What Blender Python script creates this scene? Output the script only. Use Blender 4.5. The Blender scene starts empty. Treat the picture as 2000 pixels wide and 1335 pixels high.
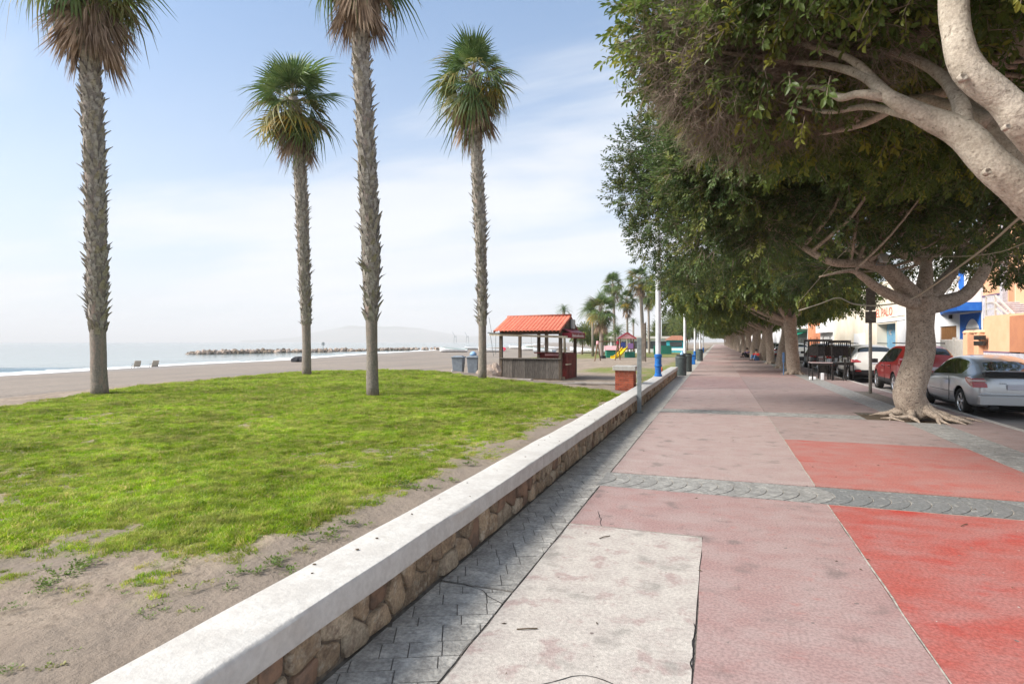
import bpy, bmesh, math, random
import numpy as np
from mathutils import Vector, Matrix, Euler, noise
R = math.radians
random.seed(7); rng = np.random.default_rng(7)
SC = bpy.context.scene; COL = SC.collection

# ------------------------------------------------------------------ camera, light, exposure
EYE = 1.6; F = 1150.0; YAW = math.atan(400 / F); CY, SY = math.cos(YAW), math.sin(YAW)
cam_d = bpy.data.cameras.new('camera'); cam = bpy.data.objects.new('camera', cam_d); COL.objects.link(cam)
cam.location = (0, 0, EYE); cam.rotation_euler = (R(90), 0, YAW)
cam_d.sensor_width = 36; cam_d.lens = 36 * F / 2000; cam_d.clip_end = 30000; cam_d.clip_start = .05
SC.camera = cam
SUN_EL, SUN_AZ = 40, 240          # azimuth clockwise from +Y (promenade direction); hazy sun over the sea, to the left of the view
world = bpy.data.worlds.new('World'); SC.world = world; world.use_nodes = True
def build_world():
    nt = world.node_tree; N = nt.nodes; L = nt.links; N.clear()
    out = N.new('ShaderNodeOutputWorld'); bg = N.new('ShaderNodeBackground'); L.new(bg.outputs[0], out.inputs[0])
    bg.inputs[1].default_value = .12
    sky = N.new('ShaderNodeTexSky'); sky.sky_type = 'NISHITA'; sky.sun_disc = False
    sky.sun_elevation = R(SUN_EL); sky.sun_rotation = R(SUN_AZ); sky.air_density = 1.0; sky.dust_density = 1.5; sky.ozone_density = 1.5
    tc = N.new('ShaderNodeTexCoord'); sep = N.new('ShaderNodeSeparateXYZ'); L.new(tc.outputs['Generated'], sep.inputs[0])
    def mth(op, a, b=None, c=False):
        m = N.new('ShaderNodeMath'); m.operation = op; m.use_clamp = c
        for i, v in enumerate((a, b)):
            if v is None: continue
            if isinstance(v, (int, float)): m.inputs[i].default_value = v
            else: L.new(v, m.inputs[i])
        return m.outputs[0]
    zc = mth('MAXIMUM', sep.outputs[2], 0.0)
    # clouds on a flat layer: direction / (z + k)
    den = mth('ADD', zc, .12)
    cx = mth('DIVIDE', sep.outputs[0], den); cy = mth('DIVIDE', sep.outputs[1], den)
    comb = N.new('ShaderNodeCombineXYZ'); L.new(cx, comb.inputs[0]); L.new(cy, comb.inputs[1])
    mp = N.new('ShaderNodeMapping'); mp.inputs['Rotation'].default_value = (0, 0, R(-25)); mp.inputs['Scale'].default_value = (.42, .95, 1); mp.inputs['Location'].default_value = (1.3, .4, 0)
    L.new(comb.outputs[0], mp.inputs[0])
    n1 = N.new('ShaderNodeTexNoise'); n1.inputs['Scale'].default_value = .8; n1.inputs['Detail'].default_value = 7; n1.inputs['Roughness'].default_value = .52; n1.inputs['Distortion'].default_value = .4
    L.new(mp.outputs[0], n1.inputs['Vector'])
    mr = N.new('ShaderNodeMapRange'); mr.inputs[1].default_value = .42; mr.inputs[2].default_value = .58; mr.inputs[3].default_value = .04; mr.inputs[4].default_value = .92; mr.interpolation_type = 'SMOOTHSTEP'
    L.new(n1.outputs[0], mr.inputs[0])
    # thin veil that thickens towards the horizon
    hz = mth('SUBTRACT', 1.0, mth('DIVIDE', zc, .58), True)
    hz = mth('POWER', hz, 1.7)
    k = mth('SUBTRACT', 1.0, mth('MULTIPLY', mth('SUBTRACT', 1.0, mr.outputs[0]), mth('SUBTRACT', 1.0, hz)), True)
    k = mth('MULTIPLY', k, .98)
    # sky blue, lifted a little by thin high haze
    n2 = N.new('ShaderNodeTexNoise'); n2.inputs['Scale'].default_value = 1.5; n2.inputs['Detail'].default_value = 5
    L.new(mp.outputs[0], n2.inputs['Vector'])
    cr = N.new('ShaderNodeMix'); cr.data_type = 'RGBA'; cr.inputs[6].default_value = (3.1, 3.3, 3.65, 1); cr.inputs[7].default_value = (3.95, 3.96, 3.98, 1)
    L.new(n2.outputs[0], cr.inputs[0])
    mx = N.new('ShaderNodeMix'); mx.data_type = 'RGBA'
    g = N.new('ShaderNodeMix'); g.data_type = 'RGBA'; g.blend_type = 'ADD'; g.inputs[0].default_value = 1; g.inputs[7].default_value = (.45, .65, .85, 1)
    sm_ = N.new('ShaderNodeMix'); sm_.data_type = 'RGBA'; sm_.blend_type = 'MULTIPLY'; sm_.inputs[0].default_value = 1; sm_.inputs[7].default_value = (.42, .50, .58, 1)
    L.new(sky.outputs[0], sm_.inputs[6]); L.new(sm_.outputs[2], g.inputs[6])
    L.new(k, mx.inputs[0]); L.new(g.outputs[2], mx.inputs[6]); L.new(cr.outputs[2], mx.inputs[7])
    L.new(mx.outputs[2], bg.inputs[0])
build_world()
sun_d = bpy.data.lights.new('sun', 'SUN'); sun_d.energy = 3.1; sun_d.angle = R(26); sun_d.color = (1, .935, .84)
sun = bpy.data.objects.new('sun', sun_d); COL.objects.link(sun)
_s = Vector((math.sin(R(SUN_AZ)) * math.cos(R(SUN_EL)), math.cos(R(SUN_AZ)) * math.cos(R(SUN_EL)), math.sin(R(SUN_EL))))
sun.rotation_euler = (-_s).to_track_quat('-Z', 'Y').to_euler(); sun.location = (-20, 0, 30)
SC.view_settings.view_transform = 'Standard'; SC.view_settings.look = 'None'; SC.view_settings.exposure = 1.22; SC.view_settings.gamma = 1
SC.view_settings.use_curve_mapping = False
SC.render.engine = 'CYCLES'; SC.cycles.max_bounces = 6; SC.cycles.transparent_max_bounces = 8

# ------------------------------------------------------------------ measuring: point seen at a pixel of the photo at depth Z, or on height z
def spot(px, py, Z):
    X = (px - 1000) * Z / F
    return Vector((-Z * SY + X * CY, Z * CY + X * SY, EYE - (py - 667) * Z / F))
def onz(px, py, z=0): return spot(px, py, F * (EYE - z) / (py - 667))
def face_y(px, x):           # distance along the street of pixel column px on the facade plane x
    Z = x * F / (CY * (px - 1400)); return (Z + x * SY) / CY
def face_z(px, py, x):
    Z = x * F / (CY * (px - 1400)); return EYE - (py - 667) * Z / F

# ------------------------------------------------------------------ materials
MATS = {}
def mat(name, c1, c2=None, scale=4, rough=.8, bump=0, bscale=60, metal=0, spec=.3, c3=None, s3=1.0, lo=.4, hi=.62, lo3=.5, hi3=.68, coord='pos', stretch=(1, 1, 1), coat=0, detail=6, rand=0, trans=0, emis=None, disp=.3, fine=0, finea=.2, spots=0):
    if name in MATS: return MATS[name]
    m = bpy.data.materials.new(name); m.use_nodes = True; nt = m.node_tree; N = nt.nodes; L = nt.links
    b = N['Principled BSDF']; b.inputs['Roughness'].default_value = rough; b.inputs['Metallic'].default_value = metal
    b.inputs['Specular IOR Level'].default_value = spec; b.inputs['Coat Weight'].default_value = coat
    if coat: b.inputs['Coat Roughness'].default_value = .05
    c1 = tuple(c1) + (1,)
    col = None
    if coord == 'pos': co = N.new('ShaderNodeNewGeometry').outputs['Position']
    else: co = N.new('ShaderNodeTexCoord').outputs['Object']
    raw = co; mp = N.new('ShaderNodeMapping'); mp.inputs['Scale'].default_value = stretch; L.new(co, mp.inputs[0]); co = mp.outputs[0]
    def nz(sc, d=detail, co=co):
        n = N.new('ShaderNodeTexNoise'); n.inputs['Scale'].default_value = sc; n.inputs['Detail'].default_value = d; n.inputs['Roughness'].default_value = .62
        L.new(co, n.inputs['Vector']); return n.outputs[0]
    def ramp(fac, a, b_):
        r = N.new('ShaderNodeMapRange'); r.inputs[1].default_value = a; r.inputs[2].default_value = b_; r.interpolation_type = 'SMOOTHSTEP'; L.new(fac, r.inputs[0]); return r.outputs[0]
    def mix(f, a, b_):
        x = N.new('ShaderNodeMix'); x.data_type = 'RGBA'
        L.new(f, x.inputs[0]) if not isinstance(f, float) else None
        for i, v in ((6, a), (7, b_)):
            if isinstance(v, tuple): x.inputs[i].default_value = v
            else: L.new(v, x.inputs[i])
        return x.outputs[2]
    col = c1
    if c2 is not None: col = mix(ramp(nz(scale), lo, hi), c1, tuple(c2) + (1,))
    if c3 is not None: col = mix(ramp(nz(s3), lo3, hi3), col, tuple(c3) + (1,))
    if rand:
        oi = N.new('ShaderNodeObjectInfo'); hs = N.new('ShaderNodeHueSaturation')
        mr = N.new('ShaderNodeMapRange'); mr.inputs[3].default_value = 1 - rand; mr.inputs[4].default_value = 1 + rand; L.new(oi.outputs['Random'], mr.inputs[0]); L.new(mr.outputs[0], hs.inputs['Value'])
        if isinstance(col, tuple): hs.inputs['Color'].default_value = col
        else: L.new(col, hs.inputs['Color'])
        col = hs.outputs[0]
    if spots:
        col = mix(ramp(nz(3.1, 2, raw), .56, .74), col, tuple(v * .62 for v in c1[:3]) + (1,)) if spots > 1 else col
        col = mix(ramp(nz(13, 1.5, raw), .725, .76), col, (.16, .13, .12, 1)); col = mix(ramp(nz(23, 1.5, raw), .755, .79), col, (.48, .43, .40, 1))
    if fine:
        f_ = ramp(nz(fine, 3, raw), .3, .7); mr = N.new('ShaderNodeMapRange'); mr.inputs[3].default_value = 1 - finea; mr.inputs[4].default_value = 1 + finea; L.new(f_, mr.inputs[0])
        hs = N.new('ShaderNodeHueSaturation'); L.new(mr.outputs[0], hs.inputs['Value']); L.new(col, hs.inputs['Color']) if not isinstance(col, tuple) else None
        col = hs.outputs[0]
    if isinstance(col, tuple): b.inputs['Base Color'].default_value = col
    else: L.new(col, b.inputs['Base Color'])
    if bump:
        bp = N.new('ShaderNodeBump'); bp.inputs['Strength'].default_value = bump; bp.inputs['Distance'].default_value = disp
        L.new(nz(bscale, detail, raw if max(stretch) <= 1 else co), bp.inputs['Height']); L.new(bp.outputs[0], b.inputs['Normal'])
    if trans:
        tr = N.new('ShaderNodeBsdfTranslucent'); ms = N.new('ShaderNodeMixShader'); ms.inputs[0].default_value = trans
        if isinstance(col, tuple): tr.inputs[0].default_value = tuple(min(1, v * 1.3) for v in col[:3]) + (1,)
        else: L.new(col, tr.inputs[0])
        L.new(b.outputs[0], ms.inputs[1]); L.new(tr.outputs[0], ms.inputs[2])
        L.new(ms.outputs[0], N['Material Output'].inputs[0])
    if emis: b.inputs['Emission Color'].default_value = tuple(emis) + (1,); b.inputs['Emission Strength'].default_value = 1
    MATS[name] = m; return m
def leafmat(name, c1, c2, c3, trans=.35, rough=.45, straw=None):
    m = bpy.data.materials.new(name); m.use_nodes = True; N = m.node_tree.nodes; L = m.node_tree.links
    b = N['Principled BSDF']; b.inputs['Roughness'].default_value = rough; b.inputs['Specular IOR Level'].default_value = .35
    oi = N.new('ShaderNodeObjectInfo'); cr = N.new('ShaderNodeValToRGB'); L.new(oi.outputs['Random'], cr.inputs[0])
    e = cr.color_ramp.elements; e[0].color = tuple(c1) + (1,); e[1].color = tuple(c3) + (1,); e[1].position = .97
    x = e.new(.72); x.color = tuple(c2) + (1,)
    g = N.new('ShaderNodeNewGeometry'); n = N.new('ShaderNodeTexNoise'); n.inputs['Scale'].default_value = .9; L.new(g.outputs['Position'], n.inputs['Vector'])
    mr = N.new('ShaderNodeMapRange'); mr.inputs[1].default_value = .3; mr.inputs[2].default_value = .7; mr.inputs[3].default_value = .7; mr.inputs[4].default_value = 1.35; L.new(n.outputs[0], mr.inputs[0])
    hs = N.new('ShaderNodeHueSaturation'); L.new(cr.outputs[0], hs.inputs['Color']); L.new(mr.outputs[0], hs.inputs['Value'])
    if straw:
        n3 = N.new('ShaderNodeTexNoise'); n3.inputs['Scale'].default_value = 2.6; n3.inputs['Detail'].default_value = 8; n3.inputs['Roughness'].default_value = .7; L.new(g.outputs['Position'], n3.inputs['Vector'])
        m3 = N.new('ShaderNodeMapRange'); m3.inputs[1].default_value = .47; m3.inputs[2].default_value = .66; m3.inputs[4].default_value = .75; L.new(n3.outputs[0], m3.inputs[0])
        x3 = N.new('ShaderNodeMix'); x3.data_type = 'RGBA'; x3.inputs[7].default_value = tuple(straw) + (1,); L.new(m3.outputs[0], x3.inputs[0]); L.new(hs.outputs[0], x3.inputs[6])
        n4 = N.new('ShaderNodeTexNoise'); n4.inputs['Scale'].default_value = 7; n4.inputs['Detail'].default_value = 4; L.new(g.outputs['Position'], n4.inputs['Vector'])
        m4 = N.new('ShaderNodeMapRange'); m4.inputs[1].default_value = .35; m4.inputs[2].default_value = .65; m4.inputs[3].default_value = .68; m4.inputs[4].default_value = 1.25; L.new(n4.outputs[0], m4.inputs[0])
        hs = N.new('ShaderNodeHueSaturation'); L.new(x3.outputs[2], hs.inputs['Color']); L.new(m4.outputs[0], hs.inputs['Value'])
    L.new(hs.outputs[0], b.inputs['Base Color'])
    tr = N.new('ShaderNodeBsdfTranslucent'); L.new(hs.outputs[0], tr.inputs[0]); ms = N.new('ShaderNodeMixShader'); ms.inputs[0].default_value = trans
    L.new(b.outputs[0], ms.inputs[1]); L.new(tr.outputs[0], ms.inputs[2]); L.new(ms.outputs[0], N['Material Output'].inputs[0])
    MATS[name] = m; return m

M = MATS
mat('white_paint', (.55, .53, .495), (.49, .465, .43), 6, .6, .3, 30, c3=(.38, .345, .28), s3=3.2, lo3=.62, hi3=.80, disp=.02, fine=30, finea=.06)
mat('wall_stone', (.40, .30, .20), (.26, .19, .13), 9, .85, .7, 30, rand=.28, c3=(.46, .39, .30), s3=14, disp=.05, fine=60)
mat('wall_stone_red', (.29, .185, .125), (.19, .13, .095), 9, .85, .55, 45, rand=.2, disp=.04)
mat('wall_stone_pale', (.46, .38, .28), (.33, .265, .19), 7, .85, .7, 30, rand=.2, c3=(.25, .19, .14), s3=9, disp=.05, fine=60)
mat('mortar', (.25, .205, .155), (.15, .12, .095), 14, .95, .6, 60, disp=.04)
mat('slab_pink', (.36, .285, .265), (.325, .235, .22), 3.5, .75, .3, 130, c3=(.30, .17, .155), s3=9, stretch=(.7, 1, 1), disp=.008, lo=.3, hi=.7, lo3=.54, hi3=.85, fine=55, spots=2)
mat('slab_rose', (.33, .245, .23), (.30, .19, .178), 3.5, .75, .3, 130, c3=(.34, .14, .12), s3=8, stretch=(.7, 1, 1), disp=.008, lo=.3, hi=.7, lo3=.55, hi3=.85, fine=55, spots=2)
mat('slab_red', (.335, .15, .135), (.35, .085, .068), 3.2, .65, .3, 120, c3=(.38, .035, .024), s3=2.2, stretch=(.65, 1, 1), disp=.008, lo=.3, hi=.7, lo3=.50, hi3=.78, fine=50, finea=.24, spots=1)
mat('slab_salmon', (.35, .18, .16), (.36, .125, .105), 3.5, .7, .3, 120, c3=(.40, .06, .045), s3=3, stretch=(.65, 1, 1), disp=.008, lo=.3, hi=.7, lo3=.54, hi3=.8, fine=50, spots=1)
mat('slab_cream', (.46, .425, .385), (.39, .35, .32), 6, .85, .45, 110, c3=(.34, .27, .25), s3=4.5, disp=.01, lo=.3, hi=.7, lo3=.52, hi3=.66, fine=45, finea=.16, spots=2)
mat('slab_brown', (.31, .245, .228), (.27, .195, .182), 3.5, .8, .3, 120, c3=(.30, .155, .14), s3=6, stretch=(.7, 1, 1), disp=.008, lo=.3, hi=.7, lo3=.55, hi3=.85, fine=55, spots=2)
mat('stamped_grey', (.41, .39, .355), (.31, .295, .27), 9, .75, .7, 34, c3=(.50, .475, .43), s3=6, lo3=.52, hi3=.64, rand=.12, disp=.03, fine=40)
mat('stamped_dark', (.19, .195, .195), (.13, .135, .135), 12, .6, .6, 45, c3=(.30, .30, .285), s3=12, lo3=.52, hi3=.68, rand=.10, disp=.02, fine=40)
mat('stamped_band', (.29, .285, .27), (.215, .21, .20), 9, .75, .6, 40, c3=(.37, .36, .335), s3=8, lo3=.54, hi3=.66, rand=.1, disp=.02, fine=40)
mat('joint_dark', (.20, .18, .155), (.13, .115, .10), 20, .95)
mat('joint_light', (.42, .39, .34), (.26, .24, .21), 20, .95)
mat('asphalt', (.23, .215, .205), (.18, .168, .16), 2, .9, .4, 120, c3=(.28, .265, .25), s3=.7, disp=.01)
mat('kerb_stone', (.42, .40, .37), (.34, .32, .30), 6, .85, .3, 80, disp=.01)
mat('concrete', (.40, .36, .32), (.30, .27, .24), 3, .9, .4, 50, disp=.02)
mat('bark_ficus', (.46, .375, .30), (.36, .285, .225), 9, .85, .6, 24, c3=(.17, .135, .11), s3=30, lo3=.54, hi3=.62, disp=.06, fine=60, finea=.25)
mat('bark_smooth', (.44, .385, .32), (.345, .295, .24), 6, .8, .5, 26, c3=(.20, .165, .13), s3=24, lo3=.58, hi3=.68, disp=.035, fine=45, finea=.18)
mat('bark_far', (.33, .255, .20), (.22, .17, .135), 6, .85, .6, 20, disp=.05)
mat('palm_trunk', (.29, .25, .215), (.21, .185, .16), 10, .9, .9, 22, c3=(.33, .25, .21), s3=3, stretch=(3, 3, 1.2), disp=.03, fine=40)
mat('palm_stub', (.42, .385, .34), (.26, .235, .205), 8, .9, .6, 40, c3=(.14, .12, .10), s3=22, lo3=.56, hi3=.66, disp=.02)
mat('green_hub', (.10, .09, .05), (.17, .12, .07), 12, .8)
mat('frond_green', (.085, .145, .045), (.15, .205, .065), 3, .45, rand=.3, trans=.35)
mat('frond_olive', (.17, .20, .05), (.27, .22, .08), 3, .5, rand=.2, trans=.35)
mat('frond_yellow', (.17, .18, .03), (.42, .25, .02), 2.5, .5, rand=.2, trans=.3)
mat('frond_dead', (.40, .29, .20), (.27, .185, .13), 5, .8, rand=.3, trans=.1)
mat('petiole', (.20, .19, .07), (.25, .17, .10), 3, .6)
leafmat('leaf_ficus', (.085, .13, .036), (.135, .185, .042), (.29, .29, .05), .45, .42)
leafmat('leaf_ficus_blue', (.08, .13, .05), (.13, .185, .06), (.25, .27, .07), .42, .4)
mat('twig_grey', (.27, .215, .17), (.19, .15, .12), 5, .9)
leafmat('grass_blade', (.17, .31, .016), (.32, .42, .024), (.50, .42, .16), .5, .5, straw=(.45, .44, .13))
leafmat('weed_leaf', (.10, .17, .03), (.16, .23, .035), (.28, .26, .09), .4, .5)
mat('car_silver', (.50, .52, .54), rough=.28, metal=.65, spec=.5, coat=.8)
mat('car_red', (.30, .018, .018), rough=.3, metal=.2, spec=.5, coat=.8)
mat('car_white', (.70, .70, .66), rough=.3, metal=.0, spec=.5, coat=.7)
mat('car_blue', (.05, .09, .18), rough=.3, metal=.3, spec=.5, coat=.7)
mat('car_black', (.02, .02, .022), rough=.3, metal=.2, spec=.5, coat=.7)
mat('car_glass', (.018, .022, .022), rough=.04, spec=.9, coat=1)
mat('black_plastic', (.022, .022, .024), rough=.5)
mat('dark_gap', (.008, .008, .008), rough=.8)
mat('rubber', (.022, .021, .02), (.035, .033, .03), 30, .8)
mat('alloy', (.62, .62, .63), rough=.25, metal=.9)
mat('chrome', (.7, .7, .7), rough=.12, metal=1)
mat('tail_red', (.42, .01, .012), rough=.15, spec=.7, coat=1)
mat('tail_clear', (.62, .45, .42), rough=.12, spec=.7, coat=1)
mat('plate_white', (.66, .67, .74), rough=.4)
mat('steel_grey', (.24, .27, .28), (.19, .215, .225), 12, .5, metal=.3)
mat('sign_back', (.22, .185, .155), (.16, .135, .115), 12, .6)
mat('pole_galv', (.44, .41, .36), (.33, .30, .26), 8, .5, metal=.3)
mat('brick_red', (.44, .115, .06), (.34, .085, .05), 14, .85, .4, 60, rand=.2, disp=.01)
mat('brick_mortar', (.55, .47, .40), (.45, .38, .32), 20, .9)
mat('lamp_white', (.74, .76, .80), (.62, .64, .67), 3, .4)
mat('lamp_blue', (.015, .16, .50), (.02, .12, .40), 6, .45)
mat('bin_green', (.075, .095, .095), (.055, .07, .07), 5, .55)
mat('bin_grey', (.23, .27, .31), (.18, .21, .25), 6, .55)
mat('bag_blue', (.25, .42, .65), rough=.4)
mat('tile_orange', (.70, .21, .13), (.60, .155, .095), 5, .6, rand=.12)
mat('tile_dark', (.40, .13, .085), (.25, .09, .06), 8, .7)
mat('wood_grey', (.135, .12, .105), (.08, .07, .063), 6, .85, .5, 30, stretch=(6, 6, .7), rand=.3, disp=.02)
mat('wood_brown', (.12, .09, .065), (.075, .056, .043), 6, .85, .5, 30, stretch=(4, 4, .8), disp=.02)
mat('wood_red', (.20, .028, .024), (.13, .02, .018), 4, .6)
mat('wood_play', (.20, .11, .06), (.14, .08, .045), 8, .8)
mat('maroon', (.22, .015, .03), rough=.5)
mat('paint_pale', (.62, .55, .42), (.45, .40, .31), 8, .7)
mat('letters_white', (.72, .66, .62), rough=.6)
mat('letters_red', (.62, .10, .07), (.66, .30, .22), 18, .7)
mat('box_grey', (.44, .45, .44), rough=.6)
mat('plaster_white', (.84, .84, .85), (.78, .78, .79), 1.2, .85, .15, 25, disp=.02)
mat('plaster_cream', (.80, .73, .61), (.75, .66, .53), .8, .85, .2, 25, c3=(.50, .42, .33), s3=1.6, lo3=.62, hi3=.8, disp=.02)
mat('plaster_orange', (.80, .46, .29), (.74, .41, .25), 1.2, .85, .15, 25, disp=.02)
mat('plaster_salmon', (.74, .30, .16), (.66, .26, .14), 1.2, .85, .1, 25, disp=.02)
mat('plaster_brown', (.50, .22, .12), (.44, .19, .11), 1.5, .85)
mat('plaster_yellow', (.68, .60, .20), (.60, .52, .20), 1.2, .85)
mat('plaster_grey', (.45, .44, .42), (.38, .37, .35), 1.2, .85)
mat('paint_blue', (.02, .13, .52), (.03, .16, .55), 4, .6)
mat('tile_base', (.58, .56, .60), (.46, .44, .48), 8, .5)
mat('gate_blue', (.13, .32, .50), (.20, .40, .56), 3, .6, c3=(.42, .42, .38), s3=5, lo3=.6, hi3=.72)
mat('board_brown', (.25, .12, .045), (.19, .09, .035), 9, .7, stretch=(1, 5, .6))
mat('roof_tile', (.34, .15, .09), (.25, .11, .07), 4, .8)
mat('window_glass', (.05, .06, .07), rough=.08, spec=.8)
mat('shutter', (.30, .22, .15), rough=.7)
mat('awning_green', (.01, .26, .16), rough=.7)
mat('metal_black', (.022, .022, .024), (.05, .045, .04), 20, .45, metal=.3)
mat('table_top', (.42, .33, .33), rough=.5)
mat('cable', (.46, .40, .31), rough=.7)
mat('rock_brown', (.23, .175, .13), (.15, .12, .09), 1.0, .9, .7, 4, rand=.3, disp=.2)
mat('rock_tan', (.48, .38, .31), (.33, .26, .21), 3, .9, .6, 12, rand=.2, disp=.1)
mat('slide_yellow', (.82, .60, .02), rough=.4)
mat('play_blue', (.03, .06, .30), rough=.5); mat('play_green', (.02, .20, .14), rough=.5); mat('play_purple', (.33, .18, .42), rough=.5)
mat('play_red', (.42, .02, .05), rough=.5); mat('play_pink', (.72, .38, .40), rough=.5)
mat('boat_white', (.72, .73, .75), (.62, .63, .65), 2, .4); mat('boat_green', (.03, .22, .16), rough=.5); mat('boat_grey', (.40, .43, .46), rough=.5)
mat('turquoise', (.03, .42, .52), (.05, .36, .48), 2, .6)
mat('skin', (.42, .24, .16), rough=.6); mat('hair', (.03, .022, .018), rough=.7)
mat('shirt_red', (.55, .02, .02), rough=.8); mat('denim', (.09, .17, .32), rough=.9); mat('shirt_purple', (.15, .10, .18), rough=.8); mat('cloth_dark', (.03, .03, .035), rough=.9)
mat('chair_cream', (.55, .50, .42), rough=.7)
mat('orange_plastic', (.72, .16, .03), rough=.5)
mat('hill_rock', (.16, .17, .14), (.22, .20, .16), .004, .95)
mat('debris', (.13, .095, .06), (.08, .06, .04), 9, .9)

# ------------------------------------------------------------------ mesh building
class MB:
    def __init__(s): s.v = []; s.f = []; s.m = []; s.k = 0
    def add(s, vs, fs, k=None):
        o = len(s.v); s.v += [tuple(v) for v in vs]; s.f += [tuple(i + o for i in f) for f in fs]; s.m += [s.k if k is None else k] * len(fs); return s
    def box(s, c, d, rz=0, k=None, rot=None, taper=1):
        x, y, z = d[0] / 2, d[1] / 2, d[2] / 2
        vs = [Vector((sx * x * (taper if sz > 0 else 1), sy * y * (taper if sz > 0 else 1), sz * z)) for sz in (-1, 1) for sy in (-1, 1) for sx in (-1, 1)]
        Mt = rot if rot is not None else Matrix.Rotation(rz, 3, 'Z')
        c = Vector(c)
        return s.add([Mt @ v + c for v in vs], [(0, 2, 3, 1), (4, 5, 7, 6), (0, 1, 5, 4), (2, 6, 7, 3), (0, 4, 6, 2), (1, 3, 7, 5)], k)
    def bx(s, x0, x1, y0, y1, z0, z1, k=None): return s.box(((x0 + x1) / 2, (y0 + y1) / 2, (z0 + z1) / 2), (abs(x1 - x0), abs(y1 - y0), abs(z1 - z0)), 0, k)
    def bar(s, a, b, w, h=None, k=None, up=(0, 0, 1)):
        a = Vector(a); b = Vector(b); d = b - a; L = d.length; d.normalize(); u = Vector(up)
        if abs(d.dot(u)) > .98: u = Vector((0, 1, 0))
        x = d.cross(u).normalized(); z = x.cross(d)
        return s.box((a + b) / 2, (w, L, h or w), rot=Matrix((x, d, z)).transposed(), k=k)
    def tube(s, pts, rad, n=8, k=None, cap=True, wob=0):
        pts = [Vector(p) for p in pts]; m = len(pts)
        if isinstance(rad, (int, float)): rad = [rad] * m
        o = len(s.v); prev = None
        for i, p in enumerate(pts):
            d = (pts[min(i + 1, m - 1)] - pts[max(i - 1, 0)]).normalized()
            if prev is None:
                u = Vector((0, 0, 1)) if abs(d.z) < .9 else Vector((1, 0, 0)); x = d.cross(u).normalized()
            else: x = (prev - d * prev.dot(d)).normalized()
            prev = x; y = d.cross(x)
            for j in range(n):
                a = 2 * math.pi * j / n; q = p + (x * math.cos(a) + y * math.sin(a)) * rad[i]
                if wob: q = p + (q - p) * (1 + wob * noise.noise(q * (1.6 / max(.1, rad[0]) * .35)))
                s.v.append(tuple(q))
        kk = s.k if k is None else k
        for i in range(m - 1):
            for j in range(n):
                j2 = (j + 1) % n; s.f.append((o + i * n + j, o + i * n + j2, o + (i + 1) * n + j2, o + (i + 1) * n + j)); s.m.append(kk)
        if cap:
            s.f.append(tuple(o + j for j in reversed(range(n)))); s.m.append(kk); s.f.append(tuple(o + (m - 1) * n + j for j in range(n))); s.m.append(kk)
        return s
    def lathe(s, prof, n=20, c=(0, 0, 0), k=None, axis='Z'):
        o = len(s.v); kk = s.k if k is None else k
        for r, z in prof:
            for j in range(n):
                a = 2 * math.pi * j / n; q = (r * math.cos(a), r * math.sin(a), z)
                if axis == 'X': q = (q[2], q[0], q[1])
                s.v.append((q[0] + c[0], q[1] + c[1], q[2] + c[2]))
        for i in range(len(prof) - 1):
            for j in range(n):
                j2 = (j + 1) % n; s.f.append((o + i * n + j, o + i * n + j2, o + (i + 1) * n + j2, o + (i + 1) * n + j)); s.m.append(kk)
        s.f.append(tuple(o + j for j in reversed(range(n)))); s.m.append(kk); s.f.append(tuple(o + (len(prof) - 1) * n + j for j in range(n))); s.m.append(kk)
        return s
    def prism(s, poly, z0, z1, k=None, top=1.0, fn=None):
        n = len(poly); cx = sum(p[0] for p in poly) / n; cy = sum(p[1] for p in poly) / n
        vs = [(p[0], p[1], z0) for p in poly] + [(cx + (p[0] - cx) * top, cy + (p[1] - cy) * top, z1) for p in poly]
        if fn: vs = [fn(*v) for v in vs]
        return s.add(vs, [tuple(reversed(range(n))), tuple(range(n, 2 * n))] + [(i, (i + 1) % n, n + (i + 1) % n, n + i) for i in range(n)], k)
    def mesh(s, name, mats, smooth=False):
        me = bpy.data.meshes.new(name); me.from_pydata(s.v, [], s.f)
        if not isinstance(mats, (list, tuple)): mats = [mats]
        for m in mats: me.materials.append(M[m] if isinstance(m, str) else m)
        if len(mats) > 1: me.polygons.foreach_set('material_index', s.m)
        if smooth: me.polygons.foreach_set('use_smooth', [True] * len(s.f))
        me.update(); return me
    def build(s, name, mats, parent=None, smooth=False, loc=None): return ob(name, s.mesh(name, mats, smooth), parent, loc)
def ob(name, me, parent=None, loc=None, rot=None, scale=None):
    o = bpy.data.objects.new(name, me); COL.objects.link(o)
    if parent: o.parent = parent
    if loc is not None: o.location = loc
    if rot is not None: o.rotation_euler = rot
    if scale is not None: o.scale = scale if hasattr(scale, '__len__') else (scale,) * 3
    return o
def tag(o, label, cat, group=None, kind=None):
    o['label'] = label; o['category'] = cat
    if group: o['group'] = group
    if kind: o['kind'] = kind
    return o
def thing(name, label, cat, loc=(0, 0, 0), rz=0, group=None):
    o = bpy.data.objects.new(name, None); COL.objects.link(o); o.location = loc; o.rotation_euler = (0, 0, rz); o.empty_display_size = .1
    return tag(o, label, cat, group)
def struct(o, label=None):
    o['kind'] = 'structure'
    if label: o['label'] = label
    return o
def dup(root, loc=None, rz=None, label=None, scale=None, group=None):
    def cp(o, par):
        c = o.copy(); COL.objects.link(c); c.parent = par
        for ch in kids.get(o, []): cp(ch, c)
        return c
    kids = {}
    def walk(o):
        kids[o] = list(o.children)
        for c in kids[o]: walk(c)
    walk(root); c = cp(root, None)
    if loc is not None: c.location = loc
    if rz is not None: c.rotation_euler = (0, 0, rz)
    if scale is not None: c.scale = scale if hasattr(scale, '__len__') else (scale,) * 3
    if label: c['label'] = label
    if group: c['group'] = group
    return c
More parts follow.
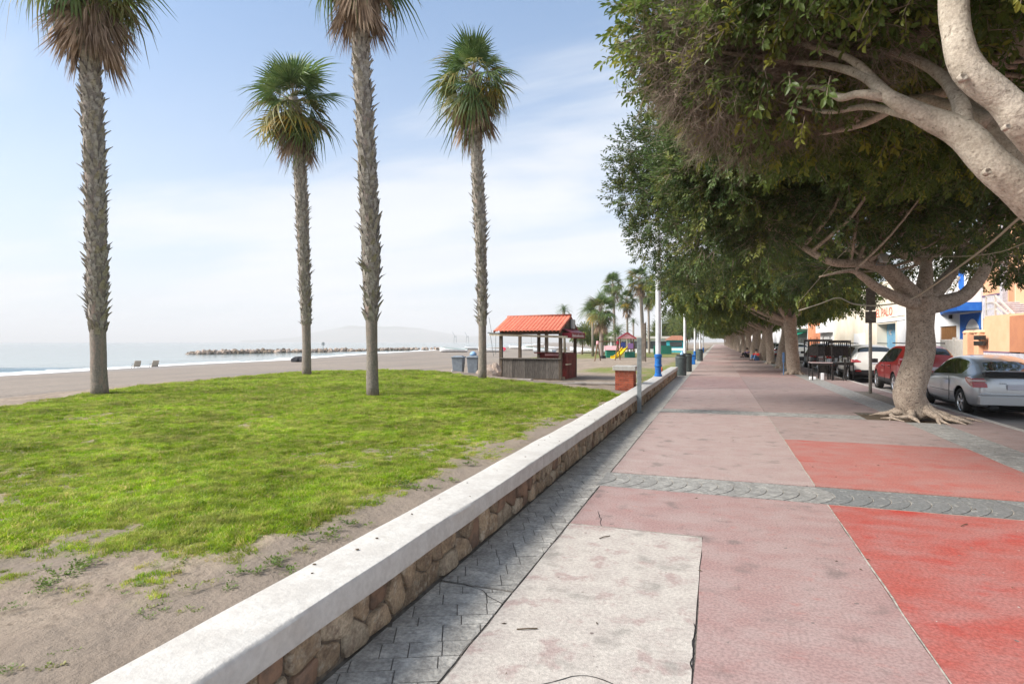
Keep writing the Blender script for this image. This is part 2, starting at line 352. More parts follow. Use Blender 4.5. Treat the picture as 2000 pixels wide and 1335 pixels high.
def spline(pts, n=5):
    pts = [Vector(p) for p in pts]; P = [pts[0] * 2 - pts[1]] + pts + [pts[-1] * 2 - pts[-2]]; out = []
    for i in range(1, len(P) - 2):
        for k in range(n):
            t = k / n; a, b, c, d = P[i - 1], P[i], P[i + 1], P[i + 2]
            out.append(.5 * ((2 * b) + (c - a) * t + (2 * a - 5 * b + 4 * c - d) * t * t + (3 * b - a - 3 * c + d) * t ** 3))
    return out + [pts[-1]]
def lerpl(vals, n):
    xs = np.linspace(0, len(vals) - 1, n); return list(np.interp(xs, range(len(vals)), vals))
def bevel(o, w=.01, seg=2, ang=40):
    md = o.modifiers.new('bevel', 'BEVEL'); md.width = w; md.segments = seg; md.limit_method = 'ANGLE'; md.angle_limit = R(ang); return o

def scatter(name, pts, rots, scls, insts, parent=None, var=None):
    """one object that sets the instance meshes on its vertices"""
    me = bpy.data.meshes.new(name); n = len(pts); me.vertices.add(n); me.vertices.foreach_set('co', np.asarray(pts, dtype=np.float32).ravel())
    a = me.attributes.new('rot', 'FLOAT_VECTOR', 'POINT'); a.data.foreach_set('vector', np.asarray(rots, dtype=np.float32).ravel())
    a = me.attributes.new('scl', 'FLOAT', 'POINT'); a.data.foreach_set('value', np.asarray(scls, dtype=np.float32))
    a = me.attributes.new('var', 'INT', 'POINT'); a.data.foreach_set('value', np.asarray(var if var is not None else rng.integers(0, len(insts), n), dtype=np.int32))
    for i in insts:
        for m in i.data.materials:
            if m.name not in [x.name for x in me.materials]: me.materials.append(m)
    me.update(); o = ob(name, me, parent)
    key = 'set_' + '_'.join(i.name for i in insts); ng = bpy.data.node_groups.get(key)
    if not ng:
        ng = bpy.data.node_groups.new(key, 'GeometryNodeTree')
        ng.interface.new_socket('Geometry', in_out='INPUT', socket_type='NodeSocketGeometry'); ng.interface.new_socket('Geometry', in_out='OUTPUT', socket_type='NodeSocketGeometry')
        N = ng.nodes; L = ng.links; gi = N.new('NodeGroupInput'); go = N.new('NodeGroupOutput'); jn = N.new('GeometryNodeJoinGeometry'); L.new(jn.outputs[0], go.inputs[0])
        def na(nm, t):
            x = N.new('GeometryNodeInputNamedAttribute'); x.data_type = t; x.inputs[0].default_value = nm; return x.outputs[0]
        r = na('rot', 'FLOAT_VECTOR'); sc = na('scl', 'FLOAT'); vr = na('var', 'INT')
        e2r = N.new('FunctionNodeEulerToRotation'); L.new(r, e2r.inputs[0])
        for i, it in enumerate(insts):
            oi = N.new('GeometryNodeObjectInfo'); oi.inputs[0].default_value = it; oi.inputs['As Instance'].default_value = True
            ip = N.new('GeometryNodeInstanceOnPoints'); L.new(gi.outputs[0], ip.inputs['Points']); L.new(oi.outputs['Geometry'], ip.inputs['Instance'])
            cmp = N.new('FunctionNodeCompare'); cmp.data_type = 'INT'; cmp.operation = 'EQUAL'; L.new(vr, cmp.inputs[2]); cmp.inputs[3].default_value = i
            L.new(cmp.outputs[0], ip.inputs['Selection']); L.new(e2r.outputs[0], ip.inputs['Rotation']); L.new(sc, ip.inputs['Scale']); L.new(ip.outputs[0], jn.inputs[0])
    md = o.modifiers.new('set', 'NODES'); md.node_group = ng
    return o
def proto(name, me): return bpy.data.objects.new(name, me)      # instance source, not linked anywhere

# ------------------------------------------------------------------ ground, sea, promenade
LAWN = [(-2.06, -6), (-26, -6), (-18, 2), (-13.3, 7.2), (-15.4, 11.3), (-16.6, 15.5), (-17.2, 21.6), (-14.4, 24.0), (-11.9, 23.8), (-8.8, 20.6), (-6.84, 18.9), (-4.4, 17.3), (-2.7, 15.4), (-2.06, 14.6)]
SH_Y = [-400, 38, 64, 86, 142, 214, 400, 1500, 6000]; SH_X = [-62, -66, -72.7, -74, -92, -106, -135, -420, -2600]
def lawn_dist(x, y):          # signed distance, positive inside
    x = np.asarray(x, float); y = np.asarray(y, float); d = np.full(x.shape, 1e9); ins = np.zeros(x.shape, bool); n = len(LAWN)
    for i in range(n):
        (x0, y0), (x1, y1) = LAWN[i], LAWN[(i + 1) % n]; dx, dy = x1 - x0, y1 - y0
        t = np.clip(((x - x0) * dx + (y - y0) * dy) / (dx * dx + dy * dy), 0, 1); d = np.minimum(d, np.hypot(x - x0 - t * dx, y - y0 - t * dy))
        c = ((y0 > y) != (y1 > y)) & (x < (x1 - x0) * (y - y0) / ((y1 - y0) + 1e-12) + x0); ins ^= c
    return np.where(ins, d, -d)
def sm(t): t = np.clip(t, 0, 1); return t * t * (3 - 2 * t)
def height(x, y):
    x = np.asarray(x, float); y = np.asarray(y, float); d = lawn_dist(x, y); out = np.maximum(-d, 0)
    k = sm((x + 16) / 7)
    a = .28 - (.48 * k + .72 * (1 - k)) * sm(out / (5.0 * k + 8 * (1 - k)))
    b = -1.7 + .047 * (x - np.interp(y, SH_Y, SH_X))
    b = np.where(b < -1.7, np.maximum(-1.7 + (b + 1.7) * 1.6, -4.5), b)
    return np.minimum(a, b)
def rough(x, y, amp=1.0):
    return sum(a * np.sin(x * f + p) * np.sin(y * g + q) for a, f, g, p, q in [(.010, 3.1, 2.3, .3, 1.), (.008, 5.7, 6.1, 2., .2), (.006, 9.3, 8.1, 1., 3.)]) * amp
def hnoise(x, y, s, seed=0): return np.array([noise.noise(Vector((a * s, b * s, seed))) for a, b in zip(np.ravel(x), np.ravel(y))]).reshape(np.shape(x))

def grid_mesh(name, xs, ys, zf, mats, keep=None):
    X, Y = np.meshgrid(xs, ys); Zv = zf(X, Y); nx, ny = len(xs), len(ys)
    me = bpy.data.meshes.new(name); vs = np.stack([X, Y, Zv], -1).reshape(-1, 3)
    i = np.arange((ny - 1) * (nx - 1)); r, c = i // (nx - 1), i % (nx - 1); a = r * nx + c
    f = np.stack([a, a + 1, a + nx + 1, a + nx], -1)
    if keep is not None: f = f[keep(X[r, c], Y[r, c])]
    me.from_pydata(vs.tolist(), [], f.tolist()); me.materials.append(M[mats]); me.polygons.foreach_set('use_smooth', [True] * len(me.polygons)); me.update(); return me

def ground_material():
    m = bpy.data.materials.new('sand_ground'); m.use_nodes = True; N = m.node_tree.nodes; L = m.node_tree.links; b = N['Principled BSDF']
    b.inputs['Roughness'].default_value = .95; b.inputs['Specular IOR Level'].default_value = .15
    g = N.new('ShaderNodeNewGeometry')
    def nz(s, d=6, v=None):
        n = N.new('ShaderNodeTexNoise'); n.inputs['Scale'].default_value = s; n.inputs['Detail'].default_value = d; n.inputs['Roughness'].default_value = .65; L.new(v or g.outputs['Position'], n.inputs['Vector']); return n.outputs[0]
    def mr(f, a, c, lo=0, hi=1):
        r = N.new('ShaderNodeMapRange'); r.interpolation_type = 'SMOOTHSTEP'; r.inputs[1].default_value = a; r.inputs[2].default_value = c; r.inputs[3].default_value = lo; r.inputs[4].default_value = hi; L.new(f, r.inputs[0]); return r.outputs[0]
    def mix(f, a, c):
        x = N.new('ShaderNodeMix'); x.data_type = 'RGBA'; L.new(f, x.inputs[0])
        for i, v in ((6, a), (7, c)):
            if isinstance(v, tuple): x.inputs[i].default_value = v
            else: L.new(v, x.inputs[i])
        return x.outputs[2]
    sand = mix(mr(nz(.35), .35, .65), (.36, .29, .225, 1), (.29, .235, .185, 1))
    sand = mix(mr(nz(2.2), .45, .6), sand, (.27, .215, .17, 1)); sand = mix(mr(nz(11), .5, .68), sand, (.19, .15, .115, 1)); sand = mix(mr(nz(38), .58, .7), sand, (.14, .11, .08, 1))
    ms = N.new('ShaderNodeMapping'); ms.inputs['Scale'].default_value = (.9, .12, 1); ms.inputs['Rotation'].default_value = (0, 0, R(-12)); L.new(g.outputs['Position'], ms.inputs[0])
    sand = mix(mr(nz(.5, 7, ms.outputs[0]), .46, .60), sand, (.225, .185, .15, 1))
    # wet band by the water and grey gravel further along
    at = N.new('ShaderNodeAttribute'); at.attribute_name = 'cover'; sp = N.new('ShaderNodeSeparateColor'); L.new(at.outputs['Color'], sp.inputs[0])
    col = mix(sp.outputs[1], sand, (.235, .215, .20, 1))
    soil = mix(mr(nz(5), .35, .65), (.22, .23, .05, 1), (.34, .27, .12, 1))
    soil = mix(mr(nz(14), .48, .6), soil, (.14, .20, .03, 1))
    mul = N.new('ShaderNodeMath'); mul.operation = 'MULTIPLY'; L.new(sp.outputs[0], mul.inputs[0]); mul.inputs[1].default_value = 1
    col = mix(mul.outputs[0], col, soil)
    col = mix(sp.outputs[2], col, mix(mr(nz(2.5), .42, .58), (.12, .19, .025, 1), (.25, .20, .10, 1)))
    L.new(col, b.inputs['Base Color'])
    bp = N.new('ShaderNodeBump'); bp.inputs['Strength'].default_value = .9; bp.inputs['Distance'].default_value = .05; L.new(nz(6, 10), bp.inputs['Height']); L.new(bp.outputs[0], b.inputs['Normal'])
    MATS['sand_ground'] = m
ground_material()
def cover(me):     # R: under grass, G: damp grey sand by the sea, B: rough far grass
    n = len(me.vertices); co = np.empty(n * 3); me.vertices.foreach_get('co', co); co = co.reshape(-1, 3); x, y = co[:, 0], co[:, 1]
    c = np.zeros((n, 4)); c[:, 3] = 1
    c[:, 0] = grass_density(x, y) * .9
    xs = np.interp(y, SH_Y, SH_X); c[:, 1] = sm(1 - (x - xs - 1) / 26) * .9 + .45 * sm((-x - 14) / 12)
    def band(x0, x1, y0, y1, e=2): return sm((x - x0) / e) * sm((x1 - x) / e) * sm((y - y0) / e) * sm((y1 - y) / e)
    nn = hnoise(x, y, .35, 5) + .5 * hnoise(x, y, 1.1, 9)
    c[:, 2] = np.clip((band(-9, -1.8, 33, 43) + band(-24, -1.8, 70, 125) + band(-4.2, -1.8, 24, 130, .8)) * 1.3 + nn * .7 - .35, 0, 1) * (band(-30, -1.8, 22, 140, 1) > 0)
    c[:, 1] = np.clip(c[:, 1], 0, 1)
    a = me.color_attributes.new('cover', 'FLOAT_COLOR', 'POINT'); a.data.foreach_set('color', c.ravel())
def grass_density(x, y):
    d = lawn_dist(x, y)
    n1 = hnoise(x, y, .55, 1.3); n2 = hnoise(x, y, 1.9, 4.1); n3 = hnoise(x, y, 5.5, 7.7)
    edge = sm((d + .1 + .35 * n2) / .5)
    front = (y - (2.35 + .45 * (x + 3))) + .6 * n1 + .8 * n2 + .7 * n3           # bare sand towards the camera
    strip = (-2.06 - x) - np.interp(y, [0, 5, 8, 12, 20], [.95, .5, .16, .02, .0]) + .22 * n1 + .26 * n2 + .18 * n3
    a = np.minimum(sm(front / 1.7), sm(strip / .6))
    patch = sm((n1 * .8 + n2 * .65 + n3 * .6 + .55) / .75)
    patch = .34 + .66 * patch
    patch = np.where((x < -8) & (y > 6.5) & (y < 10.5) & (x < -9 + 0 * y), patch * .75, patch)
    return np.clip(edge * a * patch, 0, 1) * (d > -.4)

xs = np.concatenate([[-9000, -4500, -2500, -1400, -800, -450], np.arange(-300, -140, 10), np.arange(-140, -30, 2), np.arange(-30, -2.2, .5), [-2.0, -1.86, -1.8, 0, 4, 8, 14, 25, 50, 120, 300, 900, 3000, 9000]])
ys = np.concatenate([[-600, -200, -60, -20], np.arange(-8, 60, 1.0), np.arange(60, 260, 4), np.arange(260, 800, 40), [900, 1200, 1700, 2500, 4000, 6500, 12000]])
def zt(X, Y):
    h = height(X, Y); h = np.where(X > -1.9, -.35, h)
    fine = (X > -25.5) & (X < -1.9) & (Y > -6.5) & (Y < 30.5)
    h = np.where(fine, h - .14, h)
    far = np.clip((np.hypot(X + 40, Y) - 40) / 60, 0, 1)
    return h + .05 * far * np.sin(X * .21 + 1) * np.sin(Y * .17) * (h > -1.5)
me = grid_mesh('beach_sand', xs, ys, zt, 'sand_ground'); cover(me)
struct(ob('beach_sand', me), 'wide beach of grey brown sand running down to the sea')
fx = np.arange(-26, -1.95, .13); fy = np.arange(-7, 31.01, .13)
def zf(X, Y):
    h = height(X, Y) + rough(X, Y, .7)
    n = hnoise(X, Y, 2.6, 2.2) * .034 + hnoise(X, Y, 7, 3.3) * .014
    h = h + n + .004
    e = np.minimum(np.minimum(X + 26, 31 - Y), Y + 7) / 1.2
    return h - .2 * (1 - sm(e))
me = grid_mesh('lawn', fx, fy, zf, 'sand_ground'); cover(me)
struct(ob('lawn', me), 'patchy lawn and bare sand behind the white-capped wall')

def water():
    m = bpy.data.materials.new('sea_water'); m.use_nodes = True; N = m.node_tree.nodes; L = m.node_tree.links; b = N['Principled BSDF']
    b.inputs['Roughness'].default_value = .12; b.inputs['IOR'].default_value = 1.33; b.inputs['Specular IOR Level'].default_value = .5
    g = N.new('ShaderNodeNewGeometry'); at = N.new('ShaderNodeAttribute'); at.attribute_name = 'foam'
    mp = N.new('ShaderNodeMapping'); mp.inputs['Scale'].default_value = (1, .35, 1); L.new(g.outputs['Position'], mp.inputs[0])
    n = N.new('ShaderNodeTexNoise'); n.inputs['Scale'].default_value = 1.1; n.inputs['Detail'].default_value = 7; L.new(mp.outputs[0], n.inputs['Vector'])
    ad = N.new('ShaderNodeMath'); ad.operation = 'ADD'; L.new(n.outputs[0], ad.inputs[0]); L.new(at.outputs['Fac'], ad.inputs[1])
    mr = N.new('ShaderNodeMapRange'); mr.inputs[1].default_value = 1.0; mr.inputs[2].default_value = 1.18; L.new(ad.outputs[0], mr.inputs[0])
    mx = N.new('ShaderNodeMix'); mx.data_type = 'RGBA'; mx.inputs[6].default_value = (.17, .225, .225, 1); mx.inputs[7].default_value = (.85, .86, .85, 1); L.new(mr.outputs[0], mx.inputs[0]); L.new(mx.outputs[2], b.inputs['Base Color'])
    r2 = N.new('ShaderNodeMapRange'); r2.inputs[3].default_value = .12; r2.inputs[4].default_value = .8; L.new(mr.outputs[0], r2.inputs[0]); L.new(r2.outputs[0], b.inputs['Roughness'])
    bp = N.new('ShaderNodeBump'); bp.inputs['Strength'].default_value = .15; bp.inputs['Distance'].default_value = .1; L.new(n.outputs[0], bp.inputs['Height']); L.new(bp.outputs[0], b.inputs['Normal'])
    MATS['sea_water'] = m
water()
wy = np.concatenate([np.linspace(-500, 0, 12), np.arange(4, 260, 3), [300, 400, 600, 1000, 1800, 3200, 6000, 11000]])
wo = np.concatenate([[6, 2.5, 1.2, 0, -1, -2, -3, -4, -5, -6, -7, -8, -9, -10, -12, -14, -17, -20, -24, -30, -45, -80, -150, -300, -700, -1500, -3500, -8500]])
vv = []; foam = []
for y in wy:
    s = float(np.interp(y, SH_Y, SH_X)) + .8 * math.sin(y * .11) + .5 * math.sin(y * .31)
    for o_ in wo:
        brk = 6.5 + 2.0 * math.sin(y * .045 + 1) ; z = -1.70
        k = math.exp(-((-o_ - brk) / 1.1) ** 2) * max(0, math.sin(y * .055 + .2)) ** .5 if o_ < 0 else 0
        z += .55 * k + .05 * math.sin(o_ * 1.3 + y * .1) * (-60 < o_ < -1)
        vv.append((s + o_, y, z)); fo = 0
        if -2.4 < o_ < 6: fo = 1
        elif -5.6 < o_ <= -2.4: fo = .62 + .12 * math.sin(y * .2)
        foam.append(fo)
ff = [(i * len(wo) + j + 1, i * len(wo) + j, (i + 1) * len(wo) + j, (i + 1) * len(wo) + j + 1) for i in range(len(wy) - 1) for j in range(len(wo) - 1)]
me = bpy.data.meshes.new('sea'); me.from_pydata(vv, [], ff); me.materials.append(M['sea_water']); a = me.attributes.new('foam', 'FLOAT', 'POINT'); a.data.foreach_set('value', foam)
me.polygons.foreach_set('use_smooth', [True] * len(me.polygons)); struct(ob('sea', me), 'calm pale sea with a low green wave breaking at the shore')

m_ = MB(); m_.bx(-9600, 9600, -900, 12600, -6, 150); HZ = m_.build('haze', 'mortar'); HZ['kind'] = 'stuff'; HZ['label'] = 'thin pale sea haze over the bay'; HZ['category'] = 'haze'
hm = bpy.data.materials.new('haze'); hm.use_nodes = True; _n = hm.node_tree.nodes; _n.clear(); _o = _n.new('ShaderNodeOutputMaterial'); _v = _n.new('ShaderNodeVolumePrincipled')
_v.inputs['Color'].default_value = (.99, .99, .99, 1); _v.inputs['Density'].default_value = .00028; _v.inputs['Anisotropy'].default_value = .0; hm.node_tree.links.new(_v.outputs[0], _o.inputs['Volume']); HZ.data.materials.clear(); HZ.data.materials.append(hm)
# promenade: a mortar bed that carries cast slabs and stamped blocks
PIT = (2.95, 4.72, 13.72, 15.25)
mb = MB()
for (x0, x1, y0, y1) in [(-1.8, 5.18, -14, PIT[2]), (-1.8, PIT[0], PIT[2], PIT[3]), (PIT[1], 5.18, PIT[2], PIT[3]), (-1.8, 5.18, PIT[3], 420)]:
    mb.bx(x0, x1, y0, y1, -.30, -.009)
PAVE = struct(mb.build('pavement', 'joint_dark'), 'broad promenade of pink, red and cream concrete slabs')
def slab(poly, mt, z=0, name='slab', jit=.006, parent=None, th=.022):
    pts = []
    n = len(poly)
    for i in range(n):
        a, b = Vector(poly[i]), Vector(poly[(i + 1) % n]); L_ = (b - a).length; k = max(1, int(L_ / .22))
        if L_ > 9: k = max(1, int(L_ / .6))
        nrm = Vector((-(b - a).y, (b - a).x)) / max(L_, 1e-6)
        for j in range(k):
            p = a.lerp(b, j / k); p = p + nrm * (jit * noise.noise(Vector((p.x * 4, p.y * 4, i)))) * 2 if j else p
            pts.append((p.x, p.y))
    m_ = MB(); nn = len(pts); top = [(p[0], p[1], z) for p in pts]; bot = [(p[0], p[1], z - th) for p in pts]
    m_.add(bot + top, [tuple(range(nn, 2 * nn))] + [(i, (i + 1) % nn, nn + (i + 1) % nn, nn + i) for i in range(nn)])
    o = m_.build(name, mt, parent or PAVE)
    return o
def rect(x0, x1, y0, y1, g=.003): return [(x0 + g, y0 + g), (x1 - g, y0 + g), (x1 - g, y1 - g), (x0 + g, y1 - g)]
xa, xb, xc, xd, xe = -1.228, 1.035, 3.55, 4.2, 5.15
slab(rect(xa, -.112, -2, 5.075), 'slab_cream', .001)
slab([(-.108, -2), (xb - .008, -2), (xb - .008, 6.51), (xa + .006, 6.53), (xa + .004, 5.079), (-.108, 5.079)], 'slab_rose')
slab(rect(xb, xc, -2, 6.5), 'slab_red')
slab(rect(xa, xb, 7.27, 13.87), 'slab_pink'); slab(rect(xb, xc, 7.3, 10.62), 'slab_salmon'); slab(rect(xb, xc, 10.62, 13.87, .004), 'slab_brown')
slab(rect(xd, xe, -2, 6.5), 'slab_brown'); slab(rect(xd, xe, 6.5, PIT[2]), 'slab_brown')
slab(rect(xa, xb, 14.65, 21.7), 'slab_pink'); slab([(xb + .005, 14.65), (PIT[0] - .03, 14.65), (PIT[0] - .03, PIT[3] + .03), (xc - .005, PIT[3] + .03), (xc - .005, 21.7), (xb + .005, 21.7)], 'slab_brown')
slab(rect(PIT[1] + .02, xe, PIT[2], 21.7), 'slab_brown')
y = 21.72; i = 0
while y < 400:
    h = 7.2 if y < 120 else 28
    slab(rect(xa, xb, y, y + h), ['slab_rose', 'slab_pink', 'slab_brown'][i % 3]); slab(rect(xb, xc, y, y + h), ['slab_brown', 'slab_rose', 'slab_pink'][i % 3])
    slab(rect(xd, xe, y, y + h), 'slab_brown')
    y += h + .02; i += 1
# stamped ashlar blocks along the wall and along the tree row
def ashlar(x0, x1, y0, y1, mt, bw=.17, bl=.24, ang=.42, nm='stamped_block'):
    ca, sa = math.cos(ang), math.sin(ang); cx, cy = (x0 + x1) / 2, (y0 + y1) / 2; ext = math.hypot(x1 - x0, y1 - y0) / 2 + bl
    v = -ext
    while v < ext:
        h = bw * random.choice([.75, 1, 1.2]); u = -ext + random.uniform(0, bl)
        while u < ext:
            w = bl * random.uniform(.55, 1.2); g = .0022
            q = [(u + g, v + g), (u + w - g, v + g), (u + w - g, v + h - g), (u + g, v + h - g)]; P = [(cx + a * ca - b * sa, cy + a * sa + b * ca) for a, b in q]
            for (ax, lim, sg) in ((0, x0, 1), (0, x1, -1), (1, y0, 1), (1, y1, -1)):
                out = []
                for i in range(len(P)):
                    a, b = P[i], P[(i + 1) % len(P)]; da, db = (a[ax] - lim) * sg, (b[ax] - lim) * sg
                    if da >= 0: out.append(a)
                    if da * db < 0: t = da / (da - db); out.append((a[0] + (b[0] - a[0]) * t, a[1] + (b[1] - a[1]) * t))
                P = out
                if len(P) < 3: break
            if len(P) >= 3:
                ar = abs(sum(P[i][0] * P[(i + 1) % len(P)][1] - P[(i + 1) % len(P)][0] * P[i][1] for i in range(len(P)))) / 2
                if ar > .0008: m_ = MB(); m_.prism(P, -.024, random.uniform(-.003, .0), top=.985); m_.build(nm, mt, PAVE)
            u += w
        v += h
ashlar(-1.75, xa - .012, 2.0, 3.56, 'stamped_grey', .15, .26); ashlar(-1.75, xa - .012, 3.59, 7.0, 'stamped_grey', .15, .26)
ashlar(-1.75, xa - .012, 7.02, 12.2, 'stamped_grey', .24, .34)
ashlar(xc + .01, xd - .01, 7.0, PIT[2] - .02, 'stamped_band', .26, .36)
slab(rect(-1.76, xa, -2, 2.0), 'stamped_grey')
slab(rect(-1.76, xa, 12.2, 400), 'stamped_grey'); slab(rect(xc, xd, -2, 7.0), 'stamped_band'); slab(rect(xc, xd, PIT[3], 400), 'stamped_band')
# bands of fan-shaped stamped pieces across the promenade
def fan_band(y0, y1, x0, x1, step, mt_fn, joint='joint_light', split=None):
    m_ = MB(); m_.bx(x0, x1, y0, y1, -.0238, -.0065); m_.build('joint_bed', joint, PAVE)
    def arc(x, t): return x + .17 * (1 - (2 * t - 1) ** 2) - .02 * math.cos(t * 3)
    x = x0 - .16
    while x < x1:
        w = step * random.uniform(.92, 1.08); ts = [i / 8 for i in range(9)]; g = .006
        a = [(min(max(arc(x, t) + g, x0 + .004), x1 - .004), y0 + .008 + (y1 - y0 - .016) * t) for t in ts]
        b = [(min(max(arc(x + w, t) - g, x0 + .004), x1 - .004), y0 + .008 + (y1 - y0 - .016) * t) for t in reversed(ts)]
        # drop pieces that clamp to nothing
        if max(p[0] for p in b) - min(p[0] for p in a) > .03:
            m2 = MB(); m2.prism(a + b, -.006, random.uniform(-.002, .001)); m2.build('fan_piece', mt_fn(x), PAVE)
        x += w
fan_band(6.53, 7.25, xa - .05, 5.14, .165, lambda x: 'stamped_band' if x < .86 else 'stamped_dark')
fan_band(13.9, 14.62, xa - .05, PIT[0] - .02, .20, lambda x: 'stamped_band')
# kerb and road
m_ = MB(); 
for k in range(0, 60): m_.bx(5.18, 5.32, -14 + k * 4.0, -14 + k * 4.0 + 3.988, -.3, -.002)
m_.bx(5.18, 5.32, 226, 420, -.3, -.002)
bevel(struct(m_.build('kerb', 'kerb_stone'), 'pale stone kerb between promenade and parking'), .012)
m_ = MB(); m_.bx(5.32, 10.0, -30, 420, -.4, -.11); struct(m_.build('road', 'asphalt'), 'pale worn asphalt street with parked cars')
m_ = MB()
for k in range(0, 70): m_.bx(7.42, 7.50, -4 + k * 6.0, k * 6.0 - 1.6, -.11, -.106)
m_.build('painted_line', 'kerb_stone', None); tag(bpy.data.objects['painted_line'], 'white painted parking line along the street', 'road marking', kind='structure')
m_ = MB(); m_.bx(10.0, 11.05, -30, 420, -.4, .0); struct(m_.build('sidewalk', 'concrete'), 'narrow pavement in front of the houses')
m_ = MB(); m_.bx(PIT[0], PIT[1], PIT[2], PIT[3], -.3, -.05)
pit = struct(m_.build('tree_pit', 'debris'), 'square pit of dark soil at the foot of the big ficus')
# cracks: a crooked sunken line is a thin dark ribbon of earth lying in the joint
def ribbon(name, pts, w, mt, z=.0035, parent=None):
    m_ = MB(); P = spline([Vector((p[0], p[1], z)) for p in pts], 6); vs = []
    for i, p in enumerate(P):
        d = (P[min(i + 1, len(P) - 1)] - P[max(i - 1, 0)]).normalized(); s_ = Vector((-d.y, d.x, 0)); q = p + s_ * noise.noise(p * 9) * .02; ww = w * (.6 + .8 * abs(noise.noise(p * 13)))
        vs += [q + s_ * ww, q - s_ * ww]
    m_.add(vs, [(2 * i, 2 * i + 1, 2 * i + 3, 2 * i + 2) for i in range(len(P) - 1)])
    return m_.build(name, mt, parent)
ribbon('crack', [(-1.75, 3.575), (-1.5, 3.55), (-1.35, 3.44), (-1.235, 3.36)], .0035, 'dark_gap', parent=PAVE)
ribbon('crack', [(-.85, 2.55), (-.62, 2.78), (-.4, 2.72), (-.2, 2.66), (-.12, 2.62)], .003, 'dark_gap', parent=PAVE)
ribbon('crack', [(-.95, 5.09), (-1.0, 5.3), (-1.06, 5.52)], .003, 'dark_gap', parent=PAVE)
ribbon('crack', [(-.112, 3.0), (-.118, 3.2), (-.112, 3.5)], .003, 'dark_gap', parent=PAVE)
ribbon('crack', [(-1.232, 2.0), (-1.238, 3.0), (-1.226, 4.4), (-1.233, 6.4)], .0022, 'dark_gap', parent=PAVE)
ribbon('joint_edge', [(1.035, -1), (1.033, 3.0), (1.038, 4.5), (1.03, 6.5)], .007, 'joint_light', parent=PAVE)
ribbon('joint_edge', [(1.035, 7.3), (1.03, 10.0), (1.04, 13.8)], .008, 'joint_light', parent=PAVE)
ribbon('joint_edge', [(-.13, 5.077), (-.7, 5.08), (-1.22, 5.077)], .006, 'joint_light', parent=PAVE)
ribbon('joint_edge', [(3.55, 7.3), (3.545, 10), (3.55, 13.7)], .006, 'joint_light', parent=PAVE)
for yy in (21.71, 28.93):
    ribbon('joint_edge', [(xb, yy), (2.2, yy + .01), (3.5, yy)], .03, 'joint_light', parent=PAVE)

# ------------------------------------------------------------------ low wall: white cap, rubble stones
WALL_END = 28.6
def clip(poly, p, q):       # keep the side of the bisector nearer p
    mx, my = (p[0] + q[0]) / 2, (p[1] + q[1]) / 2; nx, ny = q[0] - p[0], q[1] - p[1]; out = []
    for i in range(len(poly)):
        a, b = poly[i], poly[(i + 1) % len(poly)]; da = (a[0] - mx) * nx + (a[1] - my) * ny; db = (b[0] - mx) * nx + (b[1] - my) * ny
        if da <= 0: out.append(a)
        if (da < 0 < db) or (db < 0 < da): t = da / (da - db); out.append((a[0] + (b[0] - a[0]) * t, a[1] + (b[1] - a[1]) * t))
    return out
WALL = thing('low_wall', 'long low wall of rubble stone under a thick white painted cap', 'wall')
m_ = MB(); m_.bx(-2.0, -1.785, -3, WALL_END, -.02, .285); m_.build('mortar_core', 'mortar', WALL)
seeds = []
y = 1.2
while y < WALL_END:
    k = random.random()
    if k < .25: seeds.append((y + .08, .14 + random.uniform(-.02, .02))); y += random.uniform(.19, .26)
    else:
        z_ = random.uniform(.10, .17)
        seeds.append((y + random.uniform(0, .16), z_ * .5)); seeds.append((y + random.uniform(0, .18), (z_ + .28) * .5 + .02)); y += random.uniform(.15, .23)
n_st = 0; rest = MB()
for i, s_ in enumerate(seeds):
    w0 = .16; poly = [(s_[0] - w0, .0), (s_[0] + w0, .0), (s_[0] + w0, .283), (s_[0] - w0, .283)]
    for j in range(max(0, i - 7), min(len(seeds), i + 8)):
        if j != i: poly = clip(poly, s_, seeds[j])
        if len(poly) < 3: break
    if len(poly) < 3: continue
    cy_ = sum(p[0] for p in poly) / len(poly); cz_ = sum(p[1] for p in poly) / len(poly)
    ins_ = random.uniform(.86, .96)
    P = [(cy_ + (p[0] - cy_) * ins_, cz_ + (p[1] - cz_) * ins_) for p in poly]
    for _ in range(1):
        Q = []
        for a, b in zip(P, P[1:] + P[:1]):
            if math.hypot(a[0] - b[0], a[1] - b[1]) > .025: Q += [(a[0] * .88 + b[0] * .12 + random.uniform(-.003, .003), a[1] * .88 + b[1] * .12), (a[0] * .12 + b[0] * .88 + random.uniform(-.003, .003), a[1] * .12 + b[1] * .88)]
            else: Q += [((a[0] + b[0]) / 2, (a[1] + b[1]) / 2)]
        P = Q
    P = P[:18]; n = len(P); pr = random.uniform(.012, .038); tx = random.uniform(-.1, .1); tz = random.uniform(-.12, .12)
    vs = []
    for sc_, dx in ((1.0, -.03), (.985, pr * .7), (.9, pr), (.4, pr * 1.02)):
        for p in P:
            yy = cy_ + (p[0] - cy_) * sc_; zz = cz_ + (p[1] - cz_) * sc_
            vs.append((-1.785 + dx + (tx * (yy - cy_) + tz * (zz - cz_) if dx > 0 else 0) + .006 * noise.noise(Vector((yy * 22, zz * 22, 1))), yy, zz))
    fs = [(r * n + j, r * n + (j + 1) % n, (r + 1) * n + (j + 1) % n, (r + 1) * n + j) for r in range(3) for j in range(n)] + [tuple(3 * n + j for j in range(n))]
    if n_st < 296: m2 = MB(); m2.add(vs, fs); o = m2.build('stone', random.choice(['wall_stone', 'wall_stone', 'wall_stone_pale', 'wall_stone', 'wall_stone_red']), WALL, True); n_st += 1
    else: rest.add(vs, fs)
if rest.v: o = rest.build('stone_rubble', 'wall_stone', WALL, True); o['kind'] = 'stuff'
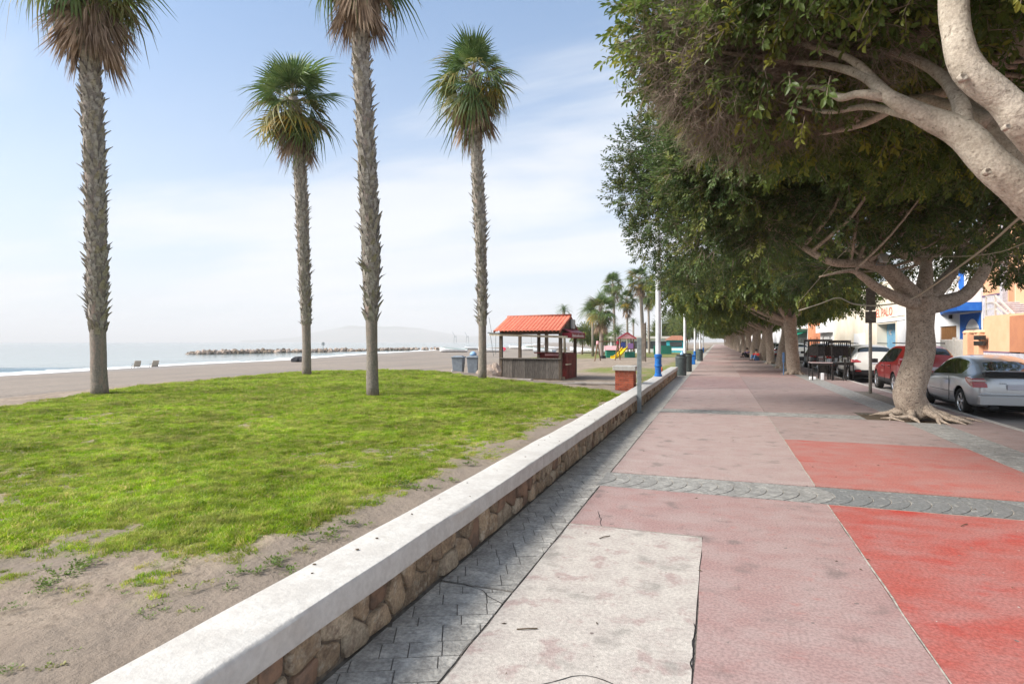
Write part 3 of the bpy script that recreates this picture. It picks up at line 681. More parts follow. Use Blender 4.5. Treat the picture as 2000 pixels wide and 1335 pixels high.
# cap with soft worn edges, cast in bays
def cap(y0, y1, dz=0, dx=0):
    m_ = MB(); prof = [(-2.05, .29), (-2.055, .408), (-2.045, .417), (-2.0, .419), (-1.74, .414), (-1.724, .411), (-1.713, .398), (-1.708, .288)]
    ys_ = np.linspace(y0, y1, max(2, int((y1 - y0) / .12) + 1)); n = len(prof)
    for yy in ys_:
        for (px_, pz_) in prof:
            q = Vector((px_ * 3, yy * 1.1, pz_ * 3)); m_.v.append((px_ + dx + .011 * noise.noise(q) + .004 * noise.noise(q * 4), yy, pz_ + dz + .009 * noise.noise(q + Vector((9, 9, 9))) + .003 * noise.noise(q * 4)))
    for i in range(len(ys_) - 1):
        for j in range(n):
            j2 = (j + 1) % n; m_.f.append((i * n + j, (i + 1) * n + j, (i + 1) * n + j2, i * n + j2)); m_.m.append(0)
    m_.f += [tuple(range(n)), tuple(reversed(range((len(ys_) - 1) * n, len(ys_) * n)))]; m_.m += [0, 0]
    o = m_.build('cap', 'white_paint', WALL, True); o.modifiers.new('edges', 'EDGE_SPLIT').split_angle = R(38)
for (a, b) in [(-3, 5.93), (5.936, 12.3), (12.306, 20.2), (20.206, WALL_END + .05)]: cap(a, b, dz=0 if a < 20 else .02)
# ------------------------------------------------------------------ grass and weeds
def blade_clump(name, n, rad, h, w, mt, lean=.5, seed=0):
    r = random.Random(seed); m_ = MB()
    for _ in range(n):
        a = r.uniform(0, 6.283); q = rad * math.sqrt(r.random()); x, y = q * math.cos(a), q * math.sin(a); b = r.uniform(0, 6.283); hh = h * r.uniform(.5, 1.1)
        dx, dy = math.cos(b) * w, math.sin(b) * w; l = lean * hh * r.uniform(.2, 1.4); c = r.uniform(0, 6.283); lx, ly = math.cos(c) * l, math.sin(c) * l
        m_.add([(x - dx, y - dy, -.005), (x + dx, y + dy, -.005), (x + lx * .35 + dx * .7, y + ly * .35 + dy * .7, hh * .6), (x + lx * .35 - dx * .7, y + ly * .35 - dy * .7, hh * .6), (x + lx, y + ly, hh)], [(0, 1, 2, 3), (3, 2, 4)])
    return proto(name, m_.mesh(name, mt))
GR = [blade_clump('grass_tuft_%s' % k, 34, .065, .036, .0034, 'grass_blade', .9, i) for i, k in enumerate('abc')]
N0 = 260000
Zs = rng.uniform(3.0, 28.5, N0) ** 1.0; pxs = rng.uniform(-60, 1330, N0)
X = (pxs - 1000) * Zs / F; gx = -Zs * SY + X * CY; gy = Zs * CY + X * SY
keep = rng.random(N0) < np.clip(.9 - (Zs - 8) * .02, .3, 1)
gx, gy, Zs = gx[keep], gy[keep], Zs[keep]
ok = (lawn_dist(gx, gy) > -.3); gx, gy, Zs = gx[ok], gy[ok], Zs[ok]
dn = grass_density(gx, gy); ok = rng.random(len(gx)) < dn * 1.05; gx, gy, Zs, dn = gx[ok], gy[ok], Zs[ok], dn[ok]
gz = height(gx, gy) + rough(gx, gy, .7) + hnoise(gx, gy, 2.6, 2.2) * .034
n = len(gx); sc_ = np.clip(Zs / 8.5, .95, 2.0) * rng.uniform(.7, 1.25, n) * (.5 + .5 * dn) * (1 + .45 * hnoise(gx, gy, 4.5, 12))
rots = np.zeros((n, 3)); rots[:, 2] = rng.uniform(0, 6.28, n); rots[:, 0] = rng.normal(0, .12, n); rots[:, 1] = rng.normal(0, .12, n)
g = scatter('grass', np.stack([gx, gy, gz], -1), rots, sc_, GR); tag(g, 'short bright green lawn grass with worn yellowish patches', 'grass', kind='stuff')
# broad-leaved weeds on the bare sand
def weed_mesh(nm, seed):
    r = random.Random(seed); m_ = MB()
    for _ in range(34):
        a = r.uniform(0, 6.283); q = r.uniform(0, .10); x, y = q * math.cos(a), q * math.sin(a); l = r.uniform(.02, .045); w = l * .35; b = a + r.uniform(-.9, .9); up = r.uniform(.1, .9); z = r.uniform(0, .035)
        d = Vector((math.cos(b), math.sin(b), up)).normalized(); s_ = Vector((-math.sin(b), math.cos(b), 0)); p = Vector((x, y, z))
        m_.add([p, p + d * l * .5 + s_ * w, p + d * l, p + d * l * .5 - s_ * w], [(0, 1, 2), (0, 2, 3)])
    return proto(nm, m_.mesh(nm, 'weed_leaf'))
WD = [weed_mesh('weed_' + k, i) for i, k in enumerate('abc')]
pts = []; scs = []
for (px, py, s_, nn) in [(300, 1195, .5, 5), (405, 1190, .55, 5), (430, 1140, .8, 7), (120, 1125, .9, 10), (150, 1100, .9, 8), (45, 1300, .7, 5), (90, 1150, .6, 4), (640, 1040, 1, 9), (700, 1020, .9, 8), (560, 1095, .9, 8), (590, 1070, .7, 6), (800, 950, 1.1, 9), (775, 955, 1., 8), (860, 935, .9, 6), (345, 1190, .4, 3), (500, 1110, .8, 6), (130, 1270, .4, 3), (910, 905, .9, 5), (330, 1105, .7, 5), (20, 1180, .5, 4), (680, 990, .9, 6), (220, 1150, .5, 4), (480, 1040, .7, 5)]:
    c = onz(px, py, .29)
    for _ in range(nn):
        x, y = c.x + random.gauss(0, .10 * s_), c.y + random.gauss(0, .07 * s_)
        if x < -2.12: pts.append((x, y, float(height(x, y)) + .005)); scs.append(s_ * random.uniform(.3, .7))
n = len(pts); rots = np.zeros((n, 3)); rots[:, 2] = rng.uniform(0, 6.28, n)
tag(scatter('weeds', pts, rots, scs, WD), 'low green weeds scattered over the bare sand by the wall', 'weeds', kind='stuff')

# ------------------------------------------------------------------ fan palms
def fan_frond(nm, mt, pet=.74, rad=1.08, seg=26, droop=.25, spread=105, seed=0, dead=False):
    r = random.Random(seed); m_ = MB()
    m_.tube([(0, 0, 0), (0, pet * .5, .03), (0, pet, 0)], [.022, .015, .010], 5, k=1)
    split = .52 if not dead else .25; k0 = 0
    for i in range(seg):
        a0 = R(-spread + 2 * spread * i / seg); a1 = R(-spread + 2 * spread * (i + 1) / seg); am = (a0 + a1) / 2
        L_ = rad * (.72 + .28 * math.cos(am * .8)) * r.uniform(.85, 1.08); dr = droop * r.uniform(.5, 1.6) + (.25 * abs(am) / 1.8)
        def P(a, q, lift=0):
            fold = .10 * abs(math.sin(a)); z = -dr * (q / rad) ** 2.2 * rad - fold * q + lift
            return Vector((math.sin(a) * q, pet + math.cos(a) * q - (.15 * (q / rad) ** 3 if dead else 0), z))
        q0 = .02; q1 = L_ * split; q2 = L_ * .78; q3 = L_
        jit = r.uniform(-.06, .06) * (2.5 if dead else 1)
        v = [P(a0, q0), P(a1, q0), P(a0, q1, -.006), P(am, q1, .012), P(a1, q1, -.006), P(am + jit * .5 - .022, q2), P(am + jit * .5 + .022, q2), P(am + jit, q3)]
        v[7].z -= dr * .35 * r.random()
        m_.add(v, [(0, 3, 2), (0, 1, 3), (1, 4, 3), (2, 3, 5), (3, 6, 5), (3, 4, 6), (5, 6, 7)], 0)
    return m_.mesh(nm, [mt, 'petiole' if not dead else 'frond_dead'])
FG = [fan_frond('frond_green_mesh', 'frond_green', seed=i, droop=d) for i, d in enumerate((.12, .35, .55, .85))]
FO = [fan_frond('frond_olive_mesh', 'frond_olive', seed=10 + i, droop=d) for i, d in enumerate((.4, .8))] + [fan_frond('frond_yellow_mesh', 'frond_yellow', seed=14, droop=.5)]
def dead_frond(nm, seed, L_=1.15, w=.22):
    r = random.Random(seed); m_ = MB(); m_.tube([(0, 0, 0), (0, .35, -.03), (0, .55, -.02)], [.02, .014, .01], 4)
    for i in range(26):
        a = r.uniform(-1, 1); x1 = a * w * r.uniform(.4, .9); x2 = a * w * r.uniform(.7, 1.5); l = L_ * r.uniform(.55, 1); z = r.uniform(-.06, .06); ww = r.uniform(.008, .02)
        m_.add([(a * .02, .42, 0), (x1 - ww, .42 + l * .45, z), (x1 + ww, .42 + l * .45, z + .01), (x2, .42 + l, z * 2 + r.uniform(-.05, .05))], [(0, 2, 1), (1, 2, 3)])
    return m_.mesh(nm, 'frond_dead')
FD = [dead_frond('frond_dead_mesh', 20 + i, w=.12 + .06 * i) for i in range(4)]
def orient(d, roll=0):
    y = Vector(d).normalized(); up = Vector((0, 0, 1)) if abs(y.z) < .97 else Vector((random.random() - .5, random.random() - .5, .1)).normalized()
    x = y.cross(up).normalized(); z = x.cross(y)
    return (Matrix.Rotation(roll, 3, y) @ Matrix((x, y, z)).transposed()).to_euler()
def washingtonia(label, pts, radii, stub_z, skirt, crown_r=1.9, nl=34, nd=40, seed=0, smooth_top=None, group='tall fan palms on the lawn', stubs=True, skirt_len=1.0, lod=0):
    """pts: trunk points (world), last = the bud. stub_z: height where old leaf bases begin"""
    r = random.Random(seed); base = Vector(pts[0]); P = [Vector(p) - base for p in spline(pts, 6)]; n = len(P); rad = lerpl(radii, n)
    t = thing('fan_palm', label, 'palm tree', base, group=group)
    m_ = MB(); m_.tube(P, rad, 14 if not lod else 8, wob=.05); m_.build('trunk', 'palm_trunk', t, True)
    top = P[-1]
    def at_z(z):
        for i in range(n - 1):
            if P[i].z <= z <= P[i + 1].z: f = (z - P[i].z) / (P[i + 1].z - P[i].z); return P[i].lerp(P[i + 1], f), rad[i] * (1 - f) + rad[i + 1] * f
        return P[-1], rad[-1]
    if stubs:
        m_ = MB(); z = stub_z; k = 0
        big = lambda z: .5 + .5 * noise.noise(Vector((z * 1.1, seed, 0)))
        while z < top.z - .15:
            c, rr = at_z(z); nn = 9; vig = big(z)
            for j in range(nn):
                if r.random() < .2: continue
                a = 2 * math.pi * (j + (k % 2) * .5) / nn + r.uniform(-.25, .25); o = Vector((math.cos(a), math.sin(a), 0)); s_ = Vector((-math.sin(a), math.cos(a), 0))
                l = r.uniform(.14, .24) * (.75 + .7 * vig); flare = r.uniform(.0, .045) + (.15 * r.random() ** 4) * (.2 + 1.7 * vig); w = r.uniform(.045, .07)
                p = c + o * (rr - .02) + Vector((0, 0, r.uniform(-.03, .03))); q = p + o * (.02 + flare * .45) + Vector((0, 0, l * .6)); e = p + o * (.03 + flare) + Vector((0, 0, l)) + s_ * r.uniform(-.03, .03)
                m_.add([p + s_ * w, p - s_ * w, q - s_ * w * .8 + o * .012, q + s_ * w * .8 + o * .012, e + s_ * w * .4, e - s_ * w * .3, q - o * .035], [(0, 1, 2, 3), (3, 2, 5, 4), (0, 3, 6), (1, 6, 2), (3, 4, 6), (2, 6, 5), (4, 5, 6)])
            z += .085; k += 1
        o = m_.build('leaf_stubs', 'palm_stub', t); o['kind'] = 'stuff'
    fs = crown_r / 1.9
    for i in range(nl):
        f = (i + .5) / nl; el = R(84 - 126 * f ** .85 + r.uniform(-14, 14)); az = i * 2.39996 + r.uniform(-.3, .3)
        d = (math.cos(az) * math.cos(el), math.sin(az) * math.cos(el), math.sin(el)); p = top + Vector((0, 0, .12 - .6 * f * fs)) + Vector((d[0], d[1], 0)) * .1
        if (f > .62 and r.random() < .6) or r.random() < .12: me = r.choice(FO)
        else: me = r.choice(FG[:2] if f < .4 else FG[1:])
        ob('frond', me, t, p, orient(d, r.uniform(-.5, .5)), fs * r.uniform(.62, 1.1) * (.85 if f < .12 else 1))
    for i in range(nd):
        f = (i + .5) / nd; az = i * 2.39996 + r.uniform(-.4, .4); el = R(-r.uniform(56, 84) if f > .08 else -r.uniform(30, 60)); d = (math.cos(az) * math.cos(el), math.sin(az) * math.cos(el), math.sin(el))
        c, rr = at_z(top.z - (.35 if not lod else .8) - (skirt - .9) * f); p = c + Vector((math.cos(az), math.sin(az), 0)) * (rr + .03)
        ob('dead_frond', r.choice(FD), t, p, orient(d, r.uniform(-1, 1)), skirt_len * r.uniform(.7, 1.05) * (.85 + .25 * fs))
    return t
def palm_px(px, Z0): return [spot(a, b, Z0) for a, b in px]
def fixbase(P, z=.24): P[0].z = z; return P
washingtonia('fan palm at the left end of the lawn with a broad brown leaf skirt', fixbase(palm_px([(195, 772), (191, 650), (189, 500), (184, 300), (177, 150), (174, -68)], 14.6)), [.20, .175, .175, .215, .205, .205, .215, .20, .21, .15], 1.55, 1.95, 1.8, 46, 70, 1, skirt_len=1.05)
washingtonia('slender fan palm furthest from the wall, bushy crown above a short brown skirt', fixbase(palm_px([(599, 734), (598, 630), (592, 470), (587, 350), (580, 260), (573, 190)], 23.2)), [.185, .16, .19, .21, .22, .22, .24, .18], 2.0, 2.1, 2.2, 48, 56, 2, skirt_len=.95)
washingtonia('tallest fan palm in the middle of the lawn, its top cut off by the photo', fixbase(palm_px([(728, 774), (726, 640), (725, 520), (720, 380), (711, 220), (703, 60), (698, -105)], 14.3)), [.155, .13, .15, .205, .20, .195, .18, .17, .165, .15], 1.85, 1.95, 1.7, 44, 62, 3, skirt_len=.95)
washingtonia('fan palm close to the tile-roofed kiosk with ragged yellow and green fronds', fixbase(palm_px([(942, 741), (942, 620), (939, 480), (934, 370), (929, 260), (925, 142)], 20.6)), [.155, .135, .15, .18, .19, .18, .2, .16], 1.9, 2.1, 1.85, 46, 44, 4, skirt_len=.9)
# the group of palms beyond the playground
for (lb, px, top, br, Z0, cr, tr, sd, nd_) in [
    ('stout bushy fan palm leftmost of the group beyond the playground', 1173, 600, 1175, 68, 1.9, .26, 11, 26),
    ('tall straight fan palm rising above the swings', 1197, 553, 1202, 84, 1.6, .22, 12, 22),
    ('short fan palm standing between two taller ones behind the slide', 1224, 582, 1226, 88, 1.55, .18, 13, 18),
    ('tallest fan palm of the group, thick trunk behind the sign post', 1250, 541, 1258, 86, 1.9, .30, 14, 24),
    ('thin fan palm right of the group, beside the white lamp post', 1266, 570, 1268, 92, 1.75, .20, 15, 20)]:
    b = spot(br, 690, Z0); b.z = -.35; washingtonia(lb, [b, spot((br * 2 + px) / 3, 650, Z0), spot((br + px) / 2, 620, Z0), spot(px, top, Z0)], [tr, tr * .9, tr * .85, tr * .8], 1.4, 2.0, cr * 1.3, 38, nd_, sd, group='fan palms beyond the playground', stubs=False, lod=1)
# feather palms
def feather_frond(nm, seed, L_=3.0, n=34):
    r = random.Random(seed); m_ = MB(); pts = [Vector((0, L_ * t, .55 * math.sin(t * 2.4) - 1.5 * t ** 2.6)) for t in [i / 8 for i in range(9)]]
    m_.tube(pts, lerpl([.03, .006], 9), 4)
    for i in range(n):
        t = .12 + .88 * i / n; f = t * 8; a = int(min(f, 7)); p = pts[a].lerp(pts[a + 1], f - a); dr = (pts[a + 1] - pts[a]).normalized(); l = .52 * math.sin(math.pi * (.12 + .8 * t)) + .1
        for s_ in (-1, 1):
            d = (Vector((s_, 0, .15)) + dr * .75).normalized(); q = p + d * l - Vector((0, 0, .12 * l + .25 * l * r.random())); w = dr * .022
            m_.add([p - w, p + w, q + w * .2, q - w * .2], [(0, 1, 2, 3)])
    return m_.mesh(nm, 'frond_green')
FF = [feather_frond('feather_frond_mesh', s_) for s_ in (1, 2, 3)]
for (lb, px, py, Z0, s_, base) in [('feather palm behind the leftmost fan palm, arching fronds', 1157, 612, 82, .72, 1158), ('low feather palm with wide fronds behind the play tower', 1206, 652, 78, .68, 1207), ('feather palm whose crown just clears the kiosk ridge', 1101, 607, 75, .42, 1103), ('small distant feather palm right of the play tower', 1237, 629, 120, .45, 1237)]:
    b = spot(base, 690, Z0); b.z = -.4; tp = spot(px, py, Z0); t = thing('feather_palm', lb, 'palm tree', b, group='feather palms on the beach'); r = random.Random(px)
    m_ = MB(); m_.tube([(0, 0, 0), (tp - b) * .5, tp - b], [.2, .17, .2], 8); m_.build('trunk', 'palm_trunk', t, True)
    for i in range(30):
        el = R(70 - 95 * (i / 30)); az = i * 2.4; d = (math.cos(az) * math.cos(el), math.sin(az) * math.cos(el), math.sin(el)); ob('frond', r.choice(FF), t, tp - b, orient(d, r.uniform(-.3, .3)), s_)

# ------------------------------------------------------------------ ficus trees
def sprig(nm, nleaf, L_, mt, spread=.16, seed=0, six=True):
    """a leafy twig end, leaves on short stalks round a stem along +Y"""
    r = random.Random(seed); m_ = MB()
    m_.tube([(0, -.05, 0), (0, spread, .01), (0, spread * 1.8, -.01)], [.005, .004, .002], 3, k=1)
    for i in range(nleaf):
        t = (i + .3) / nleaf; p = Vector((0, spread * 1.9 * t, 0)); a = i * 2.4 + r.uniform(-.4, .4); tilt = r.uniform(.5, 1.2) * (1 - .4 * t)
        d = Vector((math.cos(a) * math.sin(tilt), math.cos(tilt), math.sin(a) * math.sin(tilt))).normalized(); d = (d + Vector((0, 0, -.15))).normalized()
        s_ = d.cross(Vector((0, 0, 1)) if abs(d.z) < .9 else Vector((1, 0, 0))).normalized(); s_ = (Matrix.Rotation(r.uniform(-.9, .9), 3, d) @ s_); nrm = s_.cross(d)
        l = L_ * r.uniform(.7, 1.15); w = l * .24; p = p + d * .02
        mid = p + d * l * .5 - nrm * l * .05; tip = p + d * l - nrm * l * .12
        if six: m_.add([p, mid - d * l * .2 + s_ * w + nrm * w * .35, mid + d * l * .2 + s_ * w * .8 + nrm * w * .3, tip, mid + d * l * .2 - s_ * w * .8 + nrm * w * .3, mid - d * l * .2 - s_ * w + nrm * w * .35, mid], [(0, 6, 1), (1, 6, 2), (2, 6, 3), (3, 6, 4), (4, 6, 5), (5, 6, 0)], 0)
        else: m_.add([p, mid + s_ * w + nrm * w * .3, tip, mid - s_ * w + nrm * w * .3], [(0, 2, 1), (0, 3, 2)], 0)
    return proto(nm, m_.mesh(nm, [mt, 'twig_grey']))
SP_A = [sprig('sprig_near_' + 'abc'[i], 13, .085, 'leaf_ficus', .14, i) for i in range(3)]
SP_B = [sprig('sprig_mid_' + 'abc'[i], 15, .088, 'leaf_ficus_blue', .15, 5 + i, False) for i in range(3)]
SP_C = [sprig('sprig_far_' + 'abc'[i], 16, .19, 'leaf_ficus', .34, 9 + i, False) for i in range(3)]
def bare_twig(nm, seed):
    r = random.Random(seed); m_ = MB()
    def br(p, d, l, w, k):
        q = p + d * l; m_.tube([p, (p + q) / 2 + Vector((r.uniform(-1, 1), r.uniform(-1, 1), r.uniform(-1, 1))) * l * .08, q], [w, w * .8, w * .5], 3, cap=False)
        if k:
            for _ in range(3): br(q if r.random() < .6 else p.lerp(q, r.uniform(.4, .9)), (d + Vector((r.gauss(0, .5), r.gauss(0, .5), r.gauss(0, .5)))).normalized(), l * .72, w * .6, k - 1)
    br(Vector((0, -.1, 0)), Vector((0, 1, 0)), .22, .005, 3); return proto(nm, m_.mesh(nm, 'twig_grey'))
TW = [bare_twig('bare_twig_' + 'ab'[i], i) for i in range(2)]
def crown_points(blobs, n, seed, flat=1.0, shell=(.55, 1.03)):
    g = np.random.default_rng(seed); B = np.array([(b[0], b[1], b[2], b[3]) for b in blobs]); w = B[:, 3] ** 2; k = g.choice(len(B), n, p=w / w.sum())
    d = g.normal(size=(n, 3)); d /= np.linalg.norm(d, axis=1)[:, None]; q = shell[0] + (shell[1] - shell[0]) * g.random(n) ** .6
    nn = np.array([noise.noise(Vector((a * 2.3 + b[0], b_ * 2.3 + b[1], c * 2.3))) for (a, b_, c), b in zip(d, B[k])])
    rad = B[k, 3] * (q + .28 * nn); p = B[k, :3] + d * rad[:, None] * np.array([1, 1, flat])
    return p, d, k
def dirs_to_rots(d, g, jit=.5):
    d = d + g.normal(0, jit, d.shape); d /= np.linalg.norm(d, axis=1)[:, None]; out = np.zeros((len(d), 3))
    out[:, 0] = np.arcsin(np.clip(d[:, 2], -1, 1)); out[:, 2] = np.arctan2(-d[:, 0], d[:, 1]); out[:, 1] = 0
    # euler XYZ: rotate about X by elevation then about Z by azimuth; small roll kept at zero
    return out
def limbs_mesh(chains, n=10):
    m_ = MB()
    for P, rr in chains: P = spline(P, 5); m_.tube(P, lerpl(rr, len(P)), n, wob=.10)
    return m_
def twig_chains(starts, blobs, r, w0=.05, per=4):
    """branches from the nearest limb end to every blob, forking inside it"""
    out = []
    for b in blobs:
        c = Vector(b[:3]); s_, w = min(starts, key=lambda q: (q[0] - c).length); mid = s_.lerp(c, .5) + Vector((r.uniform(-.3, .3), r.uniform(-.3, .3), -.12 * (c - s_).length)); ww = min(w * .75, w0)
        out.append(([s_, mid, c], [ww, ww * .7, ww * .42]))
        for _ in range(per):
            d = Vector((r.gauss(0, 1), r.gauss(0, 1), r.gauss(-.1, .8))).normalized(); st = mid.lerp(c, r.uniform(.2, 1)); e = c + d * b[3] * .92
            out.append(([st, st.lerp(e, .5) + Vector((0, 0, .12)), e], [ww * .42, ww * .28, ww * .10]))
    return out
def trunk_mesh(P, rad, roots=7, r=random, n=20, reach=.9, z0=0):
    m_ = MB(); PP = spline(P, 6); m_.tube(PP, lerpl(rad, len(PP)), n, wob=.16); b = P[0]; r0 = rad[0]
    for i in range(roots):
        a = 2 * math.pi * i / roots + r.uniform(-.3, .3); o = Vector((math.cos(a), math.sin(a), 0)); s_ = Vector((-math.sin(a), math.cos(a), 0)); l = reach * r.uniform(.7, 1.3)
        pts = [b + o * r0 * .25 + Vector((0, 0, .36)), b + o * r0 * .8 + Vector((0, 0, .15)), b + o * (r0 + l * .35) + Vector((0, 0, .035)) + s_ * r.uniform(-.12, .12), b + o * (r0 + l * .7) + Vector((0, 0, .005)) + s_ * r.uniform(-.25, .25), b + o * (r0 + l) + Vector((0, 0, -.03)) + s_ * r.uniform(-.25, .25)]
        S = spline(pts, 4); m_.tube(S, lerpl([r0 * .36, r0 * .30, r0 * .16, r0 * .09, r0 * .03], len(S)), 8, wob=.3)
        if r.random() < .7:
            q = [pts[2], pts[2] + o * l * .3 + s_ * r.choice((-1, 1)) * .2 - Vector((0, 0, .05)), pts[2] + o * l * .55 + s_ * r.choice((-1, 1)) * .3 - Vector((0, 0, .09))]; S = spline(q, 3); m_.tube(S, lerpl([r0 * .17, r0 * .1, r0 * .04], len(S)), 6)
    return m_

# -- the overhead tree whose trunk stands just right of the view
r = random.Random(3); FA = thing('ficus_tree', 'nearest ficus tree, pale forked limbs and dense leaves overhanging the top right corner', 'tree', (0, 0, 0), group='ficus trees along the promenade')
tb = Vector((4.15, 6.9, -.04)); FA.location = tb
def loc(v): return Vector(v) - tb
fork = spot(2250, 560, 5.0)
m_ = trunk_mesh([Vector((0, 0, -.05)), loc(fork) * .5 + Vector((.05, 0, 0)), loc(fork)], [.42, .33, .36], 7, r); m_.build('trunk', 'bark_ficus', FA, True)
LA = [spot(2250, 560, 5.0), spot(2110, 470, 4.9), spot(2000, 375, 4.85), spot(1930, 312, 4.9), spot(1878, 258, 5.0), spot(1810, 228, 5.1), spot(1738, 190, 5.2), spot(1690, 150, 5.4), spot(1620, 128, 5.7), spot(1540, 120, 6.1)]
LA2 = [spot(1885, 262, 5.0), spot(1810, 228, 5.1), spot(1738, 190, 5.2), spot(1690, 150, 5.4), spot(1620, 128, 5.7), spot(1540, 120, 6.1)]
LA2b = [spot(1740, 190, 5.22), spot(1680, 183, 5.3), spot(1640, 190, 5.5), spot(1600, 170, 5.8), spot(1530, 172, 6.1)]
LA3 = [spot(1882, 252, 5.0), spot(1876, 205, 5.05), spot(1850, 160, 5.2), spot(1800, 122, 5.4), spot(1725, 96, 5.7), spot(1640, 60, 6.0)]
LG = [spot(1810, 235, 5.15), spot(1745, 218, 5.4), spot(1690, 208, 5.7), spot(1620, 218, 6.0), spot(1560, 208, 6.3), spot(1500, 190, 6.6)]
LH = [spot(1730, 178, 5.25), spot(1665, 118, 5.5), spot(1590, 92, 5.8), spot(1520, 80, 6.1), spot(1450, 85, 6.4)]
LI = [spot(1930, 240, 5.7), spot(1870, 215, 5.9), spot(1780, 195, 6.2), spot(1690, 240, 6.6), spot(1600, 262, 7.0)]
LBr = [spot(2250, 560, 5.0), spot(2150, 400, 4.4), spot(2020, 262, 4.1), spot(1960, 195, 4.1), spot(1892, 135, 4.15), spot(1868, 60, 4.2), spot(1858, -60, 4.3), spot(1840, -200, 4.4)]
LC = [spot(2250, 560, 5.0), spot(2130, 420, 5.4), spot(1990, 300, 5.7), spot(1920, 235, 5.9), spot(1875, 160, 6.1), spot(1850, 60, 6.3), spot(1830, -60, 6.5)]
LD = [spot(2200, 350, 5.5), spot(2050, 110, 5.8), spot(1960, 60, 6.0), spot(1880, 10, 6.2), spot(1800, -40, 6.4)]
LE = [spot(1905, 172, 5.9), spot(1850, 178, 6.2), spot(1760, 205, 6.6), spot(1690, 225, 7.0)]
LF = [spot(2050, 90, 5.7), spot(1990, 95, 6.0), spot(1900, 125, 6.4), spot(1850, 130, 6.8)]
for P, rr in [(LA, [.185, .16, .145, .13, .12, .09, .058, .045, .035, .02]), (LA2b, [.05, .035, .035, .02, .008]), (LA3, [.085, .065, .05, .045, .03, .012]), (LBr, [.16, .14, .12, .10, .102, .093, .098, .085]), (LC, [.22, .21, .20, .17, .14, .10, .08]), (LD, [.15, .14, .12, .11, .1]), (LG, [.045, .036, .03, .022, .016, .008]), (LH, [.04, .034, .026, .02, .008]), (LI, [.09, .07, .055, .04, .02]), (LE, [.08, .06, .05, .03]), (LF, [.06, .05, .04, .03])]:
    m_ = limbs_mesh([([loc(p) for p in P], rr)], 14); m_.build('limb', 'bark_smooth', FA, True)
# pruning scars on the pale limbs
for (px, py, Z_, R_) in [(1881, 150, 4.08, .03), (1929, 334, 4.765, .03), (1967, 247, 3.98, .02)]:
    c = loc(spot(px, py, Z_)); d = Vector((SY, -CY, .25)).normalized(); q = d.to_track_quat('Z', 'Y').to_matrix(); m_ = MB(); m_.lathe([(R_, -.03), (R_ * 1.05, .0), (R_ * .8, .012), (R_ * .5, .0)], 12); m_.v = [tuple(q @ Vector(v) + c) for v in m_.v]; m_.build('branch_scar', 'bark_smooth', FA, True)
blobs = []
for i in range(34):
    a = r.uniform(0, 6.283); q = math.sqrt(r.random()); x = 3.4 + 3.1 * q * math.cos(a); y = 8.3 + 4.0 * q * math.sin(a); z = 5.75 - .75 * q * q + r.uniform(-.2, .5) + max(0, (y - 8)) * .02
    blobs.append((x, y, z, r.uniform(.95, 1.3)))
for (px, py, Z_, R_) in [(1318, 35, 7.0, .65), (1330, 100, 7.4, .5), (1350, 60, 7.2, .9), (1450, 110, 7.2, .85), (1560, 150, 7.5, .85), (1650, 120, 7.2, .9), (1750, 60, 6.8, .9), (1480, 20, 6.8, .9), (1352, 0, 7, .8), (1620, 215, 8.2, .75), (1720, 180, 8, .9), (1850, 150, 8.2, 1.), (1520, 235, 8.6, .7), (1900, 60, 7.6, 1.), (1980, 150, 8.4, 1.1), (1800, 260, 8.8, .8), (1420, 190, 7.9, .6), (1760, 15, 5.6, .55)]:
    p = spot(px, py, Z_); blobs.append((p.x, p.y, p.z, R_))
bl = [(b[0] - tb.x, b[1] - tb.y, b[2] - tb.z, b[3]) for b in blobs]
st = [(loc(q), .035) for P_ in (LA[6:], LA3[2:], LC[3:]) for q in spline(P_, 4)] + [(loc(LA2b[-1]), .04), (loc(LA3[-1]), .05), (loc(LBr[-1]), .12), (loc(LC[-1]), .1), (loc(LC[-3]), .08), (loc(LD[-1]), .1), (loc(LE[-1]), .05), (loc(LF[-1]), .04)]
m_ = limbs_mesh(twig_chains(st, bl, r, .05, 6), 6); m_.build('branches', 'bark_ficus', FA, True)['kind'] = 'stuff'
g = np.random.default_rng(31); p, d, k = crown_points(bl, 27000, 31)
wp = p + np.array(tb)
ok = ~((wp[:, 2] < 3.35)); p, d, k = p[ok], d[ok], k[ok]
# keep the pale limbs clear of leaves, as they are in front
def clear_of(p, chains, rr):
    ok = np.ones(len(p), bool)
    for P in chains:
        for q in spline(P, 4):
            q = np.array(q - tb); v = p - q; ok &= (np.linalg.norm(v, axis=1) > rr)
            # and between the eye and the limb
            e = np.array([0, 0, EYE]) - np.array(tb); s_ = q - e; L_ = np.linalg.norm(s_); s_ = s_ / L_; t = (p - e) @ s_; dd = np.linalg.norm((p - e) - t[:, None] * s_, axis=1); ok &= ~((t < L_) & (t > L_ - 1.3) & (dd < rr * t / L_ * .9))
    return ok
ok = clear_of(p, [LA[:8], LBr, LC[:5], LA3[:4], LA2b[:2]], .24) & clear_of(p, [LG, LH, LA[7:], LA3[3:], LI], .12); p, d = p[ok], d[ok]
o = scatter('crown', p, dirs_to_rots(d, g), g.uniform(.7, 1.15, len(p)), SP_A, FA); o['kind'] = 'stuff'
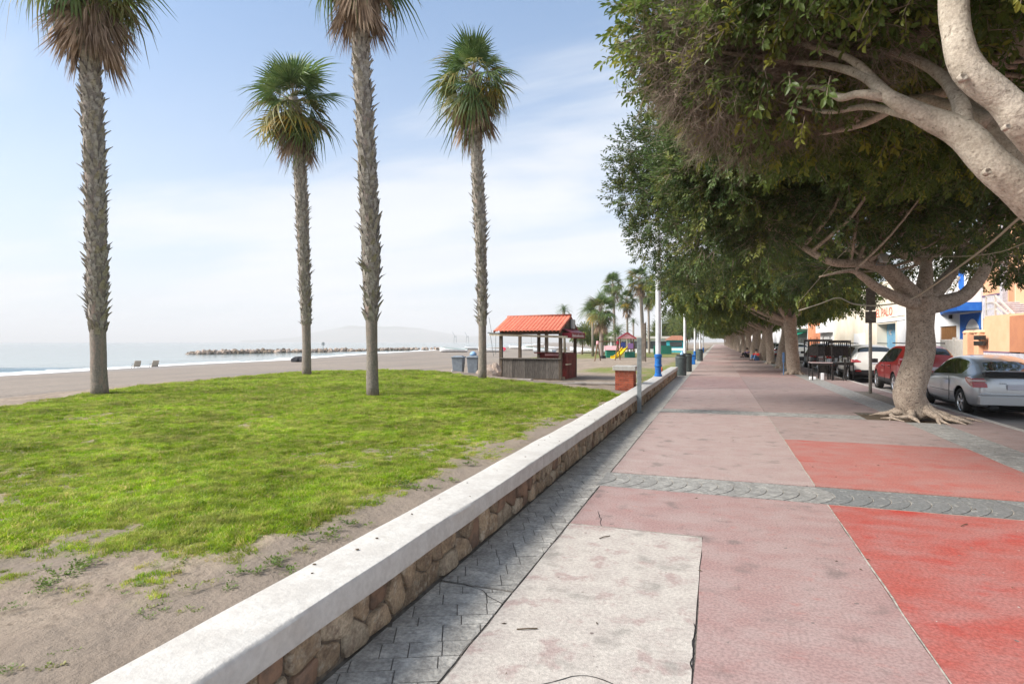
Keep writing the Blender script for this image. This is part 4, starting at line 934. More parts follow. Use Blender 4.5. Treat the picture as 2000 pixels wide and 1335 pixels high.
# patch of bare grey twigs on the seaward side of this crown
tb_blobs = []
for (px, py, Z_, R_) in [(1390, 130, 6.6, .5), (1450, 170, 6.9, .55), (1500, 110, 6.6, .5), (1350, 90, 6.7, .4), (1430, 215, 7.5, .45), (1560, 170, 7.0, .5), (1620, 100, 6.2, .4), (1690, 60, 5.6, .35), (1450, 60, 6.3, .5)]:
    q = loc(spot(px, py, Z_)); tb_blobs.append((q.x, q.y, q.z, R_))
p, d, k = crown_points(tb_blobs, 1500, 5, shell=(.3, 1.1)); o = scatter('bare_twigs', p, dirs_to_rots(d, g, .35), g.uniform(.7, 1.3, len(p)), TW, FA); o['kind'] = 'stuff'

# -- second tree, in the pit
r = random.Random(8); tb = onz(1787, 815); tb.z = -.05; FB = thing('ficus_tree', 'ficus with a thick speckled trunk and spreading roots in a square pit', 'tree', tb, group='ficus trees along the promenade')
zt_ = 12.35
P = [spot(1790, 812, 12.4), spot(1776, 765, 12.4), spot(1795, 700, 12.45), spot(1798, 640, 12.5), spot(1800, 580, 12.5)]
m_ = trunk_mesh([loc(p) for p in P], [.31, .295, .265, .25, .275], 9, r, 26, .6); m_.build('trunk', 'bark_ficus', FB, True)
f0 = spot(1800, 590, 12.5)
L1 = [f0, spot(1765, 560, 12.3), spot(1732, 527, 12.0), spot(1690, 514, 11.7), spot(1630, 512, 11.4), spot(1585, 492, 11.5), spot(1550, 468, 11.9), spot(1490, 430, 12.9), spot(1430, 405, 13.8), spot(1370, 385, 14.6)]
L2 = [f0 + Vector((0, 0, -.05)), spot(1755, 582, 12.1), spot(1712, 560, 11.7), spot(1685, 540, 11.4), spot(1660, 528, 11.2), spot(1600, 540, 11)]
L3 = [spot(1802, 600, 12.5), spot(1806, 550, 12.5), spot(1808, 510, 12.7), spot(1795, 480, 13), spot(1780, 440, 13.4)]
L4 = [spot(1805, 598, 12.5), spot(1845, 590, 12.6), spot(1885, 575, 12.8), spot(1918, 535, 13.0), spot(1938, 490, 13.2), spot(1965, 440, 13.4)]
L5 = [spot(1803, 595, 12.5), spot(1835, 560, 13.0), spot(1865, 520, 13.8), spot(1880, 470, 14.6)]
L6 = [spot(1735, 530, 12.0), spot(1700, 505, 12.2), spot(1665, 485, 12.6), spot(1640, 455, 13)]
L7 = [spot(1806, 515, 12.7), spot(1775, 500, 12.9), spot(1730, 480, 13.3), spot(1690, 470, 13.8)]
for P, rr in [(L1, [.20, .17, .14, .095, .078, .065, .055, .04, .03, .015]), (L2, [.15, .115, .09, .07, .04, .012]), (L3, [.19, .15, .11, .07, .03]), (L4, [.19, .17, .145, .12, .09, .04]), (L5, [.19, .16, .11, .04]), (L6, [.07, .06, .04, .015]), (L7, [.08, .065, .045, .015])]:
    m_ = limbs_mesh([([loc(p) for p in P], rr)], 14); m_.build('limb', 'bark_ficus', FB, True)
blobs = []
for i in range(46):
    a = r.uniform(0, 6.283); q = math.sqrt(r.random()); x = 3.2 + 4.0 * q * math.cos(a); y = 15.2 + 4.6 * q * math.sin(a); z = 6.0 - .9 * q * q + r.uniform(-.1, .6)
    blobs.append((x, y, z, r.uniform(.95, 1.35)))
for (px, py, Z_, R_) in [(1262, 300, 14.5, .8), (1258, 370, 15, .85), (1290, 440, 15, .8), (1320, 500, 15.5, .8), (1330, 380, 13.8, 1.), (1380, 440, 13, .9), (1400, 320, 13, 1.), (1440, 380, 12.4, .9), (1500, 420, 12, .85), (1560, 370, 11.6, .8), (1620, 400, 11.3, .75), (1680, 380, 11.2, .7), (1750, 400, 11.2, .75), (1820, 380, 11, .8), (1900, 420, 11, .8), (1980, 400, 11, .8), (1460, 300, 12, .9), (1330, 260, 13.8, .9), (1420, 500, 14.5, .7), (1500, 475, 13.6, .65), (1700, 330, 11.3, .8), (1600, 320, 11.5, .8), (1840, 320, 11, .8), (1950, 330, 10.8, .8), (1990, 500, 14, .6), (1985, 490, 15, .6), (1360, 545, 17, .7), (1262, 345, 15, .45), (1262, 290, 14.6, .4), (1750, 480, 17, .8), (1830, 490, 17.5, .85), (1690, 495, 17, .75), (1900, 490, 17, .8), (1960, 500, 17, .7), (1620, 520, 18, .75), (1560, 515, 18, .8), (1790, 430, 16, .9), (1870, 440, 16, .9), (1650, 460, 16, .8)]:
    p = spot(px, py, Z_); blobs.append((p.x, p.y, p.z, R_))
bl = [(b[0] - tb.x, b[1] - tb.y, b[2] - tb.z, b[3]) for b in blobs]
st = [(loc(q), w) for P_, w in ((L1[3:], .06), (L2[3:], .04), (L3[2:], .07), (L4[3:], .08), (L5[2:], .08), (L6[1:], .04), (L7[1:], .05)) for q in spline(P_, 4)]
m_ = limbs_mesh(twig_chains(st, bl, r, .05, 4), 5); m_.build('branches', 'bark_ficus', FB, True)['kind'] = 'stuff'
g = np.random.default_rng(32); p, d, k = crown_points(bl, 30000, 32); wp = p + np.array(tb); ok = wp[:, 2] > 3.15; p, d = p[ok], d[ok]
ok = clear_of(p, [L1[:5], L2[:4], L3[:3], L4[:4]], .2); p, d = p[ok], d[ok]
o = scatter('crown', p, dirs_to_rots(d, g), g.uniform(.75, 1.25, len(p)), SP_B, FB); o['kind'] = 'stuff'

# -- the row beyond: one tree, then copies
def far_ficus(nm_label, seed, x, y, lean=.25):
    r = random.Random(seed); t = thing('ficus_tree', nm_label, 'tree', (x, y, -.03), group='ficus trees along the promenade')
    m_ = trunk_mesh([Vector((0, 0, -.03)), Vector((-.05 - lean * .3, -.02, 1.0)), Vector((-.1 - lean, 0, 2.1)), Vector((-.15 - lean * 1.3, 0, 2.9))], [.34, .29, .28, .33], 7, r, 12, .5); m_.build('trunk', 'bark_ficus', t, True)
    f0 = Vector((-.15 - lean * 1.2, 0, 2.6)); st = []
    for (dx, dy, dz, w) in [(-2.6, -.6, 1.7, .16), (-2.0, 1.6, 1.9, .14), (-1.4, -2.0, 2.2, .13), (-.2, -.4, 2.6, .15), (1.6, .8, 2.0, .14), (1.2, -1.5, 2.1, .12), (-3.2, .5, 1.5, .12)]:
        e = f0 + Vector((dx, dy, dz)) * r.uniform(.85, 1.1); P = [f0, f0.lerp(e, .35) + Vector((0, 0, -.1)), f0.lerp(e, .7) + Vector((0, 0, r.uniform(-.1, .1))), e]
        m_ = limbs_mesh([(P, [w, w * .75, w * .6, w * .4])], 8); m_.build('limb', 'bark_ficus', t, True); st.append((e, w * .5)); st.append((P[2], w * .5))
    bl = []
    for i in range(40):
        a = r.uniform(0, 6.283); q = math.sqrt(r.random()); bl.append((-1.6 + 4.2 * q * math.cos(a), 4.4 * q * math.sin(a), 5.15 - 1.15 * q * q + r.uniform(-.1, .6), r.uniform(.9, 1.3)))
    m_ = limbs_mesh(twig_chains(st, bl, r, .05, 3), 5); m_.build('branches', 'bark_ficus', t, True)['kind'] = 'stuff'
    g = np.random.default_rng(seed); p, d, k = crown_points(bl, 7500, seed); ok = p[:, 2] > 3.3; p, d = p[ok], d[ok]
    o = scatter('crown', p, dirs_to_rots(d, g), g.uniform(.6, 1.05, len(p)), SP_C, t); o['kind'] = 'stuff'; return t
T3 = far_ficus('ficus with a straight trunk beside the stacked black tables', 41, 3.62, 32.2, .05)
T4 = far_ficus('leaning ficus just behind the one by the stacked tables', 42, 3.75, 39.4, -.35)
rows = [(3.75, 47.0, 'ficus half hidden behind two leaning trunks, by the parked scooters'), (3.7, 55.0, 'ficus whose trunk shades a seated figure in a red shirt'), (3.8, 60.3, 'ficus right behind the seated figure in red'), (3.6, 67.5, 'ficus by the seated figure in purple'), (3.7, 75.0, 'slim ficus beyond the seated figure in purple'), (3.6, 83, None), (3.7, 91, None), (3.7, 99, None), (3.6, 108, None), (3.7, 117, None), (3.7, 127, None), (3.7, 138, None), (3.7, 150, None), (3.7, 163, None), (3.7, 177, None), (3.7, 192, None), (3.7, 208, None), (3.7, 226, None), (3.7, 246, None), (3.7, 270, None), (3.7, 300, None)]
for i, (x, y, lb) in enumerate(rows):
    src = (T3, T4)[i % 2]; c = dup(src, (x, y, -.03), [.25, -.2, .4, -.35, .1][i % 5], lb or 'distant ficus in the tunnel of trees at the far end of the promenade', scale=(1 if i % 3 else .94) * (1 if y < 100 else 1.1))
# ------------------------------------------------------------------ cars
def evaluated(o):
    dg = bpy.context.evaluated_depsgraph_get(); return bpy.data.meshes.new_from_object(o.evaluated_get(dg), depsgraph=dg)
def make_car(label, cat, name, paint, spec, group=None, loc=(0, 0, 0), rz=0, detail=True):
    """local frame: +Y is forward, origin under the middle; rear looks towards -Y"""
    L_, W_, H_ = spec['L'], spec['W'] / 2, spec['H']; St = spec['st']; t = thing(name, label, cat, loc, rz, group)
    # stations: (y, zlow, zbelt, ztop, half width at belt factor, half width at roof factor)
    prof = []; mbx = MB(); ns = len(St)
    for (y, zl, zb, zt2, wb, wr) in St:
        w = W_ * wb; k = max(zt2 - zb, .015)
        sec = [(0, zl), (w * .8, zl), (w * .95, zl + .05), (w * 1.0, zl + .20), (w * 1.005, (zl + zb) / 2 + .06), (w * .985, zb - .08), (w * .965, zb), (W_ * wr, zt2 - k * .12), (W_ * wr * .86, zt2 - k * .01), (0, zt2 + .02)]
        prof.append(sec)
    ncol = 10; 
    def vid(i, j, s_): return i * (2 * ncol - 2) + (j if s_ > 0 else (0 if j == 0 else (ncol - 1 if j == ncol - 1 else ncol - 1 + j)))
    for i, sec in enumerate(prof):
        y = St[i][0]
        for (x, z) in sec: mbx.v.append((x, y, z))
        for (x, z) in sec[1:-1]: mbx.v.append((-x, y, z))
    glass = spec['glass']
    for i in range(ns - 1):
        for j in range(ncol - 1):
            for s_ in (1, -1):
                f = (vid(i, j, s_), vid(i + 1, j, s_), vid(i + 1, j + 1, s_), vid(i, j + 1, s_))
                if s_ < 0: f = f[::-1]
                mbx.f.append(f[::-1]); mbx.m.append(1 if (i, j) in glass else (2 if j <= 2 and spec.get('clad') else (3 if j == 0 else 0)))
    for i in (0, ns - 1):
        loop = [vid(i, j, 1) for j in range(ncol)] + [vid(i, j, -1) for j in range(ncol - 2, 0, -1)]
        mbx.f.append(tuple(loop if i else loop[::-1])); mbx.m.append(0)
    mats_ = [paint, 'car_glass', 'black_plastic', 'black_plastic']
    me = mbx.mesh('car_cage', mats_, True); o = bpy.data.objects.new('car_cage', me); COL.objects.link(o)
    bm = bmesh.new(); bm.from_mesh(me); bmesh.ops.recalc_face_normals(bm, faces=bm.faces)
    cr_ = bm.edges.layers.float.new('crease_edge')
    for e in bm.edges:
        ms = {f.material_index for f in e.link_faces}
        if 1 in ms and len(ms) > 1: e[cr_] = .35
    bm.to_mesh(me); bm.free()
    md = o.modifiers.new('s', 'SUBSURF'); md.levels = 2; md.render_levels = 2
    wr_, wy_ = spec['wr'], spec['wy']; cut = []
    for yy in wy_:
        for s_ in (-1, 1):
            c = MB(); c.lathe([(wr_ * 1.13, -.19), (wr_ * 1.13, .25)], 32, axis='X'); c.v = [(v[0] * 1 + s_ * (W_ - .02), v[1] + yy, v[2] + wr_ + .02) for v in c.v]
            cm = c.build('cut', 'black_plastic'); cut.append(cm); b = o.modifiers.new('b', 'BOOLEAN'); b.operation = 'DIFFERENCE'; b.object = cm; b.solver = 'EXACT'; b.material_mode = 'TRANSFER'
    full = evaluated(o)
    for c in cut: bpy.data.objects.remove(c)
    bpy.data.objects.remove(o)
    bm = bmesh.new(); bm.from_mesh(full); idx = [k for k, m_ in enumerate(full.materials) if m_ and m_.name == 'car_glass'][0]
    def keep_only(pred, nm):
        b2 = bm.copy(); bmesh.ops.delete(b2, geom=[f for f in b2.faces if not pred(f)], context='FACES'); me2 = bpy.data.meshes.new(nm); b2.to_mesh(me2); b2.free()
        for m_ in full.materials: me2.materials.append(m_)
        return me2
    ob('body', keep_only(lambda f: f.material_index != idx, 'body'), t)
    glob = keep_only(lambda f: f.material_index == idx, 'window')
    # split glass into loose islands: each is a window part
    b3 = bmesh.new(); b3.from_mesh(glob); left = set(b3.faces); isl = []
    while left:
        f = left.pop(); st_ = [f]; cur = [f]
        while st_:
            q = st_.pop()
            for e in q.edges:
                for g_ in e.link_faces:
                    if g_ in left: left.remove(g_); st_.append(g_); cur.append(g_)
        isl.append([[tuple(v.co) for v in f_.verts] for f_ in cur])
    b3.free()
    for fs in isl:
        m_ = MB()
        for q in fs: m_.add(q, [tuple(range(len(q)))])
        me3 = m_.mesh('window', 'car_glass', True); b4 = bmesh.new(); b4.from_mesh(me3); bmesh.ops.remove_doubles(b4, verts=b4.verts, dist=1e-5); b4.to_mesh(me3); b4.free(); ob('window', me3, t)
    bm.free()
    # wheels
    tw = .21
    for yy in wy_:
        for s_ in (-1, 1):
            w = MB(); w.lathe([(wr_ * .66, -tw / 2), (wr_ * .93, -tw / 2), (wr_ * .985, -tw / 2 + .02), (wr_, -tw / 4), (wr_, tw / 4), (wr_ * .985, tw / 2 - .02), (wr_ * .93, tw / 2), (wr_ * .70, tw / 2 - .008), (wr_ * .66, tw / 2 - .03)], 36, axis='X')
            wh = bpy.data.objects.new('wheel', w.mesh('wheel', 'rubber', True)); COL.objects.link(wh); wh.parent = t; wh.location = (s_ * (W_ - tw / 2 - .015), yy, wr_); wh.rotation_euler = (0, 0, 0 if s_ > 0 else math.pi)
            q = MB(); q.lathe([(wr_ * .67, .02), (wr_ * .69, tw / 2 - .03), (wr_ * .66, tw / 2 - .012), (wr_ * .61, tw / 2 - .03), (wr_ * .60, .01)], 36, axis='X', k=0)
            q.lathe([(wr_ * .59, -.02), (wr_ * .59, -.015)], 24, axis='X', k=1)
            q.lathe([(.06, .0), (.06, tw / 2 - .035), (.045, tw / 2 - .022)], 16, axis='X', k=0)
            for a in range(5):
                A_ = a * 2 * math.pi / 5 + .3
                for dA in (-.16, .16):
                    q.bar((tw / 2 - .042, .045 * math.cos(A_), .045 * math.sin(A_)), (tw / 2 - .034, wr_ * .64 * math.cos(A_ + dA), wr_ * .64 * math.sin(A_ + dA)), .042, .028, k=0, up=(1, 0, 0))
            ob('rim', q.mesh('rim', ['alloy', 'dark_gap']), wh)
    for nm, mt, fn in spec['extras']:
        m_ = MB(); fn(m_); o = m_.build(nm, mt, t); bevel(o, .012, 2, 50) if nm not in ('seam',) else None
    return t
def mir(fn):
    def g_(m_):
        fn(m_, 1); fn(m_, -1)
    return g_
def poly_side(m_, pts, x0, x1, s_=1):        # polygon in (y,z), thick in x
    n = len(pts); vs = [(x0 * s_, y, z) for y, z in pts] + [(x1 * s_, y, z) for y, z in pts]
    m_.add(vs, [tuple(range(n)), tuple(reversed(range(n, 2 * n)))] + [(i, n + i, n + (i + 1) % n, (i + 1) % n) for i in range(n)])
# silver coupe
S_co = [(-2.17, .40, .62, .70, .70, .52), (-2.12, .27, .84, .97, .86, .74), (-1.98, .24, .90, 1.03, .95, .76), (-1.72, .23, .93, 1.10, .985, .72), (-1.30, .23, .94, 1.25, 1.0, .64), (-.85, .22, .93, 1.355, 1.0, .61), (-.30, .20, .91, 1.40, 1.0, .62), (.35, .20, .88, 1.36, 1.0, .63), (.75, .21, .86, 1.20, 1.0, .68), (1.12, .22, .84, .94, .99, .72), (1.7, .23, .74, .80, .96, .62), (2.05, .26, .60, .66, .86, .5), (2.17, .36, .50, .55, .66, .4)]
gl = {(3, 8), (4, 8), (4, 6), (5, 6), (6, 6), (7, 6), (8, 8), (7, 8), (3, 7), (8, 7)}
gl = {(2, 8), (3, 8), (8, 8), (7, 8), (5, 6), (4, 6), (6, 6), (7, 6)}
def co_tail(m_, s_): poly_side(m_, [(-2.13, .80), (-2.10, .90), (-1.78, .925), (-1.66, .89), (-1.76, .80), (-1.95, .73), (-2.17, .70)], .60, .875, s_)
def co_tail2(m_, s_): poly_side(m_, [(-2.145, .825), (-2.13, .875), (-1.80, .895), (-1.76, .86), (-1.95, .80)], .615, .88, s_)
ex_co = [('tail_light', 'tail_red', mir(co_tail)), ('reversing_light', 'tail_clear', mir(co_tail2)),
    ('spoiler', 'black_plastic', lambda m_: (m_.box((0, -2.08, .985), (1.30, .20, .085)), m_.box((0, -2.13, 1.035), (1.26, .12, .022)))),
    ('spoiler_lip', 'car_silver', lambda m_: m_.box((0, -2.02, 1.062), (1.26, .16, .016))),
    ('number_plate', 'plate_white', lambda m_: m_.box((.0, -2.185, .72), (.52, .03, .12))),
    ('bumper', 'car_silver', lambda m_: (m_.box((0, -2.08, .42), (1.52, .26, .20)), m_.box((0, -2.13, .555), (1.50, .22, .03)))),
    ('exhaust_pipe', 'black_plastic', lambda m_: m_.lathe([(.055, -.1), (.055, .1)], 14, (-.52, -2.1, .27), axis='Z') if False else m_.bar((-.5, -2.23, .27), (-.5, -1.9, .27), .15, .07)),
    ('underbody', 'dark_gap', lambda m_: m_.bx(-.72, .72, -1.9, 1.9, .16, .30)),
    ('door_handle', 'car_silver', mir(lambda m_, s_: m_.box((s_ * .885, -.42, .80), (.03, .17, .03)))),
    ('wing_mirror', 'car_silver', mir(lambda m_, s_: m_.box((s_ * .97, .72, .93), (.20, .12, .13)))),
    ('seam', 'dark_gap', mir(lambda m_, s_: (m_.bx(s_ * .872, s_ * .8835, -.66, -.652, .30, .88), m_.bx(s_ * .872, s_ * .8835, -1.30, .78, .515, .523)))),
    ('badge_letters', 'chrome', lambda m_: [m_.box((-.38 + k * .035, -2.165, .80), (.022, .02, .02)) for k in range(4)])]
spec_co = dict(L=4.34, W=1.75, H=1.4, st=S_co, glass=gl, wr=.315, wy=(-1.32, 1.38), extras=ex_co)
RY = -.11
make_car('silver hatchback coupe with black rear spoiler parked right of the big ficus', 'car', 'parked_car', 'car_silver', spec_co, 'cars parked along the kerb', (6.28, 17.85, RY), R(-1))
# small crossovers
def suv_spec(L_=4.3, W_=1.78, H_=1.62, tail=None, clad=True, plate_y=.86, rails=True, paint='car_white'):
    h = L_ / 2
    st_ = [(-h, .42, .72, .80, .80, .66), (-h + .06, .30, .92, 1.02, .92, .76), (-h + .16, .28, 1.0, 1.30, .97, .70), (-h + .34, .27, 1.03, H_ - .10, .99, .64), (-h + .75, .27, 1.02, H_ - .02, 1.0, .64), (-h + 1.25, .26, 1.0, H_, 1.0, .66), (-h + 1.9, .26, .98, H_, 1.0, .67), (-h + 2.5, .26, .96, H_ - .08, 1.0, .68), (-h + 2.95, .27, .95, H_ - .34, 1.0, .72), (-h + 3.25, .28, .93, 1.05, .99, .76), (h - .35, .30, .84, .94, .95, .66), (h - .06, .34, .68, .76, .86, .5), (h, .40, .56, .62, .7, .4)]
    gl_ = {(2, 8), (2, 7), (4, 6), (5, 6), (6, 6), (7, 6), (7, 8), (8, 8)}
    def tl(m_, s_): poly_side(m_, tail, .52 * W_ / 1.78, W_ / 2 * .985, s_)
    ex = [('tail_light', 'tail_red', mir(tl)), ('number_plate', 'plate_white', lambda m_: m_.box((0, -h + .015, plate_y), (.5, .05, .11))),
          ('bumper', 'black_plastic', lambda m_: m_.box((0, -h + .07, .44), (W_ * .86, .22, .20))), ('reflector', 'tail_red', mir(lambda m_, s_: m_.box((s_ * W_ * .36, -h - .045, .50), (.22, .03, .06)))),
          ('underbody', 'dark_gap', lambda m_: m_.bx(-W_ * .41, W_ * .41, -h + .3, h - .3, .2, .34)), ('door_handle', 'black_plastic', mir(lambda m_, s_: (m_.box((s_ * (W_ / 2 + .005), -h + 1.35, .90), (.03, .16, .03)), m_.box((s_ * (W_ / 2 + .005), -h + 2.25, .88), (.03, .16, .03))))),
          ('wing_mirror', 'black_plastic', mir(lambda m_, s_: m_.box((s_ * (W_ / 2 + .09), -h + 2.95, 1.03), (.2, .12, .15)))),
          ('seam', 'dark_gap', mir(lambda m_, s_: (m_.bx(s_ * (W_ / 2 - .008), s_ * (W_ / 2 + .0035), -h + 1.93, -h + 1.938, .38, .95), m_.bx(s_ * (W_ / 2 - .008), s_ * (W_ / 2 + .0035), -h + 1.1, -h + 1.108, .62, .97))))]
    if rails: ex.append(('roof_rail', 'black_plastic', mir(lambda m_, s_: m_.bar((s_ * W_ * .30, -h + .6, H_ + .045), (s_ * W_ * .30, -h + 2.3, H_ + .055), .04, .035))))
    return dict(L=L_, W=W_, H=H_, st=st_, glass=gl_, wr=.335, wy=(-h + .82, h - .86), extras=ex, clad=clad)
t_lo = [(-2.16, .86), (-2.12, .97), (-1.80, 1.0), (-1.62, .99), (-1.86, .88), (-2.05, .83)]
CAR_W = make_car('white crossover with roof rails and black lower bumper parked by the metal pole', 'car', 'parked_car', 'car_white', suv_spec(4.35, 1.80, 1.60, t_lo), 'cars parked along the kerb', (6.28, 30.25, RY), R(-1))
t_hi = [(-2.05, .80), (-2.06, 1.12), (-1.93, 1.18), (-1.84, 1.14), (-1.88, .84)]
CAR_R = make_car('dusty red crossover with black roof rails partly behind the big ficus trunk', 'car', 'parked_car', 'car_red', suv_spec(4.08, 1.74, 1.62, t_hi, True), 'cars parked along the kerb', (6.42, 23.9, RY), R(-1))
def recolor(root, mt, fr):
    for ch in root.children:
        if ch.type == 'MESH' and ch.name.startswith('body'):
            ch.data = ch.data.copy()
            for i, m_ in enumerate(ch.data.materials):
                if m_ and m_.name == fr: ch.data.materials[i] = M[mt]
for (y, src, fr, mt, lb) in [(36.3, CAR_W, 'car_white', 'car_silver', 'silver car whose rear shows between the stacked tables'), (42.2, CAR_R, 'car_red', 'car_black', 'dark car behind the two leaning ficus trunks'), (54.5, CAR_W, 'car_white', 'car_white', 'white car beyond the scooters'), (60.5, CAR_R, 'car_red', 'car_blue', 'dark blue car beyond the white one past the scooters'), (67, CAR_W, 'car_white', 'car_silver', 'silver car parked far down the street under the trees'), (74, CAR_R, 'car_red', 'car_black', 'black car parked far down the street under the trees'), (95, CAR_W, 'car_white', 'car_white', 'white car seen at the far end of the tree tunnel'), (82, CAR_W, 'car_white', 'car_blue', 'blue car far down the row of parked cars')]:
    c = dup(src, (6.3 + (0 if y < 90 else -.2), y, RY), R(-1), lb); recolor(c, mt, fr)

# scooters
def scooter(label, x, y, rz):
    t = thing('scooter', label, 'scooter', (x, y, RY), rz, 'scooters parked under the trees')
    for yy in (-.6, .62):
        m_ = MB(); m_.lathe([(.12, -.05), (.22, -.055), (.25, -.02), (.25, .02), (.22, .055), (.12, .05)], 18, axis='X'); m_.v = [(a, b + yy, c + .25) for a, b, c in m_.v]; m_.build('wheel', 'rubber', t, True)
    m_ = MB(); m_.box((0, -.42, .48), (.30, .62, .34)); m_.box((0, .02, .30), (.28, .45, .12)); m_.box((0, .36, .62), (.34, .10, .66), rot=Matrix.Rotation(R(18), 3, 'X')); bevel(m_.build('body', 'boat_grey', t), .05, 3)
    m_ = MB(); m_.box((0, -.35, .75), (.26, .66, .10)); bevel(m_.build('seat', 'black_plastic', t), .03)
    m_ = MB(); m_.tube([(-.32, .22, 1.04), (0, .32, 1.0), (.32, .22, 1.04)], .016, 6); m_.tube([(0, .55, .28), (0, .32, 1.0)], .03, 6); m_.build('handlebar', 'black_plastic', t)
    m_ = MB(); m_.box((0, -.78, .98), (.38, .36, .32)); bevel(m_.build('top_box', 'play_red', t), .04)
    m_ = MB(); m_.box((0, -.76, .62), (.2, .05, .07)); m_.build('tail_light', 'tail_red', t)
scooter('scooter with a red top box parked nearer the leaning ficus', 5.15, 44.6, R(-12)); scooter('second scooter with a red top box, parked further left under the trees', 4.55, 46.8, R(8))

# ------------------------------------------------------------------ street furniture
def square_post(): 
    b = Vector((-1.66, 13.55, 0)); t = thing('sign_post', 'grey square steel post with a narrow board seen edge on, against the low wall', 'sign post', b, YAW - R(12))
    m_ = MB(); m_.bx(-.05, .05, -.05, .05, 0, 1.70); bevel(m_.build('post', 'steel_grey', t), .008)
    m_ = MB(); m_.bx(-.085, .085, -.085, .085, -.001, .012); m_.build('base_plate', 'steel_grey', t)
    m_ = MB(); m_.bx(.052, .135, -.30, .34, 1.18, 2.02); bevel(m_.build('board', 'sign_back', t), .006)
    m_ = MB(); m_.bx(.136, .150, -.33, .37, 1.16, 2.04); m_.build('board_frame', 'wood_brown', t)
square_post()
def sign_pole():
    b = Vector((4.52, 21.0, 0)); t = thing('sign_pole', 'slim metal pole with two small signs seen from behind, between ficus and red car', 'sign post', b, .0)
    m_ = MB(); m_.tube([(0, 0, 0), (0, 0, 3.3)], .048, 12); m_.build('pole', 'pole_galv', t, True)
    m_ = MB(); m_.box((0, -.04, 2.93), (.26, .02, .70)); m_.box((-.11, -.055, 2.93), (.03, .012, .66)); m_.box((.11, -.055, 2.93), (.03, .012, .66)); m_.box((0, -.06, 3.1), (.26, .03, .03)); bevel(m_.build('sign_plate', 'sign_back', t), .004)
    m_ = MB(); m_.box((0, -.04, 2.37), (.30, .02, .36)); m_.box((-.13, -.055, 2.37), (.03, .012, .32)); m_.box((.13, -.055, 2.37), (.03, .012, .32)); bevel(m_.build('lower_plate', 'sign_back', t), .004)
    m_ = MB()
    for z in (2.3, 2.7, 3.1): m_.lathe([(.056, z - .02), (.056, z + .02)], 12)
    m_.build('clamp', 'steel_grey', t)
sign_pole()
def lamp_post(label, x, y, z0, h=6.6, first=[]):
    if first: return dup(first[0], (x, y, z0), 0, label)
    t = thing('lamp_post', label, 'lamp post', (x, y, z0), 0, 'white lamp posts with blue bases')
    m_ = MB(); m_.lathe([(.13, 0), (.13, .07), (.105, .09), (.105, .33), (.125, .35), (.125, .40), (.11, .42), (.11, .64), (.13, .66), (.13, .74), (.085, .77)], 20); m_.build('base', 'lamp_blue', t, True).modifiers.new('e', 'EDGE_SPLIT')
    m_ = MB(); m_.lathe([(.088, .75), (.085, 3.05), (.10, 3.06), (.10, 3.09), (.085, 3.10), (.078, h)], 18); m_.build('pole', 'lamp_white', t, True).modifiers.new('e', 'EDGE_SPLIT')
    m_ = MB(); m_.tube([(0, 0, h - .9), (-.5, 0, h - .7), (-1.0, 0, h - .66)], .022, 8); m_.tube([(0, 0, h - .9), (.5, 0, h - .7), (1.0, 0, h - .66)], .022, 8); m_.build('arm', 'lamp_white', t, True)
    for s_ in (-1, 1):
        m_ = MB(); m_.box((s_ * 1.15, 0, h - .66), (.46, .20, .07), taper=.8); m_.box((s_ * 1.15, 0, h - .70), (.36, .15, .012)); bevel(m_.build('lamp_head', 'box_grey', t), .02)
    first.append(t); return t
lamp_post('nearest white lamp post with a bright blue base standing on the wall cap', -1.88, 20.5, .425)
lamp_post('white lamp post beyond the first green litter bin', -1.9, 38.6, 0)
lamp_post('third white lamp post from the front, blue base by the promenade edge', -1.9, 56.5, 0)
lamp_post('fourth white lamp post, thin and far along the promenade edge', -1.9, 74, 0)
lamp_post('fifth and farthest white lamp post along the promenade edge', -1.9, 92, 0)
lamp_post('white lamp post out on the sand beyond the play area', spot(1292, 690, 120).x, spot(1292, 690, 120).y, -.4)
def litter_bin(label, x, y, first=[]):
    if first: return dup(first[0], (x, y, 0), random.uniform(0, 6), label)
    t = thing('litter_bin', label, 'litter bin', (x, y, 0), 0, 'dark green litter bins by the wall')
    m_ = MB(); m_.lathe([(.235, 0), (.25, .03), (.25, .12), (.262, .13), (.262, .15), (.25, .16), (.26, .80), (.272, .81), (.272, .87), (.25, .92), (.20, .93)], 26); m_.build('body', 'bin_green', t, True).modifiers.new('e', 'EDGE_SPLIT')
    m_ = MB(); m_.lathe([(.10, .925), (.19, .93), (.225, .95), (.215, .99), (.10, .995)], 20); m_.build('lid', 'black_plastic', t, True)
    first.append(t); return t
litter_bin('dark green round litter bin at the very end of the low wall', -1.62, 29.3)
litter_bin('second dark green round litter bin behind the nearest one', -1.52, 33.2)
litter_bin('third and smallest litter bin further along the promenade', -1.35, 52.0)
m_ = MB(); m_.tube([(0, 0, .28), (.02, 0, .5), (.0, .01, .7), (.03, 0, .88)], [.02, .13, .11, .02], 10, wob=.4); o = m_.build('rubbish_bag', 'bag_blue', None, True); o.location = (-1.78, 33.1, .25); tag(o, 'small blue bag hanging at the second litter bin', 'bag')
m_ = MB(); m_.box((0, 0, .32), (.62, .5, .62), taper=.85); m_.box((0, 0, .66), (.66, .54, .07)); o = bevel(m_.build('blue_box', 'lamp_blue'), .03); o.location = (-1.75, 44, 0); tag(o, 'low bright blue box beyond the litter bins', 'box')
def fruit_can(x, y, z):
    t = thing('traffic_cone', 'small orange cone standing just behind the wall end', 'cone', (x, y, z)); m_ = MB(); m_.lathe([(.09, .02), (.035, .36), (.02, .37)], 12); m_.build('cone', 'orange_plastic', t, True); m_ = MB(); m_.box((0, 0, .01), (.24, .24, .02)); m_.build('foot', 'orange_plastic', t)
fruit_can(-2.55, 29.6, .0)

